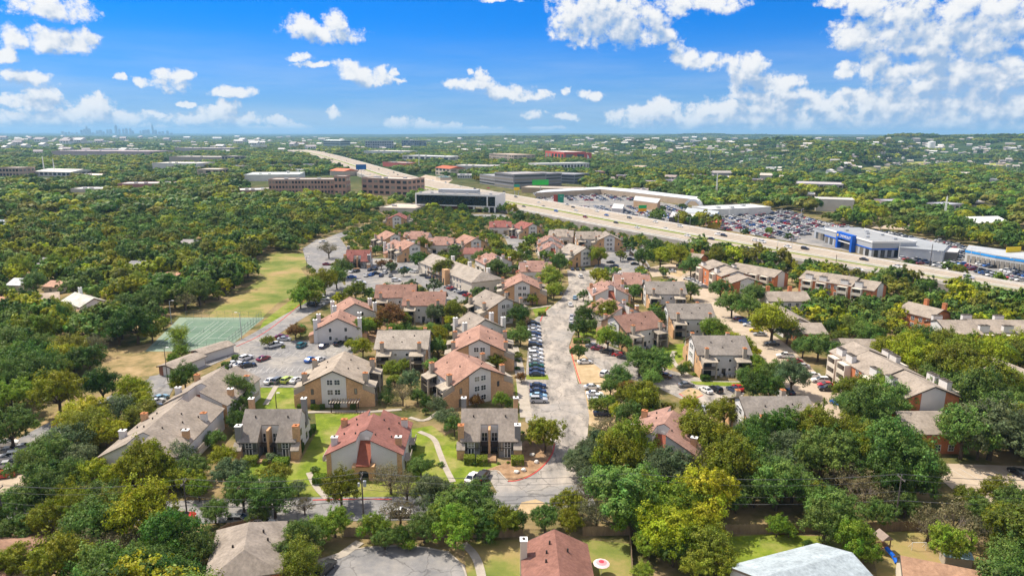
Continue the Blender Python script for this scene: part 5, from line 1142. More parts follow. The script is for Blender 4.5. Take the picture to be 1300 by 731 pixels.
L_ = [
 ('office_building','grey banded parking deck office beside the highway, nearest of three',(609,233),(628,236),11,40,Gr,Gr,3,0),
 ('office_building','large grey banded office beyond the highway',(628,236.5),(652,240),17,50,(.25,.25,.27),(.35,.33,.33),4,0),
 ('office_building','wide grey banded office with dark strips left of the green billboard',(650,235),(676,238),15,50,(.24,.24,.27),(.30,.29,.31),4,0),
 ('office_building','dark grey banded office behind the green billboard',(686,232),(729,234),11,45,(.22,.23,.26),(.28,.28,.30),3,0),
 ('retail_building','long tan retaining store wall behind the billboard',(662,245),(739,247),6,30,(.42,.32,.21),(.45,.40,.34),0,0),
 ('red_building','bright red-brick hall with white roof line far beyond the highway',(692,203),(716,205.5),11,60,RdW,(.55,.50,.46),1,6),
 ('red_building','red-brick hall wing right of the white fan roof',(716,204),(751,204),9,50,(.48,.08,.05),(.42,.35,.32),0,0),
 ('colonnade_building','white colonnaded building in front of the red hall',(683,216),(748,214.5),7,40,Wt,(.52,.52,.5),1,16),
 ('office_building','white flat building with an orange roof line right of the colonnade',(776,214),(821,217),7,35,Wt,(.50,.38,.26),2,12),
 ('office_building','pale green-white hotel with glass top on the far left of the highway',(411,187.5),(432,188),8.5,60,(.30,.36,.36),(.65,.70,.68),3,0),
 ('hotel','large grey hotel with a pale end wall beyond the highway',(464,189),(500,189),9,70,(.34,.35,.38),(.20,.27,.36),3,12),
 ('hotel','dark slab hotel with a white top far beyond the highway',(510,187.5),(532,188),8.5,50,(.13,.16,.20),(.70,.68,.64),3,8),
 ('store','long white store with a pale roof beyond the far highway bend',(462,197),(512,198),5,80,Wt,(.62,.58,.5),0,0),
 ('store','white roofed store row with blue end right of the highway bend',(511,203),(570,205),5,60,(.60,.56,.5),(.60,.60,.6),1,8),
 ('store','red-trimmed low store below the white stores',(486,211.5),(516,213),5,35,(.50,.12,.10),(.45,.38,.33),0,0),
 ('restaurant','cream building with a red tiled tower right of the highway',(553,222),(571,224),9,30,(.58,.50,.40),(.45,.14,.08),2,4),
 ('restaurant','orange-roofed restaurant left of the highway billboards',(419,223),(437,224),6,30,(.50,.42,.34),(.60,.20,.12),0,0),
 ('apartment_building','tan apartment slabs right of the far stores',(621,204.5),(652,207),9,60,(.46,.37,.29),(.42,.34,.27),3,12),
 ('store','long beige store with grey roof right of the red-tiled tower',(575,216),(628,217),5,60,(.48,.44,.40),(.48,.46,.44),0,0),
 ('warehouse','big white-green warehouse roof left of the brick office',(310,230.5),(380,230),7,70,Wt,(.56,.60,.56),0,0),
 ('warehouse','low white-roofed building with brick base at the left of the warehouse',(304,248),(345,247),5,30,(.32,.2,.16),Wt,0,0),
 ('office_building','tan office with two dark window bays on the left',(251,227),(279,227),10,35,(.46,.36,.27),(.66,.60,.54),2,3),
 ('store','white supermarket with a red sign band on the left',(194,217),(252,217.5),8,60,(.62,.58,.55),(.66,.62,.56),0,0),
 ('store','long beige roofed store behind the supermarket',(215,205),(298,206),5,70,(.42,.35,.30),(.46,.42,.38),0,0),
 ('office_building','grey block with dark windows at the end of the beige store',(282,207.5),(298,208),8,30,(.34,.30,.28),(.45,.42,.4),2,4),
 ('store','low brown-walled building with a white roof on the left',(88,227.5),(134,228.5),4,40,(.34,.22,.17),(.66,.60,.52),1,10),
 ('store','long red-brown walled building with white roof units on the left',(150,239.5),(226,239),4.5,35,(.36,.17,.14),(.58,.54,.52),0,0),
 ('store','thin white roof below the left woods edge',(90,244.5),(143,244),3,30,(.5,.46,.42),(.68,.66,.64),0,0),
 ('apartment_building','tan three-storey building at the left edge',(0,225),(25,225.5),9,30,(.46,.33,.25),(.44,.38,.33),2,6),
 ('tent_hall','white tent-roofed hall at the left',(45,224),(90,225),5,50,(.52,.50,.50),(.66,.63,.58),1,8),
 ('store','long mauve-grey shopping roofs on the far left',(66,198),(190,199),5,120,(.42,.33,.31),(.40,.33,.34),0,0),
 ('store','long white shopping roof on the far left',(125,192.5),(176,192.5),2.5,80,Wt,(.70,.68,.66),0,0),
 ('store','grey-white roofed stores further right on the far left',(222,192),(290,192.5),3.5,90,(.44,.38,.36),(.52,.47,.46),0,0),
 ('store','white roof at the far left edge of the city',(108,182.5),(134,182.5),2.5,80,Wt,(.70,.70,.70),0,0),
 ('office_building','white modern building with a dark recess on the right',(1035,268),(1083,270),13,25,(.56,.52,.46),(.56,.54,.50),0,0),
 ('warehouse','long white warehouse behind the dealers lot',(903,276),(978,272.5),8,28,(.60,.60,.56),(.66,.68,.66),0,0),
 ('house','white-roofed hall in the right woods',(1227,292),(1279,291),7,22,(.56,.54,.48),(.62,.64,.60),0,0),
 ('apartment_building','grey apartments with a red panel on the right',(1126,268),(1150,268),10,20,(.38,.30,.30),(.36,.37,.42),2,4),
 ('apartment_building','grey-roofed apartments right of the lattice mast',(1200,272),(1222,271),9,20,(.40,.38,.40),(.36,.38,.44),2,4),
 ('office_building','white office roofs on the right hillside',(1050,229),(1103,231),4,50,(.52,.50,.50),(.62,.60,.6),1,10),
 ('office_building','long grey roofs on the right hillside',(1010,238),(1070,240),4,50,(.44,.40,.38),(.42,.39,.40),1,10),
 ('office_building','white buildings low on the right hillside',(1014,226),(1032,227),5,30,Wt,(.60,.58,.6),0,0),
 ('water_tower','',(0,0),(0,0),0,0,Wt,Wt,0,0),
]
rs = random.Random(21)
for (px, py, w_, hp_, dsc, wc_, rc_) in [(392,213,14,3,'cream shop with a grey roof left of the far highway',Bg,Gr),(405,206,12,3,'brown-roofed shop beside the far highway bend',Tn,(.3,.2,.15)),(372,222,16,4,'white depot left of the orange-roofed restaurant',Wt,Gr),(352,213,20,3,'pale depot in the left trees',Bg,(.5,.47,.42)),
  (446,196,14,3,'pink-roofed shop right of the far bend',Tn,(.4,.22,.2)),(532,207,14,3,'blue-roofed shop right of the highway',Wt,(.10,.22,.42)),(548,213,12,3,'grey shop under the red-tiled tower',Bg,Gr),(590,227,18,4,'white shop beside the highway trees',Wt,(.58,.56,.54)),(566,229,14,3,'teal-roofed shop beside the highway',Bg,(.08,.30,.32)),
  (640,212,18,4,'long tan shop below the apartment slabs',Tn,(.42,.36,.3)),(664,210,16,4,'pink-walled shop left of the colonnade',Pk,(.4,.3,.28)),(600,197,16,3,'white far shop row left of the slabs',Wt,(.6,.58,.56)),(672,196,14,3,'grey far office near the red hall',Gr,Dk),(760,224,16,5,'pink apartment cluster right of the colonnade',Pk,(.4,.27,.24)),
  (790,228,16,4,'mauve-roofed apartments in the trees',Tn,(.33,.28,.33)),(850,233,20,3,'grey-roofed apartments left of the slim pylon',Bg,(.34,.30,.34)),(812,245,22,3,'mauve long roof behind the mall',Bg,(.36,.32,.34)),(880,226,20,3,'red-brown apartments beyond the mall',(.35,.14,.11),(.34,.26,.25)),(925,221,18,4,'white flat building on the near hillside',Wt,(.56,.54,.52)),
  (980,216,16,3,'white small building on the near hillside',Wt,(.6,.58,.56)),(955,205,10,3,'pale small building below the canyon road',Wt,Bg),(960,232,16,3,'pinkish apartments in the right trees',Pk,(.36,.3,.3)),(1026,252,16,4,'grey apartments left of the white modern building',Bg,(.36,.37,.42)),(1160,246,20,3,'grey apartment roofs in the right woods',Bg,(.30,.32,.40)),(1240,262,18,4,'grey roofs right of the lattice mast',Bg,(.28,.30,.36)),
  (1105,258,14,3,'small grey roofs behind the white modern building',Bg,(.33,.34,.38)),(1262,232,16,3,'white low building on the right slope',Wt,(.6,.58,.55)),(300,216,14,4,'tan shop right of the two-bay office',Tn,(.5,.44,.38)),(170,213,18,3,'low tan shop in the left woods',Bg,(.5,.45,.4)),(15,205,18,3,'white shop at the far left',Wt,(.6,.58,.56)),(330,188,18,3,'long pale far store left of the highway end',Wt,(.6,.57,.53)),(378,184,16,3,'pink-roofed far shop at the highway end',Pk,(.45,.12,.12))]:
    L_.append(('store', dsc, (px-w_/2, py), (px+w_/2, py+rs.uniform(-.4,.8)), hp_, 28, wc_, rc_, 1 if hp_ > 3 else 0, rs.choice((0,4,6)) if hp_ > 3 else 0))
for k, t in enumerate(L_):
    if t[0] == 'water_tower': continue
    nm, lb, p0, p1, hp_, dep, wc_, rc_, fl, cols = t
    pit = 3.5 if nm in ('tent_hall','house') or 'red tiled' in lb or 'orange-roofed' in lb or 'hotel with glass' in lb else 0
    farb(nm, lb, 'the '+' '.join(lb.split()[:3]), p0, p1, hp_, dep, wc_, rc_, fl, cols, cat=nm.replace('_',' '), pitched=pit, units=3 if nm in ('warehouse','store') else 0)
# white fan-shaped roof over the red hall
x, y, z = P(735,203.5); s = math.hypot(x,y)/FOC; b = MB(); n = 8
o = empty('fan_roof_hall', (x,y,0)); R_ = 13*s
b.add([(R_*math.cos(math.pi*i/n), -2, 11*s*math.sin(math.pi*i/n)**.8) for i in range(n+1)]+[(R_*.2*math.cos(math.pi*i/n), 50, 5*s*math.sin(math.pi*i/n)) for i in range(n+1)],
   [(i,i+1,i+n+2,i+n+1) for i in range(n)]+[tuple(range(n+1))])
part('shell', b, WHITE, o); tag(o,'white fan-shaped roof rising beside the red hall','hall')
# mall: long white curved roof
def massing(name, label, poly, h, wall, roof, cat, fascia=None):
    pts = [P(*p)[:2] for p in poly]; cx = sum(p[0] for p in pts)/len(pts); cy = sum(p[1] for p in pts)/len(pts); q = [(p[0]-cx,p[1]-cy) for p in pts]
    o = empty(name, (cx,cy,0)); b = MB(); b.prism(q, -.3, h, 'z'); part('wall', b, PAINT, o, color=wall)
    b = MB(); b.prism([(p[0]*1.004,p[1]*1.004) for p in q], h, h+.5, 'z'); part('roof', b, FLATROOF, o, color=roof)
    if fascia: b = MB(); b.prism([(p[0]*1.012,p[1]*1.012) for p in q], h-1.1, h-.02, 'z'); part('fascia', b, PAINT, o, color=fascia)
    tag(o, label, cat); SURF.append((name, np.array(pts))); return o
massing('shopping_mall','long shopping mall with a pale blue-white curved roof behind the crowded lot',[(680,252),(762,247),(800,251),(862,259),(888,262),(896,259),(862,255),(805,247.5),(762,244),(690,248.5)],6,(.42,.33,.24),(.58,.60,.62),'shopping mall')
massing('shop_building','tan brick shop wing of the mall',[(804,264),(834,268),(838,262),(806,258)],7,(.45,.30,.18),(.55,.52,.5),'shop')
x, y, z = P(880,266); o = empty('mall_arch', (x,y,0), R(-25)); b = MB(); n = 10
for i in range(n):
    t0, t1 = math.pi*i/n, math.pi*(i+1)/n
    b.add([(c*r_, yy, max(0,s__*r2)) for yy in (-5,5) for (c,s__,r_,r2) in ((math.cos(t0),math.sin(t0),7,8.5),(math.cos(t1),math.sin(t1),7,8.5),(math.cos(t1),math.sin(t1),9,10.5),(math.cos(t0),math.sin(t0),9,10.5))],
          [(0,1,2,3),(7,6,5,4),(0,4,5,1),(2,6,7,3)])
part('arch', b, WHITE, o); tag(o,'white entrance arch at the right end of the mall','arch')
# gas station and shop on the lot
massing('shop_building','dark glazed shop with a grey flat roof beside the highway',[(849,285),(880,286),(884,280),(853,278)],5.5,(.10,.10,.11),(.45,.45,.45),'shop')
massing('canopy_building','canopy with a blue roof edge and orange posts by the lot',[(868,279),(908,284),(912,278),(872,273)],6,(.50,.25,.08),(.40,.43,.45),'canopy',(.03,.25,.60))
massing('shop_building','yellow-fronted shop beside the blue canopy',[(898,289),(914,290),(916,284),(900,283)],4,(.60,.42,.06),(.50,.10,.06),'shop')
massing('shop_building','small white kiosk in the crowded lot',[(776,272),(790,273),(792,267),(779,266)],5,(.55,.52,.5),(.6,.58,.56),'kiosk')
# ------------------------------------------------------------------ car dealers
def P_(px, py, z=0): return Vector(P(px,py,z))
A0 = P_(1061,313); A1 = P_(1106,327.5); ax = (A1-A0); ang = math.atan2(ax.y, ax.x)
# main showroom in its own frame: x along the highway front, y away from the camera
o = empty('car_showroom', tuple(P_(1090,322)), ang)
Rm = Matrix.Rotation(-ang, 3, 'Z'); loc = P_(1090,322)
def lc(px, py): v = Rm @ (P_(px,py)-loc); return v.x, v.y
xl = lc(1006,302)[0]; xr = lc(1106,327)[0]; xm = lc(1043,308)[0]
SH = mat('showroom_panel',(.38,.40,.43),var=.06,rough=.5); BLU = mat('blue_sign_panel',(.006,.10,.50),var=.05,rough=.4)
b = MB(); b.box(xm,xr,0,26,0,9.0); part('wall', b, SH, o)
b = MB(); b.box(xl,xm-.02,3,34,0,7.0); part('service_wing', b, SH, o)
b = MB(); b.box(xm-.2,xr+.2,-.2,26.2,9.0,9.25); part('roof', b, FLATROOF, o, color=(.26,.27,.28))
b = MB(); b.box(xl-.2,xm-.25,2.8,34.2,7.0,7.25); part('roof', b, FLATROOF, o, color=(.25,.27,.29))
b = MB(); b.box(xm-.3,xr+.3,-.35,.05,8.6,9.6); b.box(xr-.05,xr+.35,.05,26,8.6,9.6); b.box(xm-.3,xr+.3,26,26.4,8.6,9.6); part('parapet', b, WHITE, o)
nW = 9; 
for k in range(nW):
    x0 = xm+.8+k*(xr-xm-1.2)/nW; b = MB(); b.box(x0,x0+(xr-xm)/nW*.6,-.12,.02,.3,4.4); part('window', b, GLASS, o)
for k in range(6):
    y0 = 1.5+k*4; b = MB(); b.box(xr-.02,xr+.12,y0,y0+2.4,.3,4.4); part('window', b, GLASS, o)
b = MB(); b.box(xm-.1,xr+.15,-.25,.0,4.6,5.3); b.box(xr+.0,xr+.25,.0,26,4.6,5.3); part('blue_band', b, BLU, o)
xe0, xe1 = lc(1060,314)[0], lc(1084,320.5)[0]
b = MB(); b.box(xe0,xe0+2.2,-2.6,0,0,10.2); b.box(xe1-2.2,xe1,-2.6,0,0,10.2); b.box(xe0+2.2,xe1-2.2,-2.6,0,6.6,10.2); en = part('entrance_portal', b, BLU, o)
b = MB(); b.box(xe0+2.3,xe1-2.3,-.4,-.15,0,6.4); part('entrance_glass', b, GLASS, en)
b = MB(); b.box(xe0+2.4,xe1-2.4,-2.2,-.5,4.6,5.0); part('entrance_beam', b, WHITE, en)
tc_ = bpy.data.curves.new('lettering','FONT'); tc_.body = 'CHEVROLET'; tc_.size = 2.3; tc_.align_x = 'CENTER'; tc_.extrude = .06; tc_.space_character = 1.05
tf = bpy.data.objects.new('lettering_curve', tc_); link(tf); dg_ = bpy.context.evaluated_depsgraph_get(); lme = bpy.data.meshes.new_from_object(tf.evaluated_get(dg_)); bpy.data.objects.remove(tf)
lme.materials.clear(); lme.materials.append(WHITE); lt = new('lettering', lme, en); lt.location = ((xe0+xe1)/2+1.5,-2.68,7.5); lt.rotation_euler = (R(90),0,0)
b = MB(); cxx = xe0+1.9; b.prism([(cxx-1.1,7.9),(cxx-.35,7.9),(cxx-.5,7.4),(cxx+.5,7.4),(cxx+.35,7.9),(cxx+1.1,7.9),(cxx+1.3,8.7),(cxx+.45,8.7),(cxx+.6,9.2),(cxx-.4,9.2),(cxx-.3,8.7),(cxx-.9,8.7)], -2.75,-2.61,'y')
part('emblem', b, mat('gold_emblem',(.7,.5,.1),var=.05,rough=.4), en)
for (u,v) in ((.2,8),(.45,14),(.7,6),(.85,18),(.55,20),(.3,18)):
    b = MB(); xx = xm+(xr-xm)*u; b.box(xx-1,xx+1,v-1,v+1,9.25,10.4); part('roof_unit', b, METAL, o)
for k in range(5):
    b = MB(); xx = xl+3+k*(xm-xl-5)/5; b.box(xx,xx+3.6,2.85,3.02,.2,4.6); part('service_door', b, GLASS, o)
tag(o,'grey car showroom with a big blue entrance portal beside the highway','car showroom'); BUILT.append(('the blue-portal showroom',1080,310))
SURF.append(('showroom', np.array([P(1000,312)[:2],P(1108,337)[:2],P(1150,322)[:2],P(1040,292)[:2]])))
massing('service_building','pale service hall with a curved end behind the showroom',[(1134,320),(1140,328),(1196,333),(1202,325),(1160,315),(1138,314)],6,(.40,.42,.44),(.30,.32,.34),'service hall')
massing('canopy_building','white flat canopy in the dealers yard',[(1196,330),(1214,331),(1217,326),(1200,325)],4.5,(.16,.15,.14),(.62,.60,.58),'canopy')
o = massing('car_showroom','long low white car showroom with a bright blue roof edge at the right',[(1224,332),(1262,340),(1300,346),(1360,356),(1366,348),(1300,336),(1262,331),(1228,326)],6.5,(.50,.50,.49),(.36,.38,.40),'car showroom',(.02,.28,.70))
b = MB(); q = [P(*p)[:2] for p in [(1226,333),(1262,340.3),(1300,346.3)]]; ox, oy = o.location.x, o.location.y
for (p0, p1) in zip(q[:-1], q[1:]):
    for k in range(6):
        a_ = Vector(p0).lerp(Vector(p1), (k+.15)/6); c_ = Vector(p0).lerp(Vector(p1), (k+.85)/6); dn = Vector((-(c_-a_).y*-1,(c_-a_).x*-1)).normalized()*.25
        b.add([(a_.x-ox+dn.x*0,a_.y-oy,0.2),(c_.x-ox,c_.y-oy,.2),(c_.x-ox-dn.x,c_.y-oy-abs(dn.y),.2),(a_.x-ox-dn.x,a_.y-oy-abs(dn.y),.2),(a_.x-ox,a_.y-oy,4.2),(c_.x-ox,c_.y-oy,4.2),(c_.x-ox-dn.x,c_.y-oy-abs(dn.y),4.2),(a_.x-ox-dn.x,a_.y-oy-abs(dn.y),4.2)],[(3,2,1,0),(4,5,6,7),(0,1,5,4),(1,2,6,5),(2,3,7,6),(3,0,4,7)])
part('shop_glazing', b, GLASS, o)
# ------------------------------------------------------------------ cars in the lots
def inpoly(x, y, poly):
    r = np.zeros(np.shape(x), bool); j = len(poly)-1
    for i in range(len(poly)):
        xi, yi = poly[i]; xj, yj = poly[j]
        c = ((yi > y) != (yj > y)) & (x < (xj-xi)*(y-yi)/(yj-yi+1e-12)+xi); r ^= c; j = i
    return r
blds = [p for n_, p in SURF if n_ in ('shopping_mall','shop_building','canopy_building','car_showroom','service_building','showroom','highway','service_road')]
FARCARS = []
for li, (lot, nm) in enumerate(((lot2,'the dealers lot'),(lot1,'the shopping centre lot'))):
    pts = np.array([P(*p)[:2] for p in lot]); a_ = ang
    c, s = math.cos(a_), math.sin(a_)
    loc_ = np.stack([pts[:,0]*c+pts[:,1]*s, -pts[:,0]*s+pts[:,1]*c], 1)
    row = 0
    v = loc_[:,1].min()+3
    while v < loc_[:,1].max():
        u = loc_[:,0].min()
        idx = 0
        while u < loc_[:,0].max():
            x, y = u*c-v*s, u*s+v*c
            u += 3.0
            if not inpoly(x, y, pts) or random.random() < .2: continue
            if (int(u/60) % 7 == 3): continue
            if any(inpoly(np.array(x), np.array(y), q) for q in blds): continue
            FARCARS.append((x, y, math.degrees(a_)+90+random.choice((0,180)), nm, row))
        row += 1; v += 5.6 if row % 2 else 10.5
FARCARS.sort(key=lambda t: t[0]**2+t[1]**2)
wcol = [Wh]*9+[Si]*5+[Gy]*4+[Bk]*6+[Db]*2+[Bl]+[Rd]*2+[Mr]
quota = max(0, 296-NCAR); cnt = {}
print('cars so far', NCAR, 'lot cars', len(FARCARS))
for (x, y, a_, nm, row) in FARCARS[:quota]:
    c = random.choice(wcol); t = random.choice((S_,S_,V_,V_,K_)); k = (c, t, nm, row); cnt[k] = cnt.get(k, 0)+1
    put_car(x, y, .12, a_, t, c, '%s %s, %s of its kind in the %s row of %s' % (c, TYW[t], ordn(cnt[k]), ordn(row+1), nm), 'cars standing in '+nm, False)
# far meadows and clearings lie on the rolling ground
def meadow(px, m, label, name='meadow'):
    mb = MB(); n = len(px)
    top = [PT(x, a) for x, a, b in px]; bot = [PT(x, b) for x, a, b in px]
    for (p, q) in zip(range(n-1), range(1, n)):
        for k in range(4):
            def L3(i, t): a, b = Vector(top[i]), Vector(bot[i]); v = a.lerp(b, t); return (v.x, v.y, float(hfun(v.x, v.y))+2.5)
            mb.add([L3(p,k/4),L3(q,k/4),L3(q,(k+1)/4),L3(p,(k+1)/4)], [(3,2,1,0)])
    structure(part(name, mb, m), label)
    SURF.append((name, np.array([t[:2] for t in top]+[t[:2] for t in reversed(bot)])))

GRN = ground_mat('far_meadow_grass', ((.3,(.20,.24,.04)), (.5,(.32,.32,.08)), (.7,(.44,.38,.15))), sc=.02)
for pts_, lb in [([(1090,216,217),(1110,213,219),(1130,212,217)],'pale meadow below the ridge houses'),([(1148,208,210),(1170,206,211),(1180,207,210)],'pale meadow strip among hillside houses'),([(1253,209,211),(1270,208,212),(1282,209,211)],'pale clearing at the right hillside'),
  ([(1176,236,238),(1182,235,243),(1190,240,246)],'light green meadow in the right woods'),([(1085,217,218),(1100,214,218)],'light meadow strip left of the ridge houses'),([(962,202,205),(974,201,205)],'yellow-green clearing beyond the pylons')]:
    meadow(pts_, GRN, lb)
meadow([(838,187,188),(846,188,190),(853,190,192),(858,191,193),(852,192,195),(846,194,196)], HWY, 'pale road winding through the far canyon', 'road')
# ------------------------------------------------------------------ foliage
def leaf_mat(name, inst=False):
    m = bpy.data.materials.new(name); nt = nodes(m); L = nt.links.new
    out = N(nt,'ShaderNodeOutputMaterial')
    if inst: src = N(nt,'ShaderNodeAttribute', attribute_type='INSTANCER', attribute_name='tint').outputs['Color']
    else: src = N(nt,'ShaderNodeObjectInfo').outputs['Color']
    at = N(nt,'ShaderNodeAttribute', attribute_name='leaf')   # x: brightness, y: yellowing
    sp = N(nt,'ShaderNodeSeparateXYZ'); L(at.outputs['Vector'], sp.inputs[0])
    hs = N(nt,'ShaderNodeHueSaturation'); L(src, hs.inputs['Color']); L(sp.outputs[1], hs.inputs['Hue']); L(sp.outputs[0], hs.inputs['Value'])
    d = N(nt,'ShaderNodeBsdfPrincipled'); d.inputs['Roughness'].default_value = .55; d.inputs['Specular IOR Level'].default_value = .22; L(hs.outputs[0], d.inputs['Base Color'])
    t = N(nt,'ShaderNodeBsdfTranslucent'); L(hs.outputs[0], t.inputs[0]); mx = N(nt,'ShaderNodeMixShader'); mx.inputs[0].default_value = .36
    L(d.outputs[0], mx.inputs[1]); L(t.outputs[0], mx.inputs[2]); L(mx.outputs[0], out.inputs[0]); return m
LEAF = leaf_mat('leaves'); LEAFI = leaf_mat('distant_leaves', True)
BARK = mat('bark', (.10,.075,.055), rough=.95, var=.3, scale=2, streak=.3); TWIG = mat('bare_twigs', objcol=True, rough=.95, var=.2, scale=1)
def unit(n): v = rng.normal(size=(n,3)); return v/np.linalg.norm(v,axis=1)[:,None]
def crown_mesh(name, m, nleaf, size, nlump, kind='oak', seed=0, aspect=1.0, dome=0.0):
    """crown of radius 1 round the origin at height 0: leaf-sized faces spread over many overlapping lumps of foliage"""
    global rng
    rng = np.random.default_rng(seed)
    if kind == 'cone':
        h = rng.random(nlump); a = rng.random(nlump)*6.283; r = (1-h)*.75
        C = np.stack([r*np.cos(a), r*np.sin(a), h*2.2-1.0],1); S = .18+.28*(1-h)
    elif kind == 'tall':
        C = unit(nlump)*np.array([.62,.62,.95])*(rng.random(nlump)[:,None]**.4); S = .28+.16*rng.random(nlump)
    else:
        C = unit(nlump); C[:,2] = np.abs(C[:,2])*1.0-.62*rng.random(nlump)
        C *= np.array([.76,.76,.50])*(.55+.45*rng.random(nlump)[:,None]**.5); S = .15+.25*rng.random(nlump)
        C[:,:2] *= (1+.20*np.sin(3*np.arctan2(C[:,1],C[:,0])+seed)+.12*np.sin(5*np.arctan2(C[:,1],C[:,0])+2*seed))[:,None]; C[:,2] += .16*np.sin(4*C[:,0]+seed)*np.sin(4*C[:,1]+2*seed)
        if kind == 'sparse': S *= .75
    # foliage gathers in tufts on the lumps, so that the outline stays ragged and light falls between them
    nsub = 9 if nleaf > 3000 else (5 if nleaf > 1500 else 1)
    per = rng.multinomial(nleaf, S**2/np.sum(S**2)); idx = np.repeat(np.arange(nlump), per); n = len(idx)
    if nsub > 1:
        sv = unit(nlump*nsub); sv[:,2] = sv[:,2]*.85+.2; sv /= np.linalg.norm(sv,axis=1)[:,None]; sr = .75+.45*rng.random(nlump*nsub)
        si = idx*nsub+rng.integers(0,nsub,n); cen = sv[si]*sr[si][:,None]; w_ = unit(n)*(rng.random(n)**.5)[:,None]*(.42 if kind != 'sparse' else .5)
        loc_ = cen+w_; u = loc_/np.linalg.norm(loc_,axis=1)[:,None]; pos = C[idx]+loc_*S[idx][:,None]*np.array([1,1,.8]); u = u*.6+w_*1.3; u /= (np.linalg.norm(u,axis=1)[:,None]+1e-6)
    else:
        u = unit(n); u[:,2] = u[:,2]*.9+.18; u /= np.linalg.norm(u,axis=1)[:,None]
        rad = S[idx]*(.62+.42*rng.random(n)**.6); pos = C[idx]+u*rad[:,None]*np.array([1,1,.8])
    q97 = np.percentile(np.hypot(pos[:,0],pos[:,1]), 98); pos[:,:2] /= q97; C[:,:2] /= q97
    cn = pos*np.array([1,1,1.6]); cn /= (np.linalg.norm(cn,axis=1)[:,None]+1e-6)
    nrm = u*1.0+cn*dome+unit(n)*.62+np.array([0,0,.25]); nrm /= np.linalg.norm(nrm,axis=1)[:,None]
    t = np.cross(nrm, unit(n)); t /= np.linalg.norm(t,axis=1)[:,None]; b = np.cross(nrm, t)
    s = size*(.6+.8*rng.random(n))[:,None]
    q = np.stack([pos-t*s*.5, pos+b*s*.42*(.6+.8*rng.random((n,1)))+t*s*.05, pos+t*s*.55, pos-b*s*.42*(.6+.8*rng.random((n,1)))],1).reshape(-1,3)
    lump_v = rng.normal(1,.16,nlump); lump_h = rng.normal(.5,.010,nlump)
    val = np.clip(lump_v[idx]*rng.normal(1,.20,n), .45, 1.7); hue = lump_h[idx]+rng.normal(0,.010,n)
    me = bpy.data.meshes.new(name); me.vertices.add(4*n); me.vertices.foreach_set('co', q.ravel()); me.loops.add(4*n); me.loops.foreach_set('vertex_index', np.arange(4*n))
    me.polygons.add(n); me.polygons.foreach_set('loop_start', np.arange(0,4*n,4)); me.polygons.foreach_set('loop_total', np.full(n,4)); me.update()
    at = me.attributes.new('leaf','FLOAT_VECTOR','FACE'); at.data.foreach_set('vector', np.stack([val,hue,np.zeros(n)],1).ravel())
    me.materials.append(m); return me, C, S
def trunk_mesh(name, C, m=None, h0=-1.05, r=.055, n=7, seed=0):
    b = MB(); rr = random.Random(seed); fork = (rr.uniform(-.05,.05), rr.uniform(-.05,.05), -.52)
    b.tube((0,0,h0), fork, r*1.25, r, 7)
    ids = list(range(len(C))); rr.shuffle(ids)
    for i in ids[:n]:
        c = C[i]; midp = (c[0]*.5+fork[0]*.5+rr.uniform(-.06,.06), c[1]*.5+fork[1]*.5, fork[2]*.45+c[2]*.5)
        b.tube(fork, midp, r*.65, r*.4, 5); b.tube(midp, (c[0],c[1],c[2]), r*.4, r*.12, 4)
    return b.mesh(name, m or BARK)
def bare_mesh(name, seed):
    rr = random.Random(seed); b = MB(); b.keep = True
    def grow(p, d, ln, r, lv):
        q = p+d*ln; b.tube(p, q, r, r*.6, 4 if lv < 3 else 3)
        if lv >= 5: return
        for _ in range(3 if lv < 4 else 4):
            nd = (d*1.0+Vector((rr.gauss(0,.5), rr.gauss(0,.5), rr.gauss(.12,.32)))).normalized(); grow(p+d*ln*rr.uniform(.6,1), nd, ln*rr.uniform(.62,.82), r*.55, lv+1)
    for k in range(3): grow(Vector((0,0,-.55)), Vector((rr.gauss(0,.5),rr.gauss(0,.5),.9)).normalized(), .34, .035, 1)
    return b.mesh(name, TWIG)
NEAR = {}
for i in range(4): NEAR[('oak',i)] = crown_mesh('oak_crown_%d'%i, LEAF, 13000, .052, 44+6*i, 'oak', 11+i)
for i in range(2): NEAR[('tall',i)] = crown_mesh('tall_crown_%d'%i, LEAF, 11000, .052, 40, 'tall', 31+i)
NEAR[('cone',0)] = crown_mesh('cone_crown', LEAF, 8000, .05, 60, 'cone', 41)
for i in range(2): NEAR[('sparse',i)] = crown_mesh('sparse_crown_%d'%i, LEAF, 8000, .05, 50, 'sparse', 51+i)
for i in range(2): NEAR[('thin',i)] = crown_mesh('thin_crown_%d'%i, LEAF, 3100, .045, 40, 'sparse', 61+i)
TRK = {k: trunk_mesh('trunk_mesh', v[1], seed=hash(k[0]) % 97 if False else len(k[0])+k[1], h0=-1.15 if k[0]!='cone' else -1.2, n=9 if k[0]!='cone' else 0) for k, v in NEAR.items()}
BARE = [bare_mesh('bare_branches_%d'%i, 5+i) for i in range(2)]
TC = {'O':(.175,.205,.013),'Y':(.26,.29,.012),'D':(.07,.135,.018),'G':(.125,.205,.038),'B':(.17,.27,.022),'R':(.22,.12,.035),'X':(.16,.15,.07),'P':(.13,.16,.04),'L':(.12,.17,.07),'C':(.07,.13,.02),'V':(.24,.30,.03)}
TD = {'O':'olive green oak','Y':'yellow-green oak','D':'dark green oak','G':'grey-green live oak','B':'bright green tree','R':'rusty brown-leaved tree','X':'half-bare grey twiggy tree','P':'pink-flowering crape myrtle','L':'pale grey-green tree','C':'dark conical evergreen','V':'lime green tree'}
TREES = []   # px, py, r, type
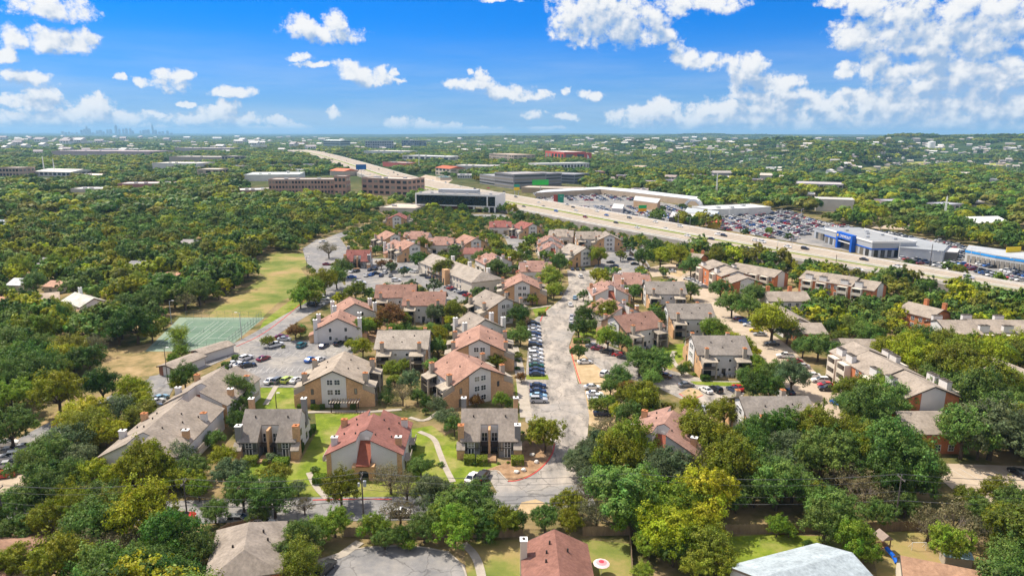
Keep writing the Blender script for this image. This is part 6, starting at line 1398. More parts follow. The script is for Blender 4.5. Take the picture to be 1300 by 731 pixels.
TREES += [(12,463,18,'G'),(15,503,22,'B'),(72,497,27,'Y'),(112,455,20,'D'),(42,478,15,'L'),(92,453,16,'Y'),(14,545,24,'G'),(128,492,20,'D'),(168,497,22,'Y'),(148,517,24,'L'),(177,515,16,'Y'),(108,540,26,'V'),(82,556,26,'L'),(60,577,24,'G'),(40,592,22,'G'),(96,578,22,'L'),(62,600,18,'D'),
 (117,600,20,'Y'),(95,604,18,'G'),(182,590,28,'O'),(155,603,20,'Y'),(222,577,24,'L'),(243,594,20,'G'),(205,600,16,'Y'),(290,516,17,'G'),(300,500,20,'G'),(272,556,13,'G'),(308,514,13,'G'),(298,536,13,'D'),(235,480,16,'D'),(226,487,11,'Y'),
 (20,640,26,'G'),(46,632,26,'G'),(16,672,22,'G'),(60,664,22,'O'),(82,640,20,'Y'),(104,650,22,'O'),(150,650,26,'O'),(180,655,34,'Y'),(205,668,22,'O'),(128,634,20,'G'),(98,674,22,'X'),(125,695,30,'X'),(162,692,22,'X'),(20,710,22,'O'),(76,716,30,'O'),(200,716,28,'G'),(250,700,22,'G'),(220,690,14,'B'),(180,706,18,'G'),
 (292,602,22,'L'),(308,626,24,'G'),(272,648,16,'G'),(252,622,14,'B'),(348,603,20,'O'),(347,632,26,'G'),(330,650,16,'G'),(386,640,14,'X'),(378,617,12,'L'),(432,618,25,'O'),(425,662,20,'B'),(384,684,24,'G'),(384,714,26,'V'),(408,672,18,'B'),(362,700,18,'G'),(475,668,20,'B'),(488,682,16,'G'),(495,602,26,'X'),(516,618,22,'X'),(534,592,17,'G'),(550,628,26,'L'),(575,640,28,'G'),(600,632,26,'G'),(577,668,28,'B'),(538,667,22,'G'),(560,655,20,'V'),(507,644,24,'X'),(617,652,24,'G'),(638,660,22,'O'),(618,672,18,'D'),(655,662,16,'D'),(520,690,10,'B'),(506,682,14,'D'),
 (692,657,20,'G'),(722,640,22,'O'),(722,662,16,'O'),(745,622,22,'X'),(757,650,24,'X'),(750,605,18,'L'),(737,587,20,'L'),(757,580,22,'L'),(787,583,34,'O'),(770,600,20,'D'),(840,603,30,'L'),(815,604,20,'G'),(875,596,28,'X'),(897,590,26,'X'),(925,592,38,'O'),(955,575,30,'D'),(905,620,20,'G'),
 (826,634,32,'B'),(806,656,30,'B'),(868,643,34,'B'),(848,672,36,'Y'),(884,660,30,'Y'),(900,697,28,'V'),(884,716,22,'V'),(825,690,22,'B'),(912,712,22,'O'),(816,727,14,'V'),(786,640,14,'G'),(855,700,20,'G'),
 (987,592,30,'L'),(1008,612,26,'L'),(1045,577,34,'G'),(1137,585,38,'G'),(1122,603,30,'D'),(1162,610,26,'D'),(1187,596,16,'G'),(1075,604,24,'X'),(1098,622,28,'X'),(1124,624,22,'X'),(1057,644,32,'G'),(1048,664,26,'G'),(1085,685,24,'B'),(1098,700,18,'B'),(1032,626,22,'O'),(1117,653,18,'G'),(1206,692,22,'B'),(1212,662,30,'X'),(1180,664,22,'X'),(1236,670,22,'X'),(1268,626,17,'O'),(1286,636,20,'G'),(1227,632,16,'O'),(1245,645,17,'G'),(1280,664,26,'O'),(1292,700,26,'G'),(1292,724,22,'G'),(987,668,13,'B'),(1002,672,10,'B'),(1026,690,7,'C'),(1272,690,16,'O'),(960,620,24,'G'),(935,635,16,'G'),(1150,640,16,'G'),
 (1087,495,24,'O'),(1116,497,26,'B'),(1100,523,30,'G'),(1131,511,24,'G'),(1110,542,22,'G'),(1078,515,18,'G'),(1150,553,16,'L'),(1170,568,14,'O'),(1225,547,32,'G'),(1262,540,38,'L'),(1245,560,21,'G'),(1293,550,19,'G'),(1250,485,36,'O'),(1212,466,30,'O'),(1175,459,26,'Y'),(1150,452,24,'Y'),(1283,500,24,'B'),(1250,508,30,'G'),(1216,498,26,'G'),(1125,446,20,'Y'),(1226,447,26,'O'),(1185,480,20,'G'),(1262,457,22,'Y'),(1200,438,20,'O'),(1160,436,18,'Y'),
 (1006,480,21,'L'),(985,472,18,'G'),(978,492,18,'D'),(995,545,26,'D'),(1037,547,28,'O'),(1075,553,26,'O'),(1112,576,30,'O'),(1150,583,26,'D'),(1002,566,30,'L'),(1020,585,24,'G'),(970,545,20,'Y'),(1060,575,24,'G'),
 (692,549,27,'O'),(785,480,18,'G'),(795,492,13,'R'),(775,492,13,'G'),(815,504,25,'O'),(794,503,15,'O'),(735,446,12,'D'),(812,458,20,'G'),(835,459,21,'G'),(823,470,15,'G'),(866,468,9,'D'),(873,462,7,'V'),(920,522,22,'O'),(876,515,13,'Y'),(960,465,15,'B'),(957,490,19,'D'),(946,480,12,'G'),(800,526,20,'G'),(770,541,20,'X'),(760,560,17,'L'),(800,567,34,'O'),(771,580,22,'G'),(820,560,24,'O'),(887,550,32,'O'),(912,562,28,'Y'),(865,547,18,'G'),(850,590,30,'L'),(937,572,30,'O'),(962,557,26,'D'),(955,543,18,'O'),(732,582,15,'L'),(742,570,14,'L'),
 (697,352,17,'V'),(703,368,12,'V'),(710,335,13,'G'),(692,341,10,'B'),(760,350,13,'Y'),(742,400,14,'D'),(752,392,12,'G'),(735,416,13,'D'),(772,397,18,'O'),(741,373,9,'G'),(772,430,17,'B'),(790,436,13,'G'),(805,370,12,'G'),(835,403,15,'D'),(877,368,13,'G'),(906,420,18,'B'),(948,440,12,'Y'),(760,325,13,'Y'),(788,323,9,'O'),(817,328,14,'D'),(839,325,15,'Y'),(862,326,15,'Y'),(878,337,14,'G'),(908,325,13,'O'),(915,365,15,'G'),(930,386,18,'G'),(957,376,16,'G'),(952,392,16,'G'),(981,409,27,'Y'),(928,347,12,'L'),(1010,405,12,'L'),(1000,418,18,'L'),(1040,438,20,'G'),(1020,440,14,'G'),(1060,445,14,'G'),
 (659,399,16,'D'),(661,427,13,'G'),(676,378,10,'O'),(668,372,8,'O'),(392,366,18,'B'),(412,358,17,'Y'),(427,352,15,'G'),(381,378,14,'B'),(400,378,12,'O'),(452,368,14,'O'),(436,376,9,'O'),(490,372,13,'G'),(496,337,9,'L'),(512,344,7,'L'),(532,331,13,'D'),(565,341,16,'O'),(577,315,10,'G'),(537,311,12,'O'),(557,308,8,'V'),(417,314,14,'X'),(437,341,13,'G'),(427,334,8,'O'),(522,362,11,'L'),(551,362,11,'L'),(460,415,15,'B'),(460,440,14,'Y'),(446,436,9,'Y'),(497,400,20,'R'),(477,396,12,'R'),(512,404,12,'O'),(552,398,14,'L'),(577,396,15,'O'),(557,426,13,'Y'),(556,442,14,'G'),(375,420,12,'R'),(340,432,9,'O'),(497,470,13,'V'),(522,452,13,'V'),(531,438,9,'V'),(516,436,9,'V'),(512,462,10,'V'),(493,496,13,'C'),(501,480,10,'V'),
 (511,500,16,'X'),(522,484,15,'L'),(530,502,11,'G'),(540,508,9,'C'),(540,520,5,'C'),(565,528,18,'L'),(577,540,14,'G'),(555,516,13,'L'),(605,508,10,'R'),(612,497,10,'P'),(637,508,12,'B'),(651,512,9,'G'),(630,459,13,'O'),(607,370,10,'G'),(612,326,13,'G'),(630,338,13,'G'),(629,309,12,'Y'),(650,325,12,'Y'),(641,343,10,'G'),(625,300,10,'B'),(673,306,12,'B'),(664,313,9,'O'),(693,324,11,'B'),
 (497,336,8,'R'),(484,334,8,'R'),(656,450,8,'O'),(662,478,8,'R'),
 (24,342,14,'V'),(190,402,10,'V'),(207,408,9,'V'),(227,424,13,'V'),(172,410,24,'D'),(150,418,18,'D'),(192,420,14,'O'),(140,402,18,'D'),(118,402,16,'G'),(178,360,14,'V'),(110,362,11,'V'),(150,372,14,'L'),(235,382,13,'X'),(207,360,17,'G'),(192,382,17,'G'),(160,388,16,'G'),(252,372,15,'G'),(52,420,22,'B'),(78,400,15,'V'),(16,398,13,'D'),(277,372,8,'V'),(62,408,10,'O'),(120,436,16,'X'),(22,432,20,'D'),(44,450,15,'D'),(75,470,16,'O'),(60,440,15,'G'),(230,444,10,'B'),(220,455,8,'B'),(54,388,6,'D'),(67,389,6,'D'),(92,388,8,'O'),(45,360,13,'G'),(70,338,13,'B'),(88,340,12,'B'),(36,378,12,'D'),
 (1160,288,0,'G')]
TREES = [t for t in TREES if t[2] > 0]
MERGE = [(720,275,8,'D'),(660,277,9,'D'),(1122,312,0,'D')]
TREES += [(660,276,9,'D'),(842,264,5,'D'),(866,262,6,'D'),(1155,333,8,'D'),(1219,342,9,'O'),(1205,338,8,'G'),(1270,353,10,'B'),(1002,300,6,'D'),(946,294,6,'D'),(977,292,6,'B'),(830,315,14,'D'),(800,312,12,'D'),(790,305,10,'G')]
print('manual trees', len(TREES))
# landmark with a direction
def near_land(px, py):
    best = None
    for lm, a, b in BUILT:
        d = math.hypot(px-a, (py-b)*1.6)
        if best is None or d < best[0]: best = (d, lm, a, b)
    _, lm, a, b = best; dx, dy = px-a, (py-b)*1.6
    if abs(dx) > abs(dy): return ('right of ' if dx > 0 else 'left of ')+lm
    return ('in front of ' if dy > 0 else 'behind ')+lm
TP = {}; TL = []
SZ = lambda R_: 'small ' if R_ < 3.2 else ('large ' if R_ > 6.2 else '')
def tree_place(px, py, r, ty):
    z = 4.0
    for _ in range(5):
        x, y, _z = P(px, py, z); R_ = r*math.hypot(x, y, CH-z)/FOC; z = R_*(1.0 if ty != 'C' else 1.2)*1.0
    return x, y, R_
STEM = {}
def tree_obj(x, y, R_, ty, k):
    kind = 'oak'
    if ty == 'C': kind = 'cone'
    elif ty in ('X',): kind = 'thin'
    elif ty in ('V',) and k % 3 == 0: kind = 'tall'
    elif ty in ('L','P'): kind = 'sparse' if k % 2 else 'oak'
    nv = {'oak':4,'tall':2,'cone':1,'sparse':2,'thin':2}[kind]; key = (kind, k % nv)
    rr = random.Random(k*7+1); sxy = R_*rr.uniform(.97,1.06); sz = R_*rr.uniform(.92,1.15)*(1.15 if kind=='oak' else 1)
    hb = .95*sz if kind != 'cone' else 1.15*sz
    o = empty('conifer_tree' if ty == 'C' else ('crape_myrtle' if ty == 'P' else ('bare_tree' if ty == 'X' else 'broadleaf_tree')), (x, y, 0), rr.uniform(0, 6.28))
    c = TC[ty]; j = rr.uniform(.8,1.25); h = rr.uniform(.9,1.12); c = (c[0]*j*h, c[1]*j, c[2]*j)
    t = new('trunk', TRK[key], o, (0,0,hb), color=c); t.scale = (sxy, sxy, sz)
    a = new('crown', NEAR[key][0], o, (0,0,hb), color=c); a.scale = (sxy, sxy, sz)
    if ty == 'X':
        b = new('branches', BARE[k % 2], o, (0,0,hb), color=(.26,.215,.18)); b.scale = (sxy*1.05, sxy*1.05, sz*1.05)
    if ty == 'P':
        if 'pf' not in STEM: STEM['pf'] = crown_mesh('blossom_mesh', LEAF, 900, .09, 22, 'oak', 77)[0]
        b = new('blossoms', STEM['pf'], o, (0,0,hb+.1*sz), color=(.62,.10,.20)); b.scale = (sxy, sxy, sz)
    return o
TREES.sort(key=lambda t: -t[2]); EXTRA = TREES[300:]; TREES = TREES[:300]; EX = []
for (px, py, r, ty) in EXTRA:
    x, y, R_ = tree_place(px, py, r, ty); TL.append((x, y, R_)); EX.append((x, y, R_, TC[ty]))
byl = {}
for k, (px, py, r, ty) in enumerate(TREES):
    x, y, R_ = tree_place(px, py, r, ty)
    if px < 1010: 
        for n_, p in SURF:
            pass
    o = tree_obj(x, y, R_, ty, k); TL.append((x, y, R_))
    base = SZ(R_)+TD[ty]+' '+near_land(px, py); byl.setdefault(base, []).append((px, o, ty))
for base, lst in byl.items():
    lst.sort(key=lambda t: t[0])
    for i, (px, o, ty) in enumerate(lst):
        lab = base if len(lst) == 1 else ('%s, %s from the left' % (base, ordn(i+1)) if i else '%s, leftmost of %d' % (base, len(lst)))
        tag(o, lab, 'tree', 'trees around the houses')
# ------------------------------------------------------------------ forest: too many to count, one field of instances
def proto_collection(name, metas):
    c = bpy.data.collections.new(name)
    for i, me in enumerate(metas):
        ob = bpy.data.objects.new('%s_%02d' % (name, i), me); c.objects.link(ob)
    return c
def field(name, label, pts, scl, rot, tint, idx, coll, cat):
    n = len(pts); me = bpy.data.meshes.new(name); me.vertices.add(n); me.vertices.foreach_set('co', np.asarray(pts, float).ravel())
    for an, ty, dat in (('scl','FLOAT_VECTOR',scl),('rot','FLOAT_VECTOR',np.stack([np.zeros(n),np.zeros(n),rot],1)),('tint','FLOAT_COLOR',np.concatenate([tint,np.ones((n,1))],1)),('pidx','INT',idx)):
        a = me.attributes.new(an, ty, 'POINT'); a.data.foreach_set({'FLOAT_VECTOR':'vector','FLOAT_COLOR':'color','INT':'value'}[ty], np.asarray(dat).ravel())
    me.update(); o = new(name, me)
    g = bpy.data.node_groups.new(name, 'GeometryNodeTree'); g.interface.new_socket('Geometry', in_out='INPUT', socket_type='NodeSocketGeometry'); g.interface.new_socket('Geometry', in_out='OUTPUT', socket_type='NodeSocketGeometry')
    gi = N(g,'NodeGroupInput'); go = N(g,'NodeGroupOutput'); ip = N(g,'GeometryNodeInstanceOnPoints'); ci = N(g,'GeometryNodeCollectionInfo'); ci.inputs[0].default_value = coll; ci.inputs['Separate Children'].default_value = True; ci.inputs['Reset Children'].default_value = True
    mp = N(g,'GeometryNodeMeshToPoints'); g.links.new(gi.outputs[0], mp.inputs['Mesh'])
    g.links.new(mp.outputs[0], ip.inputs['Points']); g.links.new(ci.outputs[0], ip.inputs['Instance']); ip.inputs['Pick Instance'].default_value = True
    def na(an, ty): a = N(g,'GeometryNodeInputNamedAttribute', data_type=ty); a.inputs[0].default_value = an; return a.outputs[0]
    g.links.new(na('pidx','INT'), ip.inputs['Instance Index']); g.links.new(na('rot','FLOAT_VECTOR'), ip.inputs['Rotation']); g.links.new(na('scl','FLOAT_VECTOR'), ip.inputs['Scale'])
    g.links.new(ip.outputs[0], go.inputs[0]); md = o.modifiers.new('scatter','NODES'); md.node_group = g
    o['kind'] = 'stuff'; o['label'] = label; o['category'] = cat; return o
MID = [crown_mesh('woodland_crown_%d'%i, LEAFI, 2600, .11, 26, 'oak', 81+i, dome=.5)[0] for i in range(4)]
for i in range(4):
    q = NEAR[('oak',i)][0].copy(); q.materials[0] = LEAFI; MID.append(q)
FARP = [crown_mesh('hill_crown_%d'%i, LEAFI, 420, .26, 12, 'oak', 91+i, dome=1.0)[0] for i in range(3)]
def clump(seed):
    """a patch of a dozen far crowns"""
    r2 = np.random.default_rng(seed); parts_ = [crown_mesh('p', LEAFI, 60, .5, 8, 'oak', seed*3+i)[0] for i in range(2)]
    V, A = [], []
    for i in range(14):
        me = parts_[i % 2]; n = len(me.vertices); v = np.empty(n*3); me.vertices.foreach_get('co', v); v = v.reshape(-1,3)*r2.uniform(.22,.34); v[:,2] *= 1.0
        a_ = r2.random()*6.28; q = r2.random()**.5; v += np.array([q*math.cos(a_), q*math.sin(a_), r2.uniform(-.04,.05)]); V.append(v)
        at = np.empty(len(me.polygons)*3); me.attributes['leaf'].data.foreach_get('vector', at); at = at.reshape(-1,3); at[:,0] *= r2.uniform(.75,1.2); A.append(at)
    v = np.concatenate(V); n = len(v)//4; me = bpy.data.meshes.new('clump'); me.vertices.add(len(v)); me.vertices.foreach_set('co', v.ravel()); me.loops.add(len(v)); me.loops.foreach_set('vertex_index', np.arange(len(v)))
    me.polygons.add(n); me.polygons.foreach_set('loop_start', np.arange(0,4*n,4)); me.polygons.foreach_set('loop_total', np.full(n,4)); me.update()
    at = me.attributes.new('leaf','FLOAT_VECTOR','FACE'); at.data.foreach_set('vector', np.concatenate(A).ravel()); me.materials.append(LEAFI); return me
CLUMP = [clump(101+i) for i in range(3)]
rng = np.random.default_rng(5)
def grid(r0, r1, sp, amax=1.2):
    n = int(2*r1/sp); gx, gy = np.meshgrid(np.arange(-r1, r1, sp), np.arange(20, r1, sp)); x = gx.ravel()+rng.uniform(-.48,.48,gx.size)*sp; y = gy.ravel()+rng.uniform(-.48,.48,gx.size)*sp
    d = np.hypot(x, y); k = (d > r0) & (d <= r1) & (np.abs(x) < y*amax+25); return x[k], y[k]
def pxmask(px, py, poly): return inpoly(px, py, np.array(poly, float))
COMPLEX = [(330,500),(300,520),(290,470),(330,430),(400,385),(385,345),(330,350),(330,330),(385,300),(440,270),(520,262),(700,270),(790,290),(860,300),(905,330),(1010,335),(1120,350),(1100,380),(1180,400),(1320,400),(1320,440),(1240,448),(1150,435),(1090,430),(1190,520),(1210,590),(1060,600),(960,610),(760,640),(640,650),(520,640),(400,640),(300,620),(120,600)]
YARDS = [(260,660),(360,655),(440,662),(600,675),(680,660),(700,670),(800,675),(915,675),(1100,670),(1170,665),(1290,690),(1300,740),(1250,800),(1100,1000),(300,1000),(260,740)]
OPEN = [  # pixel patches without woods: lots, shops, far meadows
 [(300,232),(340,222),(440,220),(520,222),(560,250),(500,255),(440,252),(340,250)],
 [(560,248),(650,255),(650,262),(600,262),(560,262)],[(600,228),(740,228),(745,246),(660,244),(600,236)],[(640,600),(775,596),(775,672),(640,672)],[(1185,582),(1340,582),(1340,660),(1225,648)],[(200,430),(300,415),(310,480),(215,505)],[(1110,318),(1320,346),(1320,372),(1100,334)],[(900,284),(1010,298),(1010,312),(900,296)]]
def exclude(x, y, marg=3.5, lots=True):
    k = np.ones(len(x), bool)
    for n_, p in SURF:
        c = p.mean(0); rad = np.max(np.hypot(*(p-c).T))+marg; near_ = np.hypot(x-c[0], y-c[1]) < rad
        if not near_.any(): continue
        idx = np.where(near_ & k)[0]
        if len(idx) == 0: continue
        inside = inpoly(x[idx], y[idx], p)
        for a_ in range(8): inside |= inpoly(x[idx]+marg*math.cos(a_*.785), y[idx]+marg*math.sin(a_*.785), p)
        k[idx[inside]] = False
    for (fx, fy, fr) in FOOT: k &= np.hypot(x-fx, y-fy) > fr+marg*.8
    for (fx, fy, hw, dep, A, cl_) in FARX:
        dx, dy = x-fx, y-fy; u = dx*math.cos(A)+dy*math.sin(A); v = -dx*math.sin(A)+dy*math.cos(A); k &= ~((np.abs(u) < hw+4) & (v > -cl_) & (v < dep+5))
    return k
def tints(n, x, y, s=1.0):
    pal = np.array([TC['O'],TC['O'],TC['Y'],TC['Y'],TC['D'],TC['D'],TC['G'],TC['G'],(.12,.16,.018),(.16,.17,.02),(.15,.24,.02),(.30,.27,.015)]); 
    ph = np.sin(x/47.)*np.sin(y/61.)+np.sin(x/130.+2)*np.cos(y/170.); j = (np.clip((ph+2)/4,0,1)*4+rng.random(n)*8).astype(int) % len(pal)
    t = pal[j]*rng.uniform(.9,1.6,(n,1)); t[:,0] *= rng.uniform(.9,1.12,n); return t*s
X_, Y_ = grid(60, 620, 7.8); px_, py_ = PX(X_, Y_, 4.0)
k = exclude(X_, Y_, 3.6) & ~pxmask(px_, py_, COMPLEX) & ~pxmask(px_, py_, YARDS)
for q in OPEN: k &= ~pxmask(px_, py_, q)
for (tx, ty_, tr) in TL: k &= np.hypot(X_-tx, Y_-ty_) > tr*.8
HW = np.array([hp(i,0)[:2] for i in range(0,160,2)]); dn_ = np.min(np.hypot(X_[:,None]-HW[:,0], Y_[:,None]-HW[:,1]),1); LOWB = (dn_ < 36) & (px_ > 1060)
k &= rng.random(len(X_)) < .93
x, y = X_[k], Y_[k]; n = len(x); s = rng.uniform(4.3, 7.6, n)*np.where(LOWB[k], .92, 1); print('near woods', n)
# low filler between the buildings, and the smaller single trees
X2, Y2 = grid(120, 640, 5.2); p2x, p2y = PX(X2, Y2, 2.5); k2 = exclude(X2, Y2, 2.2) & pxmask(p2x, p2y, COMPLEX) & ~pxmask(p2x, p2y, [(290,640),(300,560),(330,480),(480,430),(560,560),(700,560),(760,640)])
for (tx, ty_, tr) in TL: k2 &= np.hypot(X2-tx, Y2-ty_) > tr*.75
k2 &= rng.random(len(X2)) < np.where(p2y < 345, .85, np.where(p2x > 1000, .95, .42))
x2, y2 = X2[k2], Y2[k2]; s2 = rng.uniform(1.9, 3.4, len(x2))*np.where(PX(x2,y2,0)[0] > 1020, 1.5, 1); print('filler', len(x2))
ex = np.array([(e[0],e[1],e[2]) for e in EX]); et = np.array([e[3] for e in EX])
T1 = tints(n,x,y); T2 = tints(len(x2),x2,y2)
x = np.concatenate([x,x2,ex[:,0]]); y = np.concatenate([y,y2,ex[:,1]]); s = np.concatenate([s,s2,ex[:,2]]); TT = np.concatenate([T1,T2,et]); n = len(x)
zc_ = s*rng.uniform(.85,1.1,n); ra_ = rng.random(n)*6.28; kk = np.hypot(x,y) < 420
field('woodland_trunks', 'trunks standing under the woodland crowns', np.stack([x,y,zc_],1)[kk], np.stack([s,s,s],1)[kk], ra_[kk], TT[kk], rng.integers(0,4,kk.sum()), proto_collection('trunk_proto', [TRK[('oak',i)] for i in range(4)]), 'tree trunks')
field('woodland', 'continuous oak woodland around and beyond the apartments', np.stack([x,y,zc_],1), np.stack([s,s,s*rng.uniform(.95,1.3,n)],1), ra_, TT, np.where(np.hypot(x,y) < 260, 4, 0)+rng.integers(0,4,n), proto_collection('woodland_proto', MID), 'woodland')
X_, Y_ = grid(620, 2300, 13.5); px_, py_ = PX(X_, Y_, hfun(X_,Y_)+4.0); k = exclude(X_, Y_, 6)
for q in OPEN: k &= ~pxmask(px_, py_, q)
gap = np.sin(X_/83+1)*np.sin(Y_/97)+.6*np.sin(X_/41+Y_/57)+.5*np.sin(X_/190-Y_/160)
k &= (gap < 1.12) & (rng.random(len(X_)) < .92); x, y = X_[k], Y_[k]; n = len(x); s = rng.uniform(6.5, 11.5, n); print('mid woods', n)
field('distant_woodland', 'treetops filling the middle distance around shops and offices', np.stack([x,y,hfun(x,y)+s*rng.uniform(.5,.8,n)],1), np.stack([s,s,s*.95],1), rng.random(n)*6.28, tints(n,x,y,.92), rng.integers(0,3,n), proto_collection('distant_proto', FARP), 'woodland')
X_, Y_ = grid(2300, 11000, 62); k = exclude(X_, Y_, 20); gap = np.sin(X_/283+1)*np.sin(Y_/397)+.6*np.sin(X_/141+Y_/157); k &= (gap < 1.2) & (rng.random(len(X_)) < .9)
x, y = X_[k], Y_[k]; n = len(x); s = rng.uniform(30, 52, n); print('far woods', n)
field('hill_woodland', 'dark wooded hills and plain out to the horizon', np.stack([x,y,hfun(x,y)+2],1), np.stack([s,s,s*.8],1), rng.random(n)*6.28, tints(n,x,y,.85), rng.integers(0,3,n), proto_collection('hill_proto', CLUMP), 'woodland')
# ------------------------------------------------------------------ remaining cars of the lots
rest = FARCARS[quota:]
if rest:
    coll = proto_collection('lot_car_proto', [simple_car(S_), simple_car(V_)])
    CPI = bpy.data.materials.new('distant_car_paint'); nt = nodes(CPI); out = N(nt,'ShaderNodeOutputMaterial'); b = N(nt,'ShaderNodeBsdfPrincipled'); b.inputs['Roughness'].default_value = .3
    a = N(nt,'ShaderNodeAttribute', attribute_type='INSTANCER', attribute_name='tint'); nt.links.new(a.outputs['Color'], b.inputs['Base Color']); nt.links.new(b.outputs[0], out.inputs[0])
    ms = []
    for t in (S_, V_): m_ = simple_car(t).copy(); m_.materials[0] = CPI; ms.append(m_)
    coll = proto_collection('lot_cars', ms); n = len(rest)
    field('parked_cars', 'mass of cars crowding the far rows of the lots', np.array([(r[0], r[1], .12) for r in rest]), np.ones((n,3)), np.radians([r[2] for r in rest]), np.array([CC[random.choice(wcol)] for _ in rest]), rng.integers(0,2,n), coll, 'cars')
# ------------------------------------------------------------------ power line across the bottom
PB = [P(-60,690), P(240,675), P(462,666), P(800,660), P(1120,655), P(1420,650)]
# poles stand on one straight run
p1 = Vector(PB[1][:2]); p2 = Vector(PB[2][:2]); p3 = Vector(P(799,667)[:2])
poles = [p1+(p1-p2)*1.0, p1, p2, p3, p3+(p3-p2)*1.0, p3+(p3-p2)*2.0]
HP = 10.2
def pole_label(i): return ['wooden power pole at the far left end of the line','wooden power pole with crossarm among the left bottom oaks','wooden power pole with a transformer before the red-roofed block','wooden power pole behind the big bright green trees','wooden power pole in the right bottom woods','wooden power pole at the right end of the line'][i]
for i, p in enumerate(poles):
    d = (poles[min(i+1,5)]-poles[max(i-1,0)]); o = empty('power_pole', (p.x,p.y,0), math.atan2(d.y,d.x))
    b = MB(); b.tube((0,0,-.3),(0,0,HP),.17,.11,8); part('pole', b, POLEW, o)
    b = MB(); b.box(-.07,.07,-1.2,1.2,HP-.65,HP-.5); part('crossarm', b, POLEW, o)
    for y_ in (-1.1,0,1.1): b = MB(); b.tube((0,y_,HP-.5 if y_ else HP),(0,y_,HP-.2 if y_ else HP+.25),.06,n=6); part('insulator', b, METAL, o)
    if i == 2:
        b = MB(); b.tube((.45,.25,HP-2.6),(.45,.25,HP-1.5),.3,n=10); part('transformer', b, METAL, o); b = MB(); b.tube((-.5,-.3,HP-2.3),(-.5,-.3,HP-1.6),.2,n=8); part('transformer', b, METAL, o)
    tag(o, pole_label(i), 'power pole', 'poles of the power line')
CAB = mat('wire_aluminium', (.10,.10,.10), rough=.6, var=.05)
def cable(off, z, sag, label, r=.028, i0=0, i1=5):
    mb = MB(); mb.keep = True
    for a_, b_ in zip(poles[i0:i1], poles[i0+1:i1+1]):
        d = (b_-a_).normalized(); nn = Vector((-d.y,d.x)); pr = None
        for k in range(15):
            t = k/14; q = a_.lerp(b_, t)+nn*off; q = Vector((q.x,q.y,z-sag*4*t*(1-t)))
            if pr is not None: mb.tube(pr, q, r, n=4)
            pr = q
    o = part('power_cable', mb, CAB); tag(o, label, 'cable', 'cables of the power line')
cable(1.1, HP-.2, 1.3, 'overhead wire on the far side of the crossarms'); cable(0, HP+.25, 1.1, 'topmost overhead wire on the pole tops'); cable(-1.1, HP-.2, 1.3, 'overhead wire on the near side of the crossarms')
cable(.15, HP-3.1, 1.4, 'upper telephone cable below the power wires'); cable(.15, HP-5.0, .9, 'thick lower telephone cable along the tree belt', .06)
# ------------------------------------------------------------------ lamp posts and masts
def lamp(px, py, h, label, arm=1.6, ang=0, m=METAL, name='street_lamp', z=0):
    x, y, _ = P(px, py, z); o = empty(name, (x,y,z), R(ang)); b = MB(); b.tube((0,0,-.2),(0,0,h),.14,.09,8); part('post', b, m, o)
    b = MB(); b.tube((0,0,h-.1),(arm,0,h+.25),.06,n=6); part('arm', b, m, o); b = MB(); b.box(arm-.1,arm+.7,-.18,.18,h+.15,h+.32); part('lamp_head', b, WHITE, o)
    tag(o, label, 'street lamp'); return o
lamp(307,431,9.5,'tall grey floodlight post at the near right corner of the tennis courts',1.0,180)
lamp(218,412,9,'tall pale floodlight post at the left of the tennis courts',1.0,0)
lamp(186,392,8,'pale floodlight post between the oaks left of the courts',1.0,0)
lamp(390,346,8,'dark thin lamp post on the turning area by the grass field',.8,0,TRIM)
lamp(351,518,4,'short dark post on the left lawn',.4,0,TRIM)
lamp(213,484,10,'tall bare dark pole beside the nearer carport',.6,0,POLEW)
for k, (px, py) in enumerate([(748,275),(860,297),(875,299),(1004,328),(986,325),(1181,353),(1191,351),(690,262),(1240,352),(1282,362),(715,268)]):
    lamp(px, py, 13, 'tall thin highway lamp, %s from the left' % ordn(1+sorted([748,860,875,1004,986,1181,1191,690,1240,1282,715]).index(px)), 2.2, 200, METAL, 'highway_lamp', 0)
for k, (px, py) in enumerate([(896,290),(960,286),(925,283),(1016,283),(989,283),(1140,330),(1230,340),(860,275)]):
    lamp(px, py, 11, 'pale lot lamp, %s from the left' % ordn(1+sorted([896,960,925,1016,989,1140,1230,860]).index(px)), 1.2, 0, WHITE, 'lot_lamp', 0)
def polex(px, py, h, label, r=.2, z=0):
    x, y, _ = P(px, py, z); o = empty('utility_pole', (x,y,z)); b = MB(); b.tube((0,0,-.3),(0,0,h),r,r*.8,8); part('post', b, POLEW, o); b = MB(); b.box(-.3,.3,-.3,.3,-.28,.3); part('footing', b, PATHM, o); tag(o, label, 'pole'); return o
polex(1043,538,7,'stout bare wooden pole in the right concrete court')
polex(1060,345,9,'bare wooden pole against the highway')
polex(1180,340,13,'tall wooden pole beside the dealers yard')
def mast(px, py, hp_, label):
    x, y, z = PT(px, py); s = math.hypot(x,y)/FOC; o = empty('radio_mast', (x,y,z)); h = hp_*s; b = MB()
    for t in (0,2.09,4.19): b.tube((1.2*math.cos(t),1.2*math.sin(t),0),(.4*math.cos(t),.4*math.sin(t),h),.22,.15,4)
    for k in range(14):
        z_ = h*k/14; r_ = 1.2-.8*k/14
        for t in (0,2.09,4.19): b.tube((r_*math.cos(t),r_*math.sin(t),z_),(r_*.93*math.cos(t+2.09),r_*.93*math.sin(t+2.09),z_+h/14),.12,n=3)
    part('lattice', b, WHITE, o); b = MB(); b.tube((0,0,h),(0,0,h*1.05),.15,n=5); part('antenna', b, METAL, o); tag(o, label, 'mast')
mast(1198,283,28,'leaning pale lattice mast in the right woods'); mast(909,250,28,'tall pale lattice mast behind the warehouse'); mast(57,223,20,'pale blue slender mast before the tent hall'); mast(70,224,18,'dark slender mast beside the pale one on the left')
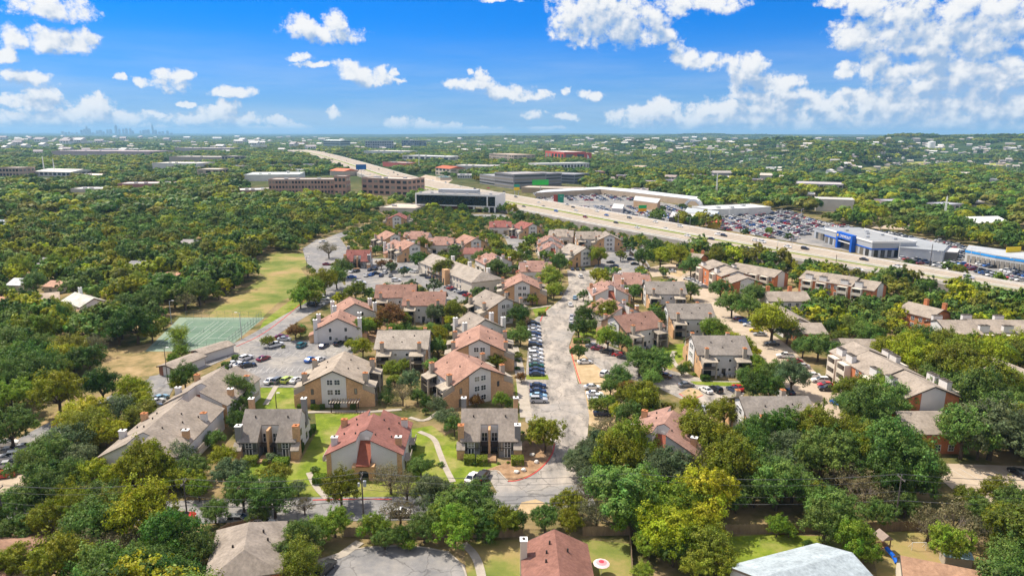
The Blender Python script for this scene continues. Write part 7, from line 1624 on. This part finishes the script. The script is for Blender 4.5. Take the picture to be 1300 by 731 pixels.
mast(901,203,11,'small pylon on the right hillside'); mast(815,201,10,'grey pylon beyond the fan roof'); mast(532,216,20,'grey lattice mast among the shops')
# water tank
x, y, z = PT(1182,189); s = math.hypot(x,y)/FOC; o = empty('water_tank', (x,y,z-3)); b = MB(); b.tube((0,0,0),(0,0,8*s),3.6*s,n=20); part('tank', b, WHITE, o); b = MB(); b.tube((0,0,8*s),(0,0,8.8*s),3.6*s,.5,20); part('dome', b, WHITE, o); tag(o, 'white water tank on the right-hand ridge', 'water tank')
# ------------------------------------------------------------------ signs by the highway
def sign(px, py, hw, hh, h, cols, label, legs=2, ang=15):
    x, y, _ = P(px, py); o = empty('billboard', (x,y,0), R(ang))
    for e in ([-1,1] if legs == 2 else [0]): b = MB(); b.tube((e*hw*.7,.3,0),(e*hw*.7,.3,h+.5),.3,n=8); part('post', b, METAL, o)
    b = MB(); b.box(-hw,hw,0,.5,h,h+2*hh); pn = part('board', b, PAINT, o, color=cols[0])
    for i, c in enumerate(cols[1:]): b = MB(); n_ = len(cols)-1; b.box(-hw*.98,hw*.98,-.08,-.01,h+2*hh*i/n_+.05,h+2*hh*(i+1)/n_-.05); part('poster', b, PAINT, pn, color=c)
    tag(o, label, 'billboard')
sign(686,247,10,3.0,11,[(.03,.30,.05),(.04,.50,.06),(.05,.42,.08)],'bright green billboard on a dark post beside the highway',1)
sign(656,252,3.2,3.2,9,[(.4,.35,.1),(.85,.55,.02),(.02,.30,.22)],'tall sign with green and yellow bands beside the highway')
sign(815,281,3.6,2.6,8,[(.4,.35,.1),(.80,.35,.02),(.02,.40,.12)],'tall sign with green and orange bands at the crowded lot')
sign(712,260,3.2,4.2,2,[(.02,.2,.12),(.03,.25,.16)],'green panel sign behind the highway barrier'); sign(706,260,2.6,4.0,2,[(.3,.05,.05),(.35,.08,.06)],'dark red panel sign next to the green panel')
sign(459,226,8,4,13,[(.02,.06,.2),(.02,.12,.35)],'dark blue billboard left of the far highway',1)
sign(1284,336,5,2.4,5,[(.6,.45,.03),(.75,.55,.03)],'bright yellow panel at the right-hand showroom',2)
# ------------------------------------------------------------------ fences
def fence(pts, h, label, m=WOODF, name='wooden_fence', step=.16, post=2.4, rail=True, mesh_=False):
    w_ = [Vector(P(*p)[:2]) for p in pts]; o = empty(name, (w_[0].x,w_[0].y,0)); org = w_[0]; b = MB(); b.keep = True; pb = MB()
    for a_, c_ in zip(w_[:-1], w_[1:]):
        d = c_-a_; ln = d.length; d = d.normalized(); nn = Vector((-d.y,d.x)); t = 0
        while t < ln:
            q = a_+d*t-org; hh = h*(1+.03*math.sin(t*7.3)); w2 = step*.46
            if not mesh_: b.add([(*(q-d*w2-nn*.015),0),(*(q+d*w2-nn*.015),0),(*(q+d*w2+nn*.015),0),(*(q-d*w2+nn*.015),0),(*(q-d*w2-nn*.015),hh),(*(q+d*w2-nn*.015),hh),(*(q+d*w2+nn*.015),hh),(*(q-d*w2+nn*.015),hh)],[(4,5,6,7),(0,1,5,4),(1,2,6,5),(2,3,7,6),(3,0,4,7)])
            t += step
        t = 0
        while t < ln: q = a_+d*t-org; pb.tube((q.x+nn.x*.08,q.y+nn.y*.08,0),(q.x+nn.x*.08,q.y+nn.y*.08,h*1.03),.06 if not mesh_ else .04,n=5); t += post
        for z in ((.4,h-.3) if not mesh_ else (.05,h*.5,h)):
            p = a_-org+nn*.05; q = c_-org+nn*.05; pb.tube((p.x,p.y,z),(q.x,q.y,z),.04 if not mesh_ else .025,n=4)
        if mesh_:
            t = 0
            while t < ln: q = a_+d*t-org; b.tube((q.x,q.y,.05),(q.x,q.y,h),.012,n=3); t += .5
    if b.v: part('boards' if not mesh_ else 'wire_mesh', b, m, o)
    part('rails_and_posts' if False else 'frame', pb, m if mesh_ else WOODF, o); tag(o, label, 'fence'); return o
fence([(437,681),(520,683),(640,682),(664,681)],1.9,'weathered board fence behind the cul-de-sac')
fence([(740,680),(800,679),(925,677.5),(1025,676)],1.9,'weathered board fence behind the bright green yard')
fence([(1025,676),(1135,674),(1175,673)],1.9,'shaded board fence behind the play tower yard')
fence([(799,680),(803,735)],1.9,'board fence between the sandy yard and the big tree')
fence([(268,690),(290,676),(330,668)],1.9,'board fence at the grey hipped bungalow')
fence([(206,660),(222,690)],1.8,'short leaning board fence in the left bottom trees')
GM = mat('fence_wire',(.20,.24,.21),var=.1)
fence([(236,405.5),(332,405.5)],3.2,'far wire fence of the tennis courts',GM,'wire_fence',mesh_=True,post=3); fence([(332,405.5),(286,443)],3.2,'right-hand wire fence of the tennis courts',GM,'wire_fence',mesh_=True,post=3); fence([(286,443),(200,443)],3.2,'near wire fence of the tennis courts',GM,'wire_fence',mesh_=True,post=3)
fence([(822,340),(800,322)],1.8,'dark board fence beside the beige lot'); 
# nets
for k, (u, lb) in enumerate([(.25,'net of the left-hand tennis court'),(.75,'net of the right-hand tennis court')]):
    a_ = bil(u-.2,.5); c_ = bil(u+.2,.5); o = empty('tennis_net', (a_.x,a_.y,.12)); b = MB(); d = c_-a_; nn = Vector((-d.y,d.x)).normalized()*.02
    b.keep = True
    for z_ in (.1,.35,.6): b.tube((0,0,z_),(d.x,d.y,z_),.012,n=3)
    b.tube((0,0,.93),(d.x,d.y,.93),.035,n=4)
    for i_ in range(25): q_ = d*(i_/24); b.tube((q_.x,q_.y,.02),(q_.x,q_.y,.93),.010,n=3)
    part('net', b, mat('net_cord',(.26,.33,.27),var=.1), o)
    for q in (Vector((0,0)), d): b = MB(); b.tube((q.x,q.y,0),(q.x,q.y,1.1),.06,n=6); part('post', b, GM, o)
    tag(o, lb, 'tennis net')
# ------------------------------------------------------------------ shrubs and hedges
SH_M = [crown_mesh('shrub_mesh_%d'%i, LEAF, 1100, .16, 16, 'oak', 201+i)[0] for i in range(2)]
def hedge_mesh():
    r = np.random.default_rng(3); n = 1800; face = r.integers(0,5,n); p = r.uniform(-1,1,(n,3)); p[face==0,2] = 1; p[face==1,0] = 1; p[face==2,0] = -1; p[face==3,1] = 1; p[face==4,1] = -1; p *= r.uniform(.93,1.04,(n,1))
    t = r.normal(size=(n,3)); t /= np.linalg.norm(t,axis=1)[:,None]; u = np.cross(t, r.normal(size=(n,3))); u /= np.linalg.norm(u,axis=1)[:,None]; s = .12
    q = np.stack([p-t*s,p+u*s,p+t*s,p-u*s],1).reshape(-1,3); me = bpy.data.meshes.new('hedge'); me.vertices.add(4*n); me.vertices.foreach_set('co', q.ravel()); me.loops.add(4*n); me.loops.foreach_set('vertex_index', np.arange(4*n)); me.polygons.add(n); me.polygons.foreach_set('loop_start', np.arange(0,4*n,4)); me.polygons.foreach_set('loop_total', np.full(n,4)); me.update()
    at = me.attributes.new('leaf','FLOAT_VECTOR','FACE'); at.data.foreach_set('vector', np.stack([r.normal(1,.2,n),r.normal(.5,.01,n),np.zeros(n)],1).ravel()); me.materials.append(LEAF); return me
HM = hedge_mesh()
SHR = [(596,585,7,'V',1),(612,586,7,'V',1),(602,589,5,'D',0),(657,586,8,'V',1),(633,588,3,'G',0),(645,587,3,'B',0),(662,550,5,'D',0),(660,570,6,'D',0),(581,566,4,'B',0),(318,586,8,'V',1),(337,588,3,'V',1),(357,588,9,'B',1),(346,581,10,'L',0),(379,570,6,'D',1),(384,560,4,'D',1),(390,552,5,'D',1),(394,546,6,'D',1),(400,597,8,'G',0),(406,610,8,'B',1),(524,565,6,'D',0),(526,570,4,'G',0),(545,588,8,'D',0),(560,590,6,'G',0),(428,517,3,'G',1),(398,518,3,'B',1),(403,519,3,'V',1),(409,518,3,'G',1),(448,518,3,'G',1),(381,518,3,'B',1),
 (895,481.5,5,'D',1),(943,481.5,5,'D',1),(881,476,4,'B',0),(874,496,1.8,'G',0),(882,498,2.2,'G',0),(830,430,8,'D',1),(878,433,9,'D',1),(403,432,7,'D',1),(421,431,8,'D',1),(441,431,6,'D',1),(300,456,4,'G',1),(287,465,4,'G',1),(282,472,5,'G',1),(655,402,3,'B',0),(688,399,5,'V',1),(656,432,4,'D',0),(657,458,4,'D',0),(656,468,5,'D',0),(733,434,5,'B',1),(745,435,4,'G',1),(742,432,3,'B',0),(505,415,4,'G',0),(525,417,16,'V',1),(545,413,4,'B',0),(470,418,4,'R',0),(346,487,4,'D',0),(360,441,3,'O',0),(862,452,3,'B',0),(858,449,3,'V',0),(940,332,5,'G',0),(1090,375,6,'G',0),(1125,344,7,'O',0)]
hbl = {}
for i, (px, py, r, ty, hd) in enumerate(SHR):
    x, y, _ = P(px, py+r*.3); s = r*math.hypot(x,y)/FOC
    if hd:
        h_ = min(s, .8); o = new('hedge', HM, None, (x,y,h_*.95), R(2), TC[ty]); o.scale = (s, min(s,1.1), h_)
        base = {'V':'bright clipped','B':'green clipped','D':'dark clipped','G':'grey-green clipped'}[ty]+' hedge '+near_land(px,py); cat='hedge'
    else:
        o = new('shrub', SH_M[i%2], None, (x,y,s*.55), i*1.7, TC[ty]); o.scale = (s,s,s*.9); base = 'rounded '+{'V':'lime','B':'green','D':'dark green','G':'grey-green','L':'pale green','R':'brown','O':'olive'}[ty]+' shrub '+near_land(px,py); cat='shrub'
    hbl.setdefault(base, []).append((px, o, cat))
for base, lst in hbl.items():
    lst.sort(key=lambda t: t[0])
    for i, (px, o, cat) in enumerate(lst): tag(o, base if len(lst)==1 else '%s, %s from the left' % (base, ordn(i+1)), cat, 'clipped hedges' if cat=='hedge' else 'garden shrubs')
# rocks on the mulch corner
for i, (px, py, lb) in enumerate([(675.5,578,'pale boulder inside the mulch corner'),(681,587.5,'pale boulder at the red kerb'),(665,597.5,'small pale boulder nearest the camera on the mulch'),(656,600,'small tan rock at the tip of the mulch corner')]):
    import bmesh
    bm = bmesh.new(); bmesh.ops.create_icosphere(bm, subdivisions=2, radius=.6)
    for v in bm.verts: v.co *= random.uniform(.8,1.15); v.co.z *= .7
    me = bpy.data.meshes.new('boulder'); bm.to_mesh(me); bm.free(); me.materials.append(BARR); x, y, _ = P(px,py); o = new('boulder', me, None, (x,y,.25)); tag(o, lb, 'boulder', 'boulders on the mulch corner')
# ------------------------------------------------------------------ yard things
x, y, _ = P(1119,700); o = empty('play_tower', (x,y,0), R(10)); WD = mat('play_wood',(.30,.17,.08),var=.25)
for sx in (-.8,.8):
    for sy in (-.8,.8): b = MB(); b.box(sx-.07,sx+.07,sy-.07,sy+.07,0,3.0); part('post', b, WD, o)
b = MB(); b.box(-.9,.9,-.9,.9,1.35,1.45); part('platform', b, WD, o); b = MB(); b.prism([(-1.1,2.9),(1.1,2.9),(0,3.8)],-1.2,1.2,'y'); part('roof', b, mat('play_canvas',(.26,.20,.17),var=.2), o)
b = MB(); sl_ = [(0,-.9,1.4),(.15,-1.6,1.1),(.35,-2.3,.7),(.3,-3.0,.35),(.1,-3.6,.2)]
for p, q in zip(sl_[:-1], sl_[1:]): b.tube(p, q, .36, n=8)
part('slide', b, mat('blue_slide',(.01,.12,.60),rough=.3,var=.05), o)
b = MB(); b.tube((-.9,0,2.6),(-3.6,0,2.6),.07,n=5); b.tube((-3.6,-1,0),(-3.6,0,2.6),.07,n=5); b.tube((-3.6,1,0),(-3.6,0,2.6),.07,n=5); part('swing_beam', b, WD, o)
tag(o, 'wooden play tower with a blue slide in the bottom right yard', 'play tower')
x, y, _ = P(763,729); o = empty('patio_umbrella', (x,y,0)); b = MB(); b.tube((0,0,0),(0,0,2.4),.04,n=6); part('pole', b, WHITE, o)
for ring, (r0, z0, r1, z1, c) in enumerate([(1.35,2.05,.9,2.25,(.75,.55,.55)),(.9,2.25,.45,2.42,(.70,.30,.32)),(.45,2.42,.02,2.55,(.6,.05,.08))]):
    b = MB(); n = 12; b.add([(r0*math.cos(6.2832*i/n),r0*math.sin(6.2832*i/n),z0) for i in range(n)]+[(r1*math.cos(6.2832*i/n),r1*math.sin(6.2832*i/n),z1) for i in range(n)]+[(r0*math.cos(6.2832*i/n),r0*math.sin(6.2832*i/n),z0-.03) for i in range(n)],[(i,(i+1)%n,(i+1)%n+n,i+n) for i in range(n)]+[(i+2*n,(i+1)%n+2*n,(i+1)%n,i) for i in range(n)]); part('canopy_panel', b, PAINT, o, color=c)
tag(o, 'pink and white striped patio umbrella beside the reddish bungalow', 'umbrella')
x, y, _ = P(1212,716); o = empty('garden_shed', (x,y,0), R(-12)); b = MB(); b.box(-2,2,-1.2,1.2,0,2); part('wall', b, SIDING, o); b = MB(); b.prism([(-1.4,2.0),(1.4,2.0),(0,2.5)],-2.2,2.2,'x'); part('roof', b, PAINT, o, color=(.28,.40,.46)); tag(o, 'small garden shed with a pale blue roof at the yard edge', 'shed')
x, y, _ = P(1166,698); o = empty('soccer_goal', (x,y,0)); b = MB(); b.tube((-1.2,0,0),(-1.2,0,1.5),.05,n=5); b.tube((1.2,0,0),(1.2,0,1.5),.05,n=5); b.tube((-1.2,0,1.5),(1.2,0,1.5),.05,n=5); part('frame', b, WHITE, o); b = MB(); b.tube((-1.2,0,1.5),(-1.2,1,0),.03,n=4); b.tube((1.2,0,1.5),(1.2,1,0),.03,n=4); part('brace', b, WHITE, o); tag(o, 'small white goal frame on the patchy yard grass', 'goal')
# ------------------------------------------------------------------ scattered far houses on the hillsides
hb = empty('hillside_house'); b = MB(); b.box(-9,9,-6,6,-4,5); part('wall', b, PAINT, hb, color=(.5,.46,.42)); b = MB(); b.prism([(-7,4.9),(7,4.9),(0,8.6)],-10,10,'x'); part('roof', b, ROOF, hb, color=(.3,.26,.24))
for k in (-5,0,5): b = MB(); b.box(k-1.2,k+1.2,-6.15,-6,1.2,3.6); part('window', b, GLASS, hb)
HK = build_kids(); first = True; rr = random.Random(11); cnt = 0
zones = [(900,1300,194,234,105,'pale'),(1060,1300,204,222,40,'pale'),(700,900,176,198,16,'pale'),(860,1300,184,194,18,'pale'),(860,1010,212,244,16,'tan'),(0,110,178,198,18,'white'),(0,70,231,246,9,'grey'),(110,420,180,196,18,'white'),(90,160,232,236,4,'grey'),(400,640,192,222,20,'tan'),(750,870,213,240,14,'tan'),(1000,1300,236,268,14,'grey')]
wallc = {'pale':[(.62,.58,.52),(.50,.44,.38),(.70,.68,.64),(.46,.36,.32)],'tan':[(.46,.36,.28),(.5,.3,.22),(.55,.5,.44)],'white':[(.72,.70,.68),(.6,.56,.52)],'grey':[(.38,.34,.32),(.45,.40,.36)]}
roofc = {'pale':[(.34,.30,.27),(.45,.38,.33),(.26,.24,.25),(.5,.46,.42)],'tan':[(.34,.28,.25),(.30,.25,.27)],'white':[(.62,.6,.58),(.4,.36,.36)],'grey':[(.27,.25,.27),(.32,.28,.27)]}
ztxt = {'pale':'pale hillside house among the trees far behind the highway','tan':'tan low building among the trees behind the highway','white':'whitish low building on the far left plain','grey':'grey-roofed house in the woods far off'}
for (x0, x1, y0, y1, n, kd) in zones:
    for i in range(n):
        px = rr.uniform(x0,x1); py = y0+(y1-y0)*rr.random()**1.1
        x, y, z = PT(px, py); dist = math.hypot(x,y)
        if dist > 9000: continue
        if any(abs(x-f[0])**2+abs(y-f[1])**2 < (f[2]+25)**2 for f in FARX): continue
        o = hb if first else copy_tree(hb, kid=HK); first = False
        s = min(1.5, max(.75, dist/3200))*rr.uniform(.6,1.15); 
        if kd == 'white': s *= 2.0
        o.location = (x, y, z+(1.5 if dist < 1600 else 3.5*s)); o.rotation_euler = (0,0,rr.uniform(-.7,.7)); o.scale = (s*rr.uniform(.7,1.15), s, s*.95)
        for c in o.children:
            if c.name.startswith('wall'): c.color = (*rr.choice(wallc[kd]),1)
            if c.name.startswith('roof'): c.color = (*rr.choice(roofc[kd]),1)
        tag(o, ztxt[kd], 'house', 'far '+kd+' houses'); cnt += 1
print('far houses', cnt)
# beyond those, the specks of the most distant suburbs are one mass
fp = []
for (x0, x1, y0, y1, n) in ((700,1300,177,196,150),(560,900,177,200,60),(0,560,175,190,90),(900,1300,196,230,60)):
    for i in range(n): fp.append(PT(rr.uniform(x0,x1), rr.uniform(y0,y1)))
fp = np.array([p for p in fp if math.hypot(p[0],p[1]) < 12000]); nf = len(fp); df = np.hypot(fp[:,0],fp[:,1])
b = MB(); b.box(-9,9,-6,6,-4,5); b.prism([(-7,4.9),(7,4.9),(0,8.0)],-10,10,'x')
HI = bpy.data.materials.new('far_suburb_walls'); nt = nodes(HI); out = N(nt,'ShaderNodeOutputMaterial'); pb = N(nt,'ShaderNodeBsdfPrincipled'); pb.inputs['Roughness'].default_value = .9
a = N(nt,'ShaderNodeAttribute', attribute_type='INSTANCER', attribute_name='tint'); nt.links.new(a.outputs['Color'], pb.inputs['Base Color']); nt.links.new(pb.outputs[0], out.inputs[0])
sf = np.clip(df/3500,.8,2.2)*rng.uniform(.7,1.3,nf); tf_ = np.array([(.62,.58,.52),(.5,.44,.38),(.36,.33,.31),(.70,.68,.64)])[rng.integers(0,4,nf)]
fp[:,2] += 3.5*sf
field('distant_suburbs', 'specks of countless houses in the farthest suburbs', fp, np.stack([sf*rng.uniform(.7,1.6,nf),sf,sf],1), rng.uniform(-.8,.8,nf), tf_, np.zeros(nf,int), proto_collection('suburb_proto', [b.mesh('suburb_house', HI)]), 'houses')
# ------------------------------------------------------------------ downtown skyline
SKY = [(80,3),(84,2),(88,2.5),(92,1.5),(98,2),(104,4.5),(108,5.5),(111,8.5),(114,6),(118,2),(124,4),(128,4.5),(132,3),(137,5),(141,5.5),(148,9.8),(152,6),(157,6),(161,6.5),(166,6.5),(169,4),(179,4),(183,4.5),(186,5),(189,5.5),(194.5,11),(198,5),(203,3),(207,3.5),(213,4.2),(218,2)]
SG = mat('skyscraper_facade', objcol=True, rough=.4, var=.08, scale=.02)
for i, (px, hp_) in enumerate(SKY):
    d = ray(px, 171); t = 17000/d[1]; x, y = d[0]*t, d[1]*t; s = math.hypot(x,y)/FOC; w_ = rr.uniform(.7,1.3)*s; h = hp_*s*1.0+8; c = rr.uniform(.22,.4)
    o = empty('skyscraper', (x,y,-5)); b = MB(); b.box(-w_,w_,-w_,w_,0,h*.88); part('tower', b, SG, o, color=(c,c*1.02,c*1.08)); b = MB(); q = .6 if hp_ > 5 else .8; b.box(-w_*q,w_*q,-w_*q,w_*q,h*.88,h); part('crown_block', b, SG, o, color=(c*.8,c*.85,c))
    if hp_ > 8: b = MB(); b.tube((0,0,h),(0,0,h*1.12),w_*.2,w_*.05,6); part('spire', b, SG, o, color=(c,c,c))
    tag(o, '%s hazy skyline tower, %s from the left' % ('tall' if hp_ > 5.4 else 'low', ordn(i+1)), 'skyscraper', 'downtown skyline')
